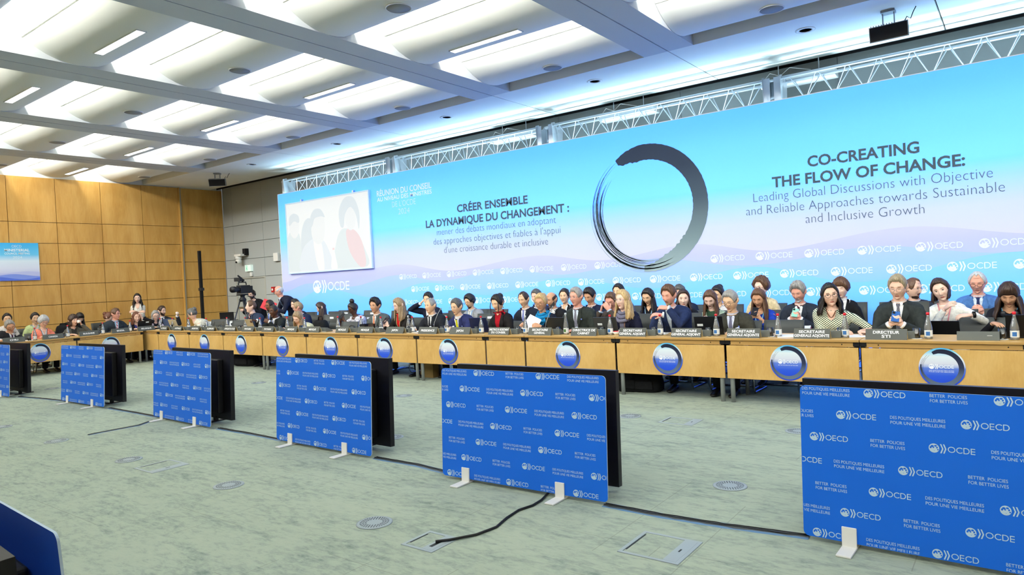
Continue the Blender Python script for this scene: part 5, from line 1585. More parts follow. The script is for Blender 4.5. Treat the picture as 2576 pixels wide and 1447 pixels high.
# front row, right to left
sit('dir', 'charcoal suit and chequered tie', 'holding a blue phone behind the DIRECTEUR STI sign', hp(2258.6, 724, FY), 1.06, yaw=-5, pitch=15, hair=('short', 'sandy', dict(top=0.024, side=0.008, quiff=0.01)), outfit=('suit', CHAR, WHT, (34, 38, 60), 'dots'), glasses='metal', extra=[('badge', (-0.11, -0.27), 'white')], w=1.06, lips='n', **PHONE(0.86, -0.37))
sit('grn', 'green and cream patterned blouse', 'smiling at the camera with arms on the table', hp(2088, 743, FY), 0.85, yaw=20, pitch=3, roll=-7, sex='f', look='open', hair=('long', 'black', dict(L=0.22, wave=0.012, flare=0.045)), outfit=('top', (228, 228, 206), (0.11, 0.05), 'green'), glasses='dark', sl=0.55, extra=[('necklace',)], w=1.16, lips='n', side=0.03,
    lh=dict(p=(0.36, -0.34, 0.775), dir=(0.9, -0.5, 0), back=(0, 0, 1), pose='flat', pole=(1, 0.3, -0.6)), rh=dict(p=(0.16, -0.36, 0.78), dir=(1, -0.1, 0), back=(0, -0.3, 1), pose='relax'))
sit('oli', 'olive suit and dotted navy tie', 'reading behind the first SECRETAIRE GENERALE ADJOINTE sign', hp(1838, 758, FY), 0.85, yaw=-12, pitch=20, hair=('short', 'grey', dict(top=0.022)), skin='asian', outfit=('suit', (62, 62, 54), (216, 222, 240), (36, 40, 88), 'dots'), glasses='dark', extra=[('pin',)], w=1.05, **TAB(x=0.12, y=-0.30))
sit('nav', 'navy suit and open collar', 'chin resting on one raised hand', hp(1683, 744, FY), 0.95, yaw=-10, pitch=14, hair=('short', 'brown', dict(top=0.026, side=0.012, rough=0.004)), skin='red', outfit=('suit', (38, 50, 86), (214, 228, 240), None), beard=('ash', False), extra=[('pin',)], w=1.12, lean=0.2,
    lh=dict(p=(0.05, -0.36, 1.06), dir=(-0.75, -0.1, 0.12), back=(0.1, -0.5, 0.8), pose='relax', pole=(0.8, 0, -1)), rh=dict(p=(0.0, -0.44, 0.98), dir=(-0.8, -0.4, 0.1), back=(0, -0.4, 0.9), pose='relax', pole=(-0.7, 0, -1)))
sit('blo', 'navy blazer and gold-patterned scarf', 'looking aside with large gold earrings', hp(1567, 755, FY), 0.95, yaw=-16, pitch=4, sex='f', look='open', hair=('long', 'blond', dict(L=0.27, wave=0.008, flare=0.05)), skin='fair', outfit=('blazer', (28, 30, 52), (186, 150, 136), 0.05), glasses='metal', extra=[('scarf', (50, 44, 84), 'thin'), ('earring', 0.03)], s=1.05, **TAB(x=0.1, y=-0.31))
sit('dcb', 'dark green suit and speckled grey tie', 'behind the DIRECTRICE DE CABINET sign', hp(1450, 748, FY), 0.85, yaw=-12, pitch=5, look='open', hair=('short', 'grey', dict(top=0.022, quiff=0.012)), skin='red', outfit=('suit', DGREEN, (214, 228, 240), (70, 72, 92), 'dots'), glasses='metal', extra=[('pin',)], w=1.14, **TAB(x=0.09, y=-0.33))
sit('trq', 'black jacket and big turquoise scarf', 'reading a white sheet', hp(1361, 762, FY), 0.85, yaw=10, pitch=10, sex='f', hair=('bun', 'blond', dict(top=0.02)), skin='tan', outfit=('blazer', (34, 36, 46), None), glasses='dark', extra=[('scarf', (30, 130, 182), 'big')],
    lh=dict(p=(0.10, -0.34, 0.83), dir=(-0.7, -0.5, 0.1), back=(0.2, -0.8, 0.5), pose='grip'), rh=dict(p=(-0.20, -0.34, 0.83), dir=(0.2, -0.7, 0.3), back=(-0.4, -0.5, 0.7), pose='grip'))
sit('red', 'black blazer and red halter blouse', 'looking down with strands of hair loose', hp(1252, 763, FY), 0.85, yaw=-6, pitch=20, sex='f', hair=('bun', 'black', dict(strand=1, top=0.02)), skin='asian', lips='r', outfit=('blazer', (34, 32, 32), (168, 22, 36), 0.02), extra=[('collar', (168, 22, 36)), ('badge', (0.0, -0.29), 'orange'), ('earring', 0.014)], **TAB(x=0.07, y=-0.29))
sit('yel', 'navy suit and yellow tie', 'speaking with clasped hands behind the JAPON sign', hp(1149, 773, FY), 0.85, yaw=-6, pitch=10, look='open', hair=('short', 'darkgrey', dict(top=0.022)), skin='asian', outfit=('suit', (44, 50, 96), WHT, (222, 222, 30)), glasses='metal', extra=[('pin',)], w=1.05, lean=0.2, **CLASP(0.79, -0.42))
sit('pre', 'black suit with blue pocket square', 'gazing aside behind the PRESIDENCE sign', hp(1083, 770, FY), 0.85, yaw=-8, pitch=2, look='open', hair=('receding', 'grey', dict(top=0.006)), skin='asian', outfit=('suit', (34, 38, 46), WHT, (34, 36, 42)), extra=[('pin',), ('square', (60, 150, 190))], w=1.05,
    lh=tab(x=0.12, y=-0.3), rh=tab(x=0.17, y=-0.38, sg=-1))
sit('rdb', 'black jacket over red blouse with pendant', 'typing on a dark phone', hp(1004, 769, FY), 0.92, yaw=-20, pitch=18, sex='f', hair=('long', 'ash', dict(L=0.26, flare=0.03)), skin='fair', glasses='metal', outfit=('blazer', (38, 34, 32), (204, 26, 30), 0.01), extra=[('lanyard', (196, 160, 110))], w=1.05, **PHONE(0.83, -0.36, cx=-0.12))
sit('org', 'grey suit and orange tie', 'sitting upright behind the last MEXIQUE sign', hp(944, 770, FY), 0.85, yaw=6, pitch=4, look='open', hair=('short', 'black', dict(top=0.034, side=0.012, quiff=0.02, rough=0.004)), skin='tan', outfit=('suit', (88, 96, 96), WHT, (216, 136, 96)), w=1.1, **TAB(x=0.14, y=-0.30))
sit('crm', 'pale yellow sweater', 'leaning over to write behind the MEXIQUE sign', hp(750, 800, FY - 0.1), 0.85, yaw=10, pitch=32, roll=12, sex='f', hair=('bob', 'ash', dict(L=0.2)), skin='fair', glasses='metal', outfit=('top', (238, 232, 186), (0.0, 0.03)), lean=0.32, side=0.05, extra=[('collar', (238, 232, 186)), ('badge', (-0.02, -0.27), 'orange')],
    lh=tab(x=0.12, y=-0.5), rh=tab(x=0.16, y=-0.52, sg=-1, pose='grip'))
sit('ngr', 'black suit and blue patterned tie', 'hands half raised behind the PAYS-BAS sign', hp(689, 783, FY), 0.85, yaw=4, pitch=8, look='open', hair=('shaved', 'black'), skin='dark', outfit=('suit', (36, 40, 40), WHT, (50, 84, 150), 'dots'), extra=[('pin',)],
    lh=dict(p=(0.12, -0.34, 0.90), dir=(-0.7, -0.4, 0.3), back=(0.3, -0.8, 0.3), pose='grip'), rh=dict(p=(-0.2, -0.42, 0.93), dir=(-0.2, -0.8, 0.2), back=(-0.3, -0.2, 0.9), pose='grip'))
sit('bur', 'blue-grey suit, dark shirt and burgundy tie', 'looking aside at an open gold laptop', hp(631, 772, FY), 0.85, yaw=-28, pitch=-4, look='open', hair=('receding', 'brown'), skin='fair', outfit=('suit', (50, 62, 84), (44, 30, 36), (130, 30, 44), 'stripe'), w=1.1, **TAB(x=0.12, y=-0.3))
sit('ivo', 'ivory knitted jacket', 'bent sideways over papers near the ARGENTINE sign', hp(484, 790, FY - 0.12), 0.85, yaw=-55, pitch=24, sex='f', hair=('bun', 'darkgrey', dict(top=0.014)), glasses='metal', outfit=('top', (226, 224, 206), (0.03, 0.05)), lean=0.34, side=-0.10, twist=-25, rh=tab(x=0.28, y=-0.42, sg=-1), lh=tab(x=0.0, y=-0.4))

# row along the wood wall
LX = -17.30
R90 = rad(90)
sit('pnk', 'pale pink jacket and black top', 'reading behind a black laptop at the corner', hx(391, 795, LX), 0.85, rot=R90, yaw=-14, pitch=14, sex='f', hair=('bob', 'grey', dict(L=0.17, top=0.016)), glasses='dark', outfit=('blazer', (230, 214, 222), (30, 30, 34), 0.02), **TAB(x=0.12, y=-0.3))
sit('blj', 'black jacket and blue top', 'rubbing one eye behind the BELGIQUE sign', hx(343, 799, LX), 0.85, rot=R90, yaw=-4, pitch=4, sex='f', hair=('long', 'auburn', dict(L=0.18, flare=0.03)), outfit=('blazer', (30, 30, 34), (60, 60, 130), 0.05),
    lh=dict(p=(0.07, -0.26, 1.02), dir=(-0.25, -0.1, 0.95), back=(0.7, -0.6, 0), pose='relax', pole=(1, 0, -0.5)), rh=tab(x=0.12, y=-0.3, sg=-1))
sit('lbs', 'dark suit, light blue shirt and pink tie', 'looking sideways behind the BRESIL sign', hx(290.5, 791, LX), 0.85, rot=R90, yaw=34, pitch=2, look='open', hair=('short', 'brown', dict(top=0.022)), skin='red', glasses='dark', outfit=('suit', (48, 56, 64), (160, 196, 226), (200, 120, 140), 'stripe'), w=1.08, **TAB(x=0.12, y=-0.3))
sit('gry', 'grey-brown jacket', 'sipping from a cup behind the BULGARIE sign', hx(184, 807, LX), 0.85, rot=R90, yaw=16, pitch=2, look='open', sex='f', hair=('bob', 'darkbrown', dict(L=0.13, fringe=1, top=0.024)), outfit=('blazer', (92, 90, 82), (60, 58, 54), 0.03),
    lh=dict(p=(0.10, -0.28, 0.99), dir=(-0.3, -0.5, 0.6), back=(0.8, -0.4, 0.2), pose='grip'), rh=tab(x=0.12, y=-0.3, sg=-1))
sit('cor', 'coral blazer with white collar', 'writing behind the CANADA sign', hx(109, 810, LX), 0.85, rot=R90, yaw=6, pitch=18, sex='f', hair=('crop', 'silver'), glasses='dark', outfit=('blazer', (246, 142, 118), (232, 232, 236), 0.12), skin='light', extra=[('lanyard', (90, 90, 90))], w=1.05, **TAB(x=0.1, y=-0.3))
sit('chl', 'black suit and dark plum tie', 'head bent over notes behind the CHILI sign', hx(25, 821, LX), 0.85, rot=R90, yaw=-2, pitch=26, roll=-14, hair=('short', 'grey', dict(top=0.022)), skin='tan', glasses='dark', outfit=('suit', (42, 42, 46), WHT, (60, 30, 60)), side=0.08, w=1.06, **TAB(x=0.14, y=-0.3))
LX2 = -18.75
sit('gtp', 'white and red top', 'half hidden behind the person at the CHILI sign', hx(18, 803.5, LX2), 0.92, rot=R90, yaw=-10, pitch=6, sex='f', hair=('bun', 'black'), skin='asian', outfit=('top', (226, 220, 214), (0.05, 0.05)), **LAP())
sit('lim', 'pale lime blazer', 'hair tied up, behind the person in coral', hx(88, 801, LX2), 0.92, rot=R90, yaw=-2, pitch=10, sex='f', hair=('pony', 'black'), skin='asian', outfit=('blazer', (206, 222, 160), (230, 230, 226)), **LAP())
sit('lil', 'lilac top', 'head bowed, behind the person sipping from a cup', hx(200, 800, LX2), 0.92, rot=R90, yaw=0, pitch=34, sex='f', hair=('long', 'black', dict(L=0.3, fringe=1)), outfit=('top', (186, 172, 204), (0.05, 0.05)), lean=0.2, **LAP())
sit('brb', 'black top', 'mostly hidden behind the person with the pink tie', hx(272, 799, LX2), 0.92, rot=R90, yaw=60, pitch=14, sex='f', hair=('bun', 'auburn'), outfit=('top', (30, 30, 34), (0.04, 0.05)), **LAP())
sit('cup', 'dark grey suit', 'raising a white cup behind the person in pale pink', hx(407, 783, -18.1), 0.92, rot=rad(68), yaw=44, pitch=4, look='open', hair=('short', 'darkbrown', dict(top=0.018)), outfit=('suit', (58, 60, 66), WHT, (40, 40, 46)), beard=('darkbrown', True),
    lh=dict(p=(0.34, -0.34, 0.99), dir=(0.2, -0.5, 0.6), back=(0.9, 0.2, 0.2), pose='grip', pole=(0.8, 0, -1)), **{'rh': LAP()['rh']})
person('std', 'person standing at the wood wall in white blouse and dark trousers, arms folded', hx(345.5, 751, -19.0), rot=rad(60), yaw=4, pitch=6, sex='f', look='open', hair=('long', 'black', dict(L=0.36, wave=0.010, flare=0.05)), outfit=('top', (240, 238, 226), (0.11, 0.05)), stand=True, pz=0.88, lean=0.03, sl=0.8, trousers=(26, 26, 30), s=1.0, lips='r',
       lh=dict(p=(-0.06, -0.22, 1.16), dir=(-0.9, -0.2, 0), back=(0, -0.7, 0.6)), rh=dict(p=(0.06, -0.20, 1.14), dir=(0.9, -0.2, 0), back=(0, -0.7, 0.6)))

# second row under the backdrop, right to left
B1, B2, B3 = 9.25, 9.75, 10.25
sit('drk', 'black jacket, blue lanyard and neck headphones', 'bent over at the right edge', hp(2538, 742, 9.1), 0.92, True, yaw=-4, pitch=30, sex='f', hair=('long', 'darkbrown', dict(L=0.26, fringe=1, flare=0.06, top=0.026)), skin='tan', outfit=('top', (30, 30, 36), (0.03, 0.05)), extra=[('headphones', 'neck', 'dark'), ('lanyard', (90, 170, 210))], lean=0.24, w=1.16, **TAB(x=0.14, y=-0.42, z=0.80))
sit('blu', 'mid-blue suit and navy tie', 'reading between the white blouse and the right edge', hp(2459, 712, 10.0), 0.97, True, yaw=-4, pitch=16, hair=('receding', 'silver', dict(top=0.012, side=0.02)), skin='red', glasses='dark', outfit=('suit', (76, 118, 176), (206, 222, 238), (38, 50, 92)), extra=[('badge', (0.12, -0.24), 'white')], w=1.1, **PHONE(0.86, -0.34))
sit('wht', 'white blouse with wide cuffs', 'head tilted over a black laptop on the lap', hp(2367, 730, 9.15), 0.92, True, yaw=-2, pitch=10, roll=-17, sex='f', look='open', hair=('bob', 'darkbrown', dict(L=0.13)), skin='fair', outfit=('top', (238, 238, 230), (0.12, 0.055)), trousers=(214, 206, 184), side=-0.08, extra=[('lanyard', (210, 130, 140)), ('watch',)], w=1.05,
    lh=dict(p=(0.20, -0.38, 0.90), dir=(-0.9, -0.3, -0.05), back=(0, -0.4, 0.9), pose='relax', pole=(1, 0, -0.6)), rh=dict(p=(-0.03, -0.36, 0.97), dir=(0.5, -0.5, 0.5), back=(-0.3, -0.6, 0.5), pose='relax'))
sit('prf', 'dark suit', 'turned sideways right behind the person with chequered tie', hp(2297, 727, 10.1), 0.97, yaw=62, pitch=6, look='open', hair=('receding', 'brown'), glasses='metal', beard=('darkbrown', False), outfit=('suit', (52, 54, 62), WHT, (50, 50, 60)), **LAP())
sit('blk', 'black jacket with white high collar', 'behind the person in green and cream', hp(2116, 727, 10.1), 0.97, yaw=-4, pitch=8, sex='f', hair=('crop', 'brown', dict(top=0.036, side=0.024)), skin='fair', outfit=('blazer', (28, 28, 32), (232, 232, 234), 0.0), extra=[('collar', (232, 232, 234))], **LAP())
sit('mob', 'navy suit and striped tie', 'typing on a pale green phone', hp(2009, 736, 9.55), 0.92, yaw=-10, pitch=22, hair=('short', 'grey', dict(top=0.036, quiff=0.012, rough=0.005)), skin='red', beard=('silver', False), outfit=('suit', (44, 50, 62), WHT, (70, 30, 50), 'stripe'), extra=[('badge', (0.11, -0.27), 'plum')], w=1.08, **PHONE(0.83, -0.34))
sit('ryl', 'royal blue top and lanyard', 'typing on a black phone', hp(1909, 751, 9.4), 0.92, yaw=-2, pitch=24, sex='f', hair=('long', 'brown', dict(L=0.34, flare=0.03)), skin='tan', outfit=('top', (34, 66, 176), (0.05, 0.07)), sl=0.85, extra=[('lanyard', (120, 190, 220))], **PHONE(0.86, -0.32))
sit('crl', 'cream jacket', 'curly-haired, behind the person in royal blue', hp(1915, 724, 10.2), 0.97, yaw=-20, pitch=4, sex='f', look='open', hair=('curly', 'brown'), glasses='dark', skin='fair', outfit=('blazer', (222, 202, 160), (220, 200, 160)), w=1.1, **LAP())
sit('sag', 'sage blazer over dark green top', 'head bowed, very long hair', hp(1787, 753, 9.4), 0.92, yaw=4, pitch=30, sex='f', hair=('long', 'brown', dict(L=0.36, flare=0.02)), skin='fair', outfit=('blazer', (168, 186, 160), (52, 78, 60), 0.0), **PHONE(0.80, -0.34))
sit('bnn', 'white top', 'hair in a bun, behind the person in sage', hp(1806, 741, 10.1), 0.97, yaw=-6, pitch=18, sex='f', hair=('bun', 'black'), skin='asian', outfit=('top', (224, 224, 226), (0.03, 0.05)), **LAP())
sit('bjk', 'black jacket with shoulder-length hair', 'peering past the person in navy', hp(1719, 752, 9.5), 0.92, yaw=24, pitch=6, sex='f', look='open', hair=('long', 'darkbrown', dict(L=0.2)), skin='fair', outfit=('blazer', (30, 30, 36), (40, 40, 50)), **LAP())
sit('bbk', 'dark navy jacket', 'seen behind the head of the person in black jacket', hp(1710, 738, 10.15), 0.97, yaw=-4, pitch=20, hair=('short', 'darkgrey', dict(top=0.02)), outfit=('suit', (34, 40, 62), WHT, None), w=1.12, **LAP())
sit('lbk', 'navy jacket, black top and pale lanyard', 'long black hair, looking down', hp(1631, 747, 9.6), 0.97, True, yaw=-4, pitch=24, sex='f', hair=('long', 'black', dict(L=0.3)), skin='asian', outfit=('blazer', (28, 34, 62), (24, 24, 28), 0.05), extra=[('lanyard', (150, 190, 220)), ('earring', 0.009)], **LAP())
sit('brn', 'brown suit', 'on the phone with a hand over the mouth', hp(1538, 758, 9.15), 0.92, yaw=2, pitch=22, hair=('short', 'brown', dict(top=0.02)), skin='red', glasses='dark', outfit=('suit', (84, 74, 66), (190, 214, 236), (60, 60, 70)), w=1.12, lean=0.2,
    lh=dict(p=(0.05, -0.38, 1.0), dir=(-0.5, 0.0, 0.75), back=(0.3, -0.9, 0.2), pose='relax', pole=(0.8, 0, -1)), rh=dict(p=(-0.13, -0.30, 0.98), dir=(0.25, 0.1, 0.95), back=(-0.8, -0.5, 0), pose='grip', pole=(-0.8, 0, -1)))
sit('hid', 'grey suit', 'dark-haired, looking over the fair-haired person', hp(1556, 736, 10.2), 0.97, yaw=-4, pitch=-2, look='open', hair=('short', 'black', dict(top=0.024, side=0.014)), skin='asian', outfit=('suit', (96, 96, 106), WHT, (90, 90, 110)), **LAP())
sit('pkt', 'navy suit and pink tie', 'looking down right of the person in dark green', hp(1484, 746, 9.75), 0.97, yaw=-6, pitch=24, hair=('short', 'black', dict(top=0.034, side=0.014)), skin='tan', outfit=('suit', (34, 40, 62), WHT, (226, 176, 196)), extra=[('badge', (0.12, -0.2), 'white')], w=1.1, **LAP())
sit('wtp', 'black jacket over white top', 'blank stare left of the person in dark green', hp(1420, 746, 10.2), 0.97, yaw=12, pitch=2, sex='f', look='open', hair=('bun', 'black'), skin='asian', outfit=('blazer', (32, 32, 36), (226, 228, 226), 0.09), **LAP())
sit('bld', 'black jacket and white neck headphones', 'bald and bearded, looking down', hp(1388, 755, 9.4), 0.92, yaw=-16, pitch=14, hair=('bald', 'darkbrown'), skin='tan', beard=('darkgrey', True), outfit=('suit', (30, 30, 32), WHT, None), extra=[('headphones', 'neck', 'white')], **LAP())
sit('bti', 'black suit, white shirt and bright blue tie', 'looking down', hp(1318, 754, 9.4), 0.92, yaw=-4, pitch=16, hair=('receding', 'darkbrown', dict(top=0.012)), skin='asian', outfit=('suit', (36, 40, 52), WHT, (64, 84, 176), 'dots'), w=1.08, **LAP())
sit('bhd', 'dark blue suit', 'mostly hidden behind the turquoise scarf wearer', hp(1350, 747, 10.15), 0.97, yaw=-6, pitch=10, hair=('short', 'darkgrey', dict(top=0.02)), outfit=('suit', (40, 46, 72), WHT, None), **LAP())
sit('hph', 'light grey suit with headphones', 'behind the person with yellow tie', hp(1182, 759, 9.9), 0.97, yaw=-10, pitch=18, hair=('short', 'black', dict(top=0.03, side=0.02)), skin='asian', glasses='dark', beard=('black', False), outfit=('suit', (156, 158, 160), (230, 234, 238), (176, 178, 176)), extra=[('headphones', 'on', 'dark'), ('lanyard', (90, 150, 200))], **LAP())
sit('hnd', 'dark navy sweater', 'hand to temple behind the person at PRESIDENCE', hp(1078, 754, 9.6), 0.92, True, yaw=6, pitch=8, hair=('short', 'black', dict(top=0.024)), skin='asian', outfit=('suit', (30, 34, 52), WHT, None),
    rh=dict(p=(-0.15, -0.2, 1.14), dir=(0.6, 0.2, 0.6), back=(-0.6, -0.6, 0.2), pose='relax', pole=(-1, -0.2, -0.5)), lh=LAP()['lh'])
sit('prt', 'white patterned top', 'dark bun and glasses, typing on a black phone', hp(888, 777, 9.3), 0.92, True, yaw=-8, pitch=26, sex='f', hair=('bun', 'black', dict(high=1, top=0.008)), skin='dark', lips='d', glasses='dark', outfit=('top', (226, 224, 230), (0.05, 0.06), 'print'), sl=0.7, extra=[('badge', (-0.03, -0.22), 'orange')], w=1.15, **PHONE(0.86, -0.34, cx=-0.1))
sit('wlh', 'white shirt', 'long brown hair, bowed head against the backdrop', hp(808, 775, 9.9), 0.97, yaw=-40, pitch=26, sex='f', hair=('long', 'darkbrown', dict(L=0.34)), skin='fair', outfit=('top', (232, 230, 232), (0.05, 0.05)), **LAP(0.66))
sit('trn', 'dark navy suit', 'head turned away behind the pale yellow sweater', hp(751, 775, 9.45), 0.92, yaw=-52, pitch=16, hair=('short', 'ash', dict(top=0.018)), skin='red', outfit=('suit', (36, 44, 72), WHT, None), w=1.1, **LAP())
sit('tip', 'dark suit', 'only the top of dark hair showing by the standing person', hp(743, 767, 9.8), 0.97, yaw=-10, pitch=10, hair=('short', 'black'), outfit=('suit', (32, 34, 44), WHT, None), **LAP())
sit('btg', 'black suit and blue tie with glasses', 'seated below the red folder', hp(679, 770, 9.2), 0.92, yaw=-2, pitch=4, look='open', hair=('short', 'black', dict(top=0.01, side=0.005)), skin='brown', glasses='dark', beard=('black', False), outfit=('suit', (34, 36, 42), WHT, (44, 84, 180)), extra=[('badge', (0.1, -0.2), 'orange')], **LAP())
person('fld', 'person standing and leaning forward in navy suit, carrying a red folder', hp(702, 733, 9.85), rot=rad(-16), yaw=-24, pitch=16, look='open', hair=('bald', 'silver'), skin='red', glasses='metal', outfit=('suit', (34, 38, 56), (206, 220, 234), (40, 44, 66)), stand=True, pz=0.90, lean=0.36, trousers=(34, 38, 56), extra=[('lanyard', (120, 160, 200))], w=1.06,
       lh=dict(p=(0.05, -0.52, 1.10), dir=(-0.7, -0.5, 0), back=(0.3, -0.8, 0.3), pose='grip'), rh=dict(p=(-0.18, -0.50, 1.12), dir=(0.1, -0.8, 0.1), back=(-0.8, -0.2, 0.3), pose='grip'))
person('opr', 'person in black sweater and headphones operating the video camera', hp(634, 741, 10.45), rot=rad(14), yaw=0, pitch=16, look='open', hair=('short', 'darkbrown', dict(top=0.008)), skin='light', beard=('darkbrown', True), outfit=('top', (32, 33, 38), (0.0, 0.03)), stand=True, pz=0.84, lean=0.22, trousers=(28, 28, 32), extra=[('headphones', 'on', 'dark')], w=1.12,
       lh=dict(p=(0.12, -0.42, 1.10), dir=(-0.5, -0.8, 0.1), pose='grip'), rh=dict(p=(-0.14, -0.42, 1.06), dir=(0.4, -0.8, 0.1), pose='grip'))

# empty chairs
for px, y, rot, top, tg, lab in ((2471, 8.80, 0, 0.86, False, 'empty dark grey chair behind the blank grey name sign'), (1958, 8.80, 0, 0.84, False, 'empty dark grey chair beside the person in olive suit'), (1744, 8.85, 0, 0.87, False, 'empty dark grey chair behind the second SECRETAIRE GENERAL ADJOINT sign'),
                                (1208, 9.15, 0, 0.94, True, 'empty tagged chair behind the dark blue laptop'), (1232, 9.9, 0, 0.97, False, 'empty chair behind the person in red halter blouse'), (1132, 9.75, 0, 0.97, False, 'empty chair between light grey suit and yellow tie wearers'),
                                (986, 10.0, 0, 0.97, True, 'empty tagged chair by the backdrop, between two rows'), (915, 10.1, 0, 0.98, True, 'empty tagged chair by the backdrop, right of the dark bun'),
                                (850, 10.3, 0, 0.98, True, 'empty tagged chair by the backdrop, right of the long brown hair'),
                                (811, 9.2, 0, 0.95, True, 'empty tagged chair behind the black backpack'), (862, 9.25, 0, 0.95, True, 'empty tagged chair left of the white patterned top'),
                                (856, 8.80, 0, 0.83, False, 'empty dark grey chair behind the third MEXIQUE sign'), (584, 8.80, 0.2, 0.87, False, 'empty dark grey chair behind the AFRIQUE DU SUD sign'), (541, 9.35, 0.5, 0.86, False, 'empty dark grey chair turned aside near the ALLEMAGNE sign'), (806, 8.82, 0, 0.80, False, 'empty dark grey chair under the black backpack')):
    q = hp(px, 800, y); chair(q.x, q.y, rot, lab, top, tg)
for py_, lab in ((6.0, 'empty dark grey chair of the side row between CANADA and BULGARIE'),):
    chair(-17.55, 5.95, R90, lab, 0.85)

# ------------------------------------------------------------------ things on the tables
PLATE = mat('sign_dark', (84, 88, 84), 0.5, k=0.85)
BEIGE = mat('sign_beige', (206, 196, 160), 0.6, k=0.85)
LETTER = mat('sign_letter', (246, 248, 250), 0.5)
CONS = mat('console_grey', (98, 104, 102), 0.5)
names = [(2177.5, 2282, ('DIRECTEUR', 'STI'), ''), (1997, 2088, ('SECRETAIRE', 'GENERALE ADJOINTE'), ', right one of the two alike'), (1829, 1911.6, ('SECRETAIRE', 'GENERALE ADJOINTE'), ', left one of the two alike'), (1689, 1764, ('SECRETAIRE', 'GENERAL ADJOINT'), ', right one of the two alike'), (1558, 1625, ('SECRETAIRE', 'GENERAL ADJOINT'), ', left one of the two alike'),
         (1437.6, 1501, ('DIRECTRICE DE', 'CABINET'), ''), (1330, 1387, ('SECRETAIRE', 'GENERAL'), ''), (1230, 1281, ('DIRECTRICE DU SECRETARIAT', 'DU CONSEIL'), ''), (1132.5, 1183, ('JAPON',), ', before the yellow tie'), (1054, 1100, ('PRESIDENCE',), ''), (972, 1016, ('JAPON',), ', before the red blouse'), (900, 938.5, ('MEXIQUE',), ', before the orange tie'), (846, 874, ('MEXIQUE',), ', third from the left'), (770, 804, ('MEXIQUE',), ', second from the left'), (718, 747.6, ('MEXIQUE',), ', before the pale yellow sweater'),
         (660, 689, ('PAYS-BAS',), ', before the blue patterned tie'), (610, 639, ('PAYS-BAS',), ', before the gold laptop'), (565, 593, ('AFRIQUE DU SUD',), ''), (519.7, 540.7, ('ALLEMAGNE',), ''), (480, 502.7, ('ARGENTINE',), ''), (438.7, 458, ('AUSTRALIE',), ''), (404, 422, ('AUTRICHE',), '')]
side_names = [(7.52, 'BELGIQUE'), (6.95, 'BRESIL'), (6.285, 'BULGARIE'), (5.59, 'CANADA'), (4.885, 'CHILI')]


def name_sign(loc, rot, lines, label, w=0.37):
    th = thing('name_sign', label, 'name sign', loc, rot, 'dark grey tent name signs')
    h, t = 0.112, 0.006
    A = math.radians(20)
    sl = lambda u, v: (u, v * math.sin(A) * 1.0, v * math.cos(A))
    b = MB()
    V = [sl(0, 0), sl(w, 0), sl(w, h), sl(0, h)]; n_ = np.array((0, -math.cos(A), math.sin(A)))
    V2 = [tuple(np.array(p) - n_ * t) for p in V]
    b.loft([V, V2], 0, False)
    fr = (np.array(sl(0, 0)) + n_ * 0.0006, (1, 0, 0), (0, math.sin(A), math.cos(A)), 0.0)
    if len(lines) == 1:
        W = min(w - 0.03, 0.0285 * len(lines[0])); put_text(b, lines[0], fr, (w - W) / 2, (w + W) / 2, 0.040, 0.032, 1, 0.02)
    else:
        for s, y in zip(lines, (0.064, 0.022)):
            W = min(w - 0.012, 0.0262 * len(s)); put_text(b, s, fr, (w - W) / 2, (w + W) / 2, y, 0.0285, 1, 0.018)
    b.obj('front_face', [PLATE, LETTER], th)
    b = MB(); y1 = 2 * h * math.sin(A) + 0.012
    b.loft([[(0, y1, 0), (w, y1, 0), (w, h * math.sin(A) + 0.004, h * math.cos(A)), (0, h * math.sin(A) + 0.004, h * math.cos(A))], [(0, y1 - 0.006, 0), (w, y1 - 0.006, 0), (w, h * math.sin(A), h * math.cos(A) - 0.004), (0, h * math.sin(A), h * math.cos(A) - 0.004)]], 0, False)
    b.obj('rear_face', BEIGE, th)
    return th


cons_me = None
def console(loc, rot, label, goose=False):
    th = thing('microphone_console', label, 'microphone', loc, rot, 'grey microphone consoles')
    b = MB(); P = [(0.0, 0.0), (0.16, 0.0), (0.16, 0.02), (0.05, 0.075), (0.0, 0.08)]
    b.loft([[(x, y, z) for y, z in P] for x in (0.0, 0.30)], 0, False); b.obj('case', CONS, th, 0.004)
    b = MB(); b.box((0.07, 0.105, 0.05), (0.05, 0.03, 0.004), 0, None); b.obj('button_panel', SCRBLK, th)
    if goose:
        b = MB(); b.tube([(0.03, 0.06, 0.06), (0.04, 0.07, 0.16), (0.07, 0.13, 0.30), (0.09, 0.17, 0.36)], [0.006, 0.005, 0.005, 0.007], 8); b.tube([(0.09, 0.17, 0.36), (0.098, 0.186, 0.385)], 0.010, 8); b.obj('gooseneck', mat('mic_grey', (140, 142, 140), 0.4, 0.5), th)
    return th


TZ = 0.7402
GOOSE = (9, 6)
for i, (a, c, ln_, extra_) in enumerate(names):
    xa = hp(a, 845, 7.775).x; xb = hp(c, 845, 7.775).x
    nm = ' '.join(ln_)
    name_sign((xa, 7.755, TZ), 0, ln_, 'dark grey tent sign reading %s%s' % (nm, extra_), max(0.33, min(0.41, xb - xa)))
    console((xa + 0.15, 7.87, TZ), 0, 'grey microphone console behind the %s sign%s' % (nm, extra_), i in GOOSE)
for y, nm in side_names:
    name_sign((-16.535, y, TZ), R90, (nm,), 'dark grey tent sign reading %s' % nm, 0.38)
    console((-16.65, y + 0.08, TZ), R90, 'grey microphone console behind the %s sign' % nm)
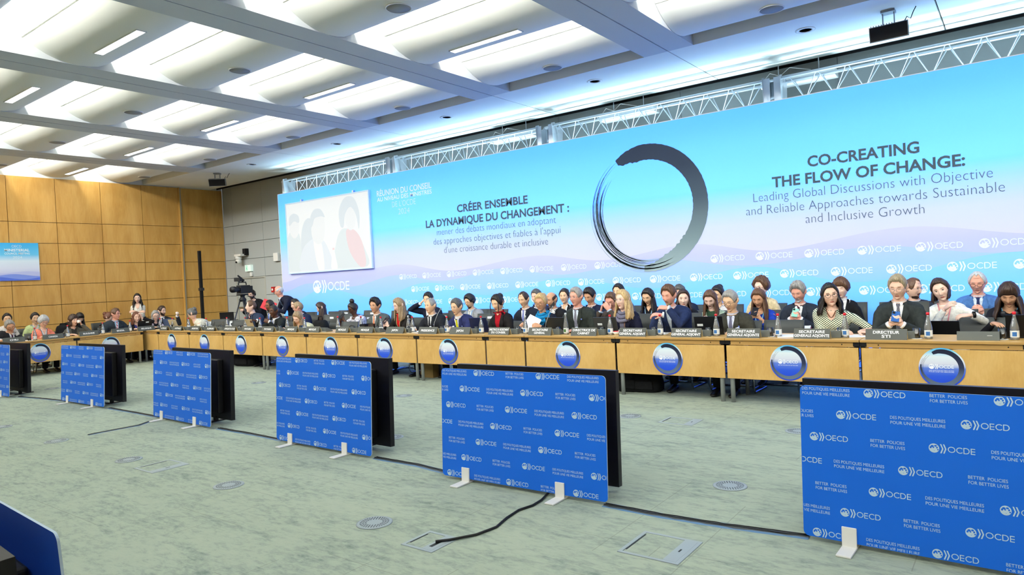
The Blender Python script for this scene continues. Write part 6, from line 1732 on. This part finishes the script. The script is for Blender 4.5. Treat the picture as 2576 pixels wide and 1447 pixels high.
# blank sign lying back near the right edge
th = thing('blank_sign', 'blank grey sign block on the table at the right, without lettering', 'name sign', (hp(2407, 850, 7.80).x, 7.80, TZ))
b = MB(); P = [(0.0, 0.0), (0.12, 0.0), (0.10, 0.075), (0.012, 0.085)]
b.loft([[(x, y, z) for y, z in P] for x in (0.0, 0.335)], 0, False); b.box2((0.24, -0.0005, 0.045), (0.28, 0.0, 0.048), 1); b.obj('block', [CONS, LETTER], th, 0.003)

m = bpy.data.materials.new('clear_glass'); m.use_nodes = True; nt_ = m.node_tree
for n_ in list(nt_.nodes): nt_.nodes.remove(n_)
o_ = nt_.nodes.new('ShaderNodeOutputMaterial'); mx = nt_.nodes.new('ShaderNodeMixShader'); tr_ = nt_.nodes.new('ShaderNodeBsdfTransparent'); gl = nt_.nodes.new('ShaderNodeBsdfGlossy'); lw = nt_.nodes.new('ShaderNodeLayerWeight')
tr_.inputs[0].default_value = (0.97, 0.985, 0.99, 1); gl.inputs['Roughness'].default_value = 0.12; lw.inputs[0].default_value = 0.55
nt_.links.new(lw.outputs['Fresnel'], mx.inputs[0]); nt_.links.new(tr_.outputs[0], mx.inputs[1]); nt_.links.new(gl.outputs[0], mx.inputs[2]); nt_.links.new(mx.outputs[0], o_.inputs[0])
GLASS = m; MATS['clear_glass'] = m
m = bpy.data.materials.new('bottle_glass'); m.use_nodes = True; nt_ = m.node_tree          # water-filled clear glass
for n_ in list(nt_.nodes): nt_.nodes.remove(n_)
o_ = nt_.nodes.new('ShaderNodeOutputMaterial'); mx = nt_.nodes.new('ShaderNodeMixShader'); m2 = nt_.nodes.new('ShaderNodeMixShader'); tr_ = nt_.nodes.new('ShaderNodeBsdfTransparent'); gl = nt_.nodes.new('ShaderNodeBsdfGlossy'); lw = nt_.nodes.new('ShaderNodeLayerWeight'); tl = nt_.nodes.new('ShaderNodeBsdfDiffuse')
tr_.inputs[0].default_value = (0.96, 0.98, 0.985, 1); gl.inputs['Roughness'].default_value = 0.1; lw.inputs[0].default_value = 0.6; tl.inputs[0].default_value = (0.72, 0.78, 0.80, 1); m2.inputs[0].default_value = 0.24
nt_.links.new(tr_.outputs[0], m2.inputs[1]); nt_.links.new(tl.outputs[0], m2.inputs[2])
nt_.links.new(lw.outputs['Fresnel'], mx.inputs[0]); nt_.links.new(m2.outputs[0], mx.inputs[1]); nt_.links.new(gl.outputs[0], mx.inputs[2]); nt_.links.new(mx.outputs[0], o_.inputs[0])
WGLASS = m
CAPR = mat('cap_red', (206, 30, 44), 0.4); LABW = mat('label_white', (226, 230, 228), 0.5); LABB = mat('label_blue', (60, 112, 176), 0.5); WATER = mat('water_tint', (190, 206, 214), 0.1)
bot = {}
def bottle(loc, label, kind='red'):
    if kind in bot:
        return dup(bot[kind], loc, None, label)
    th = thing('water_bottle', label, 'bottle', loc, 0, 'water bottles on the tables')
    tall = 1.12 if kind == 'leaf' else 1.0
    b = MB(); b.lathe([(0.034, 0.0), (0.036, 0.006), (0.036, 0.11), (0.032, 0.135), (0.017, 0.20 * tall), (0.0125, 0.225 * tall), (0.0125, 0.245 * tall)], 20, caps=True); gb = b.obj('glass_body', WGLASS, th)
    b = MB(); b.lathe([(0.0365, 0.025), (0.0366, 0.028), (0.0366, 0.085), (0.0365, 0.088)], 20, caps=False)
    a = np.linspace(-2.1, -1.1, 7); R_ = [np.stack([0.0369 * np.cos(a), 0.0369 * np.sin(a), np.full(7, z)], 1) for z in (0.035, 0.075)]
    b.loft(R_, 1, True, False, closed=False)
    b.obj('paper_label', [LABW, LABB if kind != 'leaf' else mat('leaf_green', (70, 110, 60), 0.5)], gb)
    b = MB(); b.lathe([(0.0155, 0.238 * tall), (0.0155, 0.262 * tall), (0.01, 0.264 * tall)], 16); b.obj('cap', CAPR if kind == 'red' else mat('cap_clear', (196, 204, 206), 0.3), th)
    bot[kind] = th; return th


g0 = None
def tumbler(loc, label):
    global g0
    if g0 is not None: return dup(g0, loc, None, label)
    th = thing('water_glass', label, 'glass', loc, 0, 'drinking glasses on paper coasters')
    b = MB(); b.lathe([(0.029, 0.006), (0.032, 0.014), (0.0345, 0.105), (0.0325, 0.105), (0.030, 0.016), (0.005, 0.014)], 20); b.obj('tumbler', GLASS, th)
    b = MB(); b.lathe([(0.05, 0.0), (0.052, 0.004), (0.034, 0.005), (0.01, 0.005)], 22); b.obj('coaster', WHITEM, th)
    g0 = th; return th


def near(x, used):
    """sign nearest to x, for the labels"""
    best = min(names, key=lambda q: abs((q[0] + q[1]) / 2 - x))
    s_ = 'right' if x > (best[0] + best[1]) / 2 else 'left'
    t_ = '%s of the %s sign%s' % (s_, ' '.join(best[2]), best[3])
    used[t_] = used.get(t_, 0) + 1
    return t_ if used[t_] == 1 else 'further ' + t_
ub, ug = {}, {}
for px, y, kd in ((2553, 7.90, 'red'), (2336, 7.90, 'red'), (2127, 7.92, 'red'), (1958.5, 7.92, 'red'), (1803, 7.93, 'red'), (1662, 7.94, 'red'), (1536, 7.94, 'red'), (1425, 7.92, 'leaf'), (1323, 7.92, 'clear'), (1212, 7.92, 'red'), (1126, 7.92, 'red'), (1039, 7.95, 'red'), (1029, 8.15, 'clear'), (960, 7.95, 'red'), (910, 8.1, 'red'), (852, 8.15, 'red'), (768, 7.92, 'red'), (724, 8.1, 'red'), (656, 7.95, 'red'), (619, 8.15, 'red'), (573, 8.15, 'red'), (521, 8.0, 'red'), (476, 8.1, 'red'), (436, 8.1, 'red'), (405, 8.1, 'red')):
    q = hp(px, 846, y)
    bottle((q.x, q.y, TZ), {'red': 'red-capped', 'leaf': 'tall leaf-labelled', 'clear': 'clear-capped'}[kd] + ' glass bottle ' + near(px, ub), kd)
for px, y in ((2522, 7.90), (2306, 7.90), (2115, 7.95), (1938, 7.92), (1783, 7.92), (1646, 7.93), (1516, 7.93), (1405, 7.93), (1305, 7.95), (1200, 7.93), (1114, 7.95), (1028, 7.9), (950, 7.93), (758, 8.0), (704, 7.9), (605, 7.95), (556, 7.95), (515, 7.95), (433, 8.05), (400, 7.95)):
    q = hp(px, 846, y); tumbler((q.x, q.y, TZ), 'drinking glass on a coaster ' + near(px, ug))
for (yy, k) in ((7.42, 'between BRESIL and BELGIQUE'), (6.83, 'left of the BRESIL sign'), (6.12, 'left of the BULGARIE sign'), (5.50, 'left of the CANADA sign')):
    bottle((-16.72, yy, TZ), 'red-capped glass bottle of the side row, ' + k); tumbler((-16.66, yy - 0.12, TZ), 'drinking glass of the side row, ' + k)

# laptops
def laptop(loc, rot, label, colr, tilt=18, w=0.33, sticker=None, onlap=False):
    th = thing('laptop', label, 'laptop', loc, rot)
    mm = mat('laptop_%d_%d_%d' % colr, colr, 0.4, 0.2)
    b = MB(); b.box2((-w / 2, 0.0, 0.0), (w / 2, 0.23, 0.014)); b.obj('keyboard_base', mm, th, 0.003)
    M = Matrix.Translation((0, 0.004, 0.014)) @ Matrix.Rotation(rad(tilt), 4, 'X')
    b = MB(); b.box2((-w / 2, -0.004, 0), (w / 2, 0.004, 0.225), 0, M); b.box2((-w / 2 + 0.012, 0.0041, 0.012), (w / 2 - 0.012, 0.0046, 0.215), 1, M)
    if sticker: b.box2((-w / 2 + sticker[0], -0.0046, sticker[1]), (-w / 2 + sticker[0] + 0.07, -0.0041, sticker[1] + 0.03), 2, M)
    b.obj('lid', [mm, mat('lcd', (190, 205, 220), 0.3, emit=0.4), LABW], th, 0.003)
    return th
def lap(px, y): q = hp(px, 840, y); return (q.x, q.y, TZ)
laptop(lap(1209, 8.08), 0.05, 'dark blue laptop seen from behind, between JAPON and DIRECTRICE DU SECRETARIAT signs', (34, 40, 74))
laptop(lap(1403, 8.06), -0.1, 'black laptop seen from behind, between SECRETAIRE GENERAL and DIRECTRICE DE CABINET signs', (46, 46, 44), sticker=(0.03, 0.02))
laptop(lap(1528, 8.05), 0.0, 'dark grey laptop with a pale sticker beside the DIRECTRICE DE CABINET sign', (68, 68, 66), sticker=(0.05, 0.11), w=0.34)
laptop(lap(1786, 8.08), 0.1, 'black laptop before the person in olive suit', (24, 25, 28), sticker=(0.03, 0.10), w=0.34)
laptop(lap(2585, 8.05), 0, 'black laptop cut by the right edge of the view', (20, 20, 22))
laptop(lap(634, 8.1), -0.15, 'open gold laptop behind the first PAYS-BAS sign', (176, 160, 122), tilt=20)
laptop((-16.80, 7.78, TZ), R90, 'black laptop before the person in pale pink jacket', (30, 32, 34), sticker=(0.18, 0.17))
laptop(lap(441, 8.15), 0.1, 'open beige laptop near the AUTRICHE sign', (190, 178, 146), tilt=20, w=0.3)
laptop(lap(427, 8.25), 0.3, 'blue-grey laptop beside the beige one near the corner', (76, 92, 126), tilt=14, w=0.3)
laptop((-18.0, 10.6, 0.742), rad(30), 'black screen on the small cloth-covered table by the wood wall', (18, 18, 20), tilt=4, w=0.42)
po, N_, HM_, Rh_, rt, rr = PEOPLE['wht']
th = laptop((rt.x - 0.07, rt.y - 0.40, 0.625), -0.06, 'black laptop on the lap of the person in white blouse', (26, 26, 28), tilt=24, w=0.36, sticker=(0.02, 0.06))
# phones in hands
def phone(key, label, colr, dz=0.06, w=0.075):
    a, c = hand_point(key, 1, 0.07, -0.015), hand_point(key, -1, 0.07, -0.015); p = (a + c) / 2
    th = thing('mobile_phone', label, 'phone', (p.x, p.y, p.z + 0.045), PEOPLE[key][5] + 0.3)
    M = Matrix.Rotation(rad(-48), 4, 'X') @ Matrix.Rotation(rad(14), 4, 'Y')
    b = MB(); b.box((0, 0, 0), (w, 0.008, 0.15), 0, M); b.obj('phone_case', mat('phone_%d_%d_%d' % colr, colr, 0.35), th, 0.003)
    b = MB(); b.box((-0.02, -0.005, 0.05), (0.025, 0.003, 0.03), 0, M); b.obj('camera_bump', SCRBLK, th)
    b = MB(); b.box((0, 0.0045, 0), (w - 0.008, 0.001, 0.14), 0, M); b.obj('screen', mat('phone_screen', (60, 70, 84), 0.15), th)
phone('dir', 'blue mobile phone held by the person in charcoal suit', (46, 96, 168)); phone('mob', 'pale green mobile phone held by the person with striped tie', (140, 206, 186))
phone('ryl', 'black mobile phone held by the person in royal blue top', (24, 24, 28)); phone('prt', 'black mobile phone held by the person in white patterned top', (22, 22, 26)); phone('rdb', 'dark mobile phone held by the person in red blouse', (40, 26, 30))
p = hand_point('brn', -1, 0.10, -0.02); th = thing('mobile_phone', 'dark mobile phone held to the ear of the person in brown suit', 'phone', p); MB().box((0, 0, 0), (0.012, 0.05, 0.12)).obj('phone_case', SCRBLK, th, 0.003)
# cups
for key, lab in (('gry', 'white cup at the lips of the person behind the BULGARIE sign'), ('cup', 'white cup raised by the person in dark grey suit')):
    p = hand_point(key, 1, 0.085, -0.03); th = thing('coffee_cup', lab, 'cup', (p.x, p.y, p.z - 0.03))
    b = MB(); b.lathe([(0.022, 0.0), (0.03, 0.01), (0.037, 0.065), (0.034, 0.065), (0.028, 0.012), (0.005, 0.008)], 18); b.obj('bowl', WHITEM, th)
    b = MB(); b.tube([(0.034, 0, 0.05), (0.055, 0, 0.045), (0.055, 0, 0.025), (0.032, 0, 0.018)], 0.004, 6); b.obj('handle', WHITEM, th)
# sheets of paper
PAPER = mat('paper_white', (240, 241, 243), 0.7)
def sheet(x, y, rz, label, n_=1, w=0.21, h=0.297, m_=None):
    b = MB(); b.box2((-w / 2, -h / 2, 0), (w / 2, h / 2, 0.0015 * n_)); o = b.obj('paper_sheet' if n_ < 3 else 'paper_stack', m_ or PAPER); o.location = (x, y, TZ + 0.0003); o.rotation_euler = (0, 0, rz)
    return tag(o, label, 'paper')
for px, y, rz, lab, n_ in ((2150, 8.1, 0.4, 'white sheet of paper before the person in green and cream', 2), (2110, 8.16, -0.3, 'violet-edged paper sheet left of the DIRECTEUR STI sign', 1), (1980, 8.0, 0.3, 'small stack of papers left of the second SECRETAIRE GENERALE ADJOINTE sign', 4), (1660, 8.15, 0.2, 'paper sheet before the person in navy suit', 2), (1300, 8.12, 0.1, 'papers right of the DIRECTRICE DU SECRETARIAT sign', 4), (1045, 8.05, 0.3, 'papers between JAPON and PRESIDENCE signs', 4), (966, 8.1, 0.4, 'white papers beside the first JAPON sign', 5), (890, 8.05, 0.2, 'papers left of the last MEXIQUE sign', 5), (815, 7.95, 0.5, 'loose sheet right of the second MEXIQUE sign', 2), (700, 8.0, 0.1, 'papers right of the second PAYS-BAS sign', 4), (600, 8.1, 0.4, 'papers near the first PAYS-BAS sign', 3), (550, 8.0, 0.1, 'papers beside the AFRIQUE DU SUD sign', 3), (1115, 8.1, 0.1, 'papers before the person with yellow tie', 4)):
    q = hp(px, 842, y); sheet(q.x, q.y, rz, lab, n_)
for yy, lab in ((7.3, 'papers of the side row near the BELGIQUE sign'), (5.45, 'papers before the person in coral blazer'), (4.75, 'notes before the person at the CHILI sign')):
    sheet(-16.86, yy, 0.2, lab, 3, 0.297, 0.21)
# sheet held up by the person with the turquoise scarf
a, c = hand_point('trq', 1, 0.09), hand_point('trq', -1, 0.09)
th = thing('paper_sheet', 'white sheet held up by the person with turquoise scarf', 'paper', ((a.x + c.x) / 2, (a.y + c.y) / 2 - 0.01, 0.755), 0.12)
M = Matrix.Rotation(rad(-24), 4, 'X') @ Matrix.Rotation(rad(24), 4, 'Y')
b = MB(); R_ = []
for z in np.linspace(0, 0.25, 7): R_.append([tuple(M @ Vector((x, 0.02 * math.sin(x * 9 + z * 6), z))) for x in np.linspace(-0.11, 0.11, 7)])
b.loft(R_, 0, True, False, closed=False); o = b.obj('page', PAPER, th); sm_ = o.modifiers.new('t', 'SOLIDIFY'); sm_.thickness = 0.001
# red folder
p = hand_point('fld', 1, 0.05); p2 = hand_point('fld', -1, 0.07); c = (p + p2) / 2
th = thing('red_folder', 'red folder under the arm of the standing person in navy suit', 'folder', (c.x + 0.05, c.y - 0.08, c.z + 0.06), rad(35))
REDF = mat('folder_red', (196, 26, 44), 0.5)
M = Matrix.Rotation(rad(-14), 4, 'X') @ Matrix.Rotation(rad(24), 4, 'Y')
b = MB(); b.box((0, -0.006, 0), (0.34, 0.004, 0.24), 0, M); b.box((0, 0.006, 0), (0.34, 0.004, 0.24), 0, M); b.box((-0.17, 0, 0), (0.004, 0.014, 0.24), 0, M); b.obj('cover', REDF, th)
b = MB(); b.box((0.004, 0, 0.0), (0.325, 0.007, 0.23), 0, M); b.obj('pages', PAPER, th)
# notebook on the lap
po, N_, HM_, Rh_, rt, rr = PEOPLE['mob']
th = thing('notebook', 'open notebook with maroon cover on the lap of the person with striped tie', 'notebook', (rt.x - 0.02, rt.y - 0.34, 0.72), 0.15)
M = Matrix.Rotation(rad(10), 4, 'X')
b = MB(); b.box((0, 0, 0), (0.42, 0.24, 0.006), 0, M); b.obj('cover', mat('maroon', (120, 30, 60), 0.6), th); b = MB(); b.box((0, 0, 0.012), (0.40, 0.23, 0.016), 0, M); b.obj('pages', PAPER, th)
# bags
def bag(loc, rz, label, d, colr=(30, 31, 33), strap=True):
    th = thing('black_bag', label, 'bag', loc, rz)
    mm = CLOTH(colr)
    b = MB(); w, dp, h = d; R_ = []
    for t, k in ((0, 0.86), (0.08, 1.0), (0.4, 1.03), (0.75, 0.94), (0.93, 0.78), (1.0, 0.5)):
        a_ = np.arange(24) * 2 * math.pi / 24; c_, s_ = np.cos(a_), np.sin(a_); c_ = np.sign(c_) * np.abs(c_) ** 0.6; s_ = np.sign(s_) * np.abs(s_) ** 0.6
        R_.append(np.stack([w / 2 * k * c_ * (1 + 0.04 * np.sin(3 * a_ + 4 * t)), dp / 2 * k * s_, np.full(24, h * t) + 0.012 * np.sin(2 * a_ + t) * t], 1))
    b.loft(R_); b.obj('bag_body', mm, th)
    b = MB(); b.box2((-w * 0.3, -dp / 2 - 0.02, h * 0.15), (w * 0.3, -dp / 2 + 0.02, h * 0.55)); b.obj('front_pocket', mm, th, 0.015)
    if strap:
        b = MB(); b.tube([(-0.07, 0, h * 0.97), (-0.05, 0, h * 1.17), (0.05, 0, h * 1.17), (0.07, 0, h * 0.97)], 0.011, 8); b.obj('handle', mm, th)
    return th
q = hp(806, 800, 8.72); bag((q.x, q.y, SEATZ + 0.005), 0.1, 'black backpack sitting on a chair behind the second MEXIQUE sign', (0.36, 0.24, 0.44))
bag((-17.45, 6.3, SEATZ + 0.28), R90, 'black bag with handle beside the person at the BULGARIE sign', (0.30, 0.2, 0.26))
bag((-17.55, 5.95, SEATZ + 0.005), R90, 'black backpack on the side-row chair between CANADA and BULGARIE', (0.36, 0.24, 0.42))
for px, y, lab, d in ((1583, 8.05, 'black bag on the floor under the SECRETAIRE GENERAL ADJOINT table, left one', (0.34, 0.26, 0.30)), (1625, 8.1, 'black shoulder bag slumped under the SECRETAIRE GENERAL ADJOINT table', (0.40, 0.3, 0.27)), (625, 8.1, 'large black bag on the floor under the AFRIQUE DU SUD table', (0.62, 0.4, 0.30)), (349, 8.0, 'black bag on the floor under the corner of the tables', (0.34, 0.3, 0.36))):
    q = at_plane(px, 900, 1, y); bag((q.x, y, 0.0), 0.15, lab, d)
th = thing('paper_bag', 'brown paper bag standing under the PRESIDENCE table', 'bag', (at_plane(1081, 940, 1, 8.1).x, 8.1, 0))
b = MB(); b.box2((-0.14, -0.07, 0), (0.14, 0.07, 0.34)); b.obj('bag_body', mat('kraft', (136, 112, 66), 0.8), th)
b = MB(); b.tube([(-0.05, -0.07, 0.33), (-0.04, -0.07, 0.42), (0.04, -0.07, 0.42), (0.05, -0.07, 0.33)], 0.004, 6); b.obj('handle', MATS['kraft'], th)
# black coat hung over the chair back behind the person with the pink tie
th = thing('black_coat', 'black coat draped over a chair near the wood wall', 'coat', (-18.45, 6.95, 0), R90)
chair(-18.45, 6.95, R90, 'dark grey chair under the black coat near the wood wall', 0.92)
b = MB(); R_ = []
for t, hw, dp, zz in ((0, 0.30, 0.10, 0.52), (0.3, 0.31, 0.11, 0.72), (0.6, 0.30, 0.10, 0.88), (0.85, 0.24, 0.085, 0.97), (1, 0.12, 0.05, 1.0)):
    a_ = np.arange(22) * 2 * math.pi / 22
    R_.append(np.stack([hw * np.cos(a_) * (1 + 0.05 * np.sin(5 * a_)), 0.24 + dp * np.sin(a_), np.full(22, zz) + 0.01 * np.sin(3 * a_)], 1))
b.loft(R_); b.obj('coat_body', CLOTH((26, 27, 30)), th)
# headset lying on the table, small bowl of red sweets, perspex box
q = hp(885, 838, 8.2); th = thing('table_headset', 'black headset lying on the table left of the last MEXIQUE sign', 'headset', (q.x, q.y, TZ))
b = MB(); b.tube([(0.08 * math.cos(t), 0.02 * math.sin(t), 0.035 + 0.06 * abs(math.sin(t))) for t in np.linspace(0, math.pi, 12)], 0.007, 8); b.obj('band', HPM, th)
for s in (-1, 1):
    b = MB(); b.ell((s * 0.075, 0, 0.036), (0.02, 0.034, 0.034), 12, 8); b.obj('ear_cup', HPM, th)
q = hp(925, 836, 8.05); th = thing('clear_box', 'clear plastic box standing behind the last MEXIQUE sign', 'box', (q.x, q.y, TZ))
b = MB()
for a_, c_ in (((-0.11, -0.08, 0), (0.11, 0.08, 0.004)), ((-0.11, -0.08, 0.004), (-0.107, 0.08, 0.13)), ((0.107, -0.08, 0.004), (0.11, 0.08, 0.13)), ((-0.107, -0.08, 0.004), (0.107, -0.077, 0.13)), ((-0.107, 0.077, 0.004), (0.107, 0.08, 0.13))): b.box2(a_, c_)
b.obj('box_walls', GLASS, th)
for px, lab in ((1550, 'white bowl of red sweets left of the SECRETAIRE GENERAL ADJOINT sign'), (712, 'white bowl of red sweets left of the first MEXIQUE sign')):
    q = hp(px, 843, 7.98); th = thing('sweet_bowl', lab, 'bowl', (q.x, q.y, TZ))
    b = MB(); b.lathe([(0.025, 0.0), (0.03, 0.004), (0.055, 0.04), (0.052, 0.04), (0.028, 0.008), (0.005, 0.006)], 20); b.obj('bowl', WHITEM, th)
    for k in range(5):
        b = MB(); b.ell((0.025 * math.cos(k * 1.257), 0.025 * math.sin(k * 1.257), 0.038), (0.016, 0.012, 0.010), 10, 6); b.obj('sweet', CAPR, th)
q = hp(1680, 846, 7.93); th = thing('clear_stand', 'clear plastic card stand left of the second SECRETAIRE GENERAL ADJOINT sign', 'stand', (q.x, q.y, TZ)); MB().box2((-0.03, -0.002, 0), (0.03, 0.002, 0.12)).obj('pane', GLASS, th); MB().box2((-0.03, -0.002, 0), (0.03, 0.05, 0.004)).obj('stand_base', GLASS, th)
# small side table with a white cloth by the wood wall
th = thing('side_table', 'small side table by the wood wall under a white cloth', 'table', (-17.95, 10.45, 0), 0.3)
b = MB(); b.box2((-0.62, -0.3, 0.70), (0.62, 0.3, 0.725)); b.obj('tabletop', TWOOD, th)
for x in (-0.55, 0.55):
    for y in (-0.24, 0.24): MB().cyl((x, y, 0), (x, y, 0.70), 0.02, 10).obj('leg', LEGM, th)
b = MB(); b.box2((-0.64, -0.32, 0.726), (0.64, 0.32, 0.734)); b.box2((-0.64, -0.325, 0.35), (0.64, -0.318, 0.734)); b.box2((0.636, -0.32, 0.35), (0.643, 0.32, 0.734)); b.box2((-0.643, -0.32, 0.35), (-0.636, 0.32, 0.734))
o = b.obj('tablecloth', mat('cloth_white', (226, 230, 234), 0.8), None, 0.004); o.location = (-17.95, 10.45, 0); o.rotation_euler = (0, 0, 0.3); tag(o, 'white cloth over the small side table by the wood wall', 'tablecloth')

# video camera on a tripod
cx_, cy_ = at_plane(611, 760, 1, 9.95).x, 9.95
th = thing('video_camera', 'black broadcast video camera on its tripod before the grey door', 'video camera', (cx_, cy_, 0), rad(22))
CAMM = mat('camera_black', (24, 25, 28), 0.45)
for k in range(3):
    q = rad(90 + 120 * k); b = MB()
    for s in (-1, 1):
        t_ = np.array((-math.sin(q), math.cos(q), 0)) * s * 0.025
        b.tube([np.array((0.07 * math.cos(q), 0.07 * math.sin(q), 1.30)) + t_, np.array((0.26 * math.cos(q), 0.26 * math.sin(q), 0.7)) + t_, np.array((0.45 * math.cos(q), 0.45 * math.sin(q), 0.02)) + t_ * 0.5], 0.014, 8)
    b.box((0.26 * math.cos(q), 0.26 * math.sin(q), 0.72), (0.08, 0.08, 0.06)); b.obj('tripod_leg', mat('tripod_grey', (70, 72, 76), 0.4, 0.5), th)
b = MB(); b.lathe([(0.08, 1.28), (0.09, 1.34), (0.05, 1.40), (0.07, 1.45)], 18); b.box2((-0.09, -0.12, 1.44), (0.09, 0.12, 1.48)); b.tube([(0.08, 0.1, 1.42), (0.1, 0.35, 1.36), (0.1, 0.55, 1.26)], 0.012, 8); b.obj('fluid_head', CAMM, th)
b = MB(); b.box2((-0.07, -0.14, 1.49), (0.07, 0.24, 1.70)); b.box2((-0.075, 0.24, 1.50), (0.075, 0.34, 1.68)); b.box2((-0.12, -0.05, 1.52), (-0.07, 0.12, 1.64)); cb = b.obj('camera_body', CAMM, th, 0.008)
b = MB(); b.cyl((0, -0.14, 1.60), (0, -0.34, 1.60), 0.062, 20); b.cyl((0, -0.30, 1.60), (0, -0.40, 1.60), 0.078, 20); b.obj('lens', CAMM, cb)
b = MB(); b.tube([(0, -0.14, 1.71), (0, -0.12, 1.78), (0, 0.16, 1.78), (0, 0.18, 1.71)], 0.014, 8); b.obj('carry_handle', CAMM, cb)
b = MB(); b.box2((-0.08, -0.20, 1.80), (0.09, -0.10, 1.90)); b.cyl((0, -0.1, 1.78), (0, -0.14, 1.82), 0.015, 8); b.obj('viewfinder', CAMM, cb, 0.006)
b = MB(); b.cyl((0.03, 0.05, 1.82), (0.03, -0.18, 1.95), 0.02, 10); b.box2((0.015, -0.02, 1.77), (0.045, 0.02, 1.86)); b.obj('top_microphone', CAMM, cb)
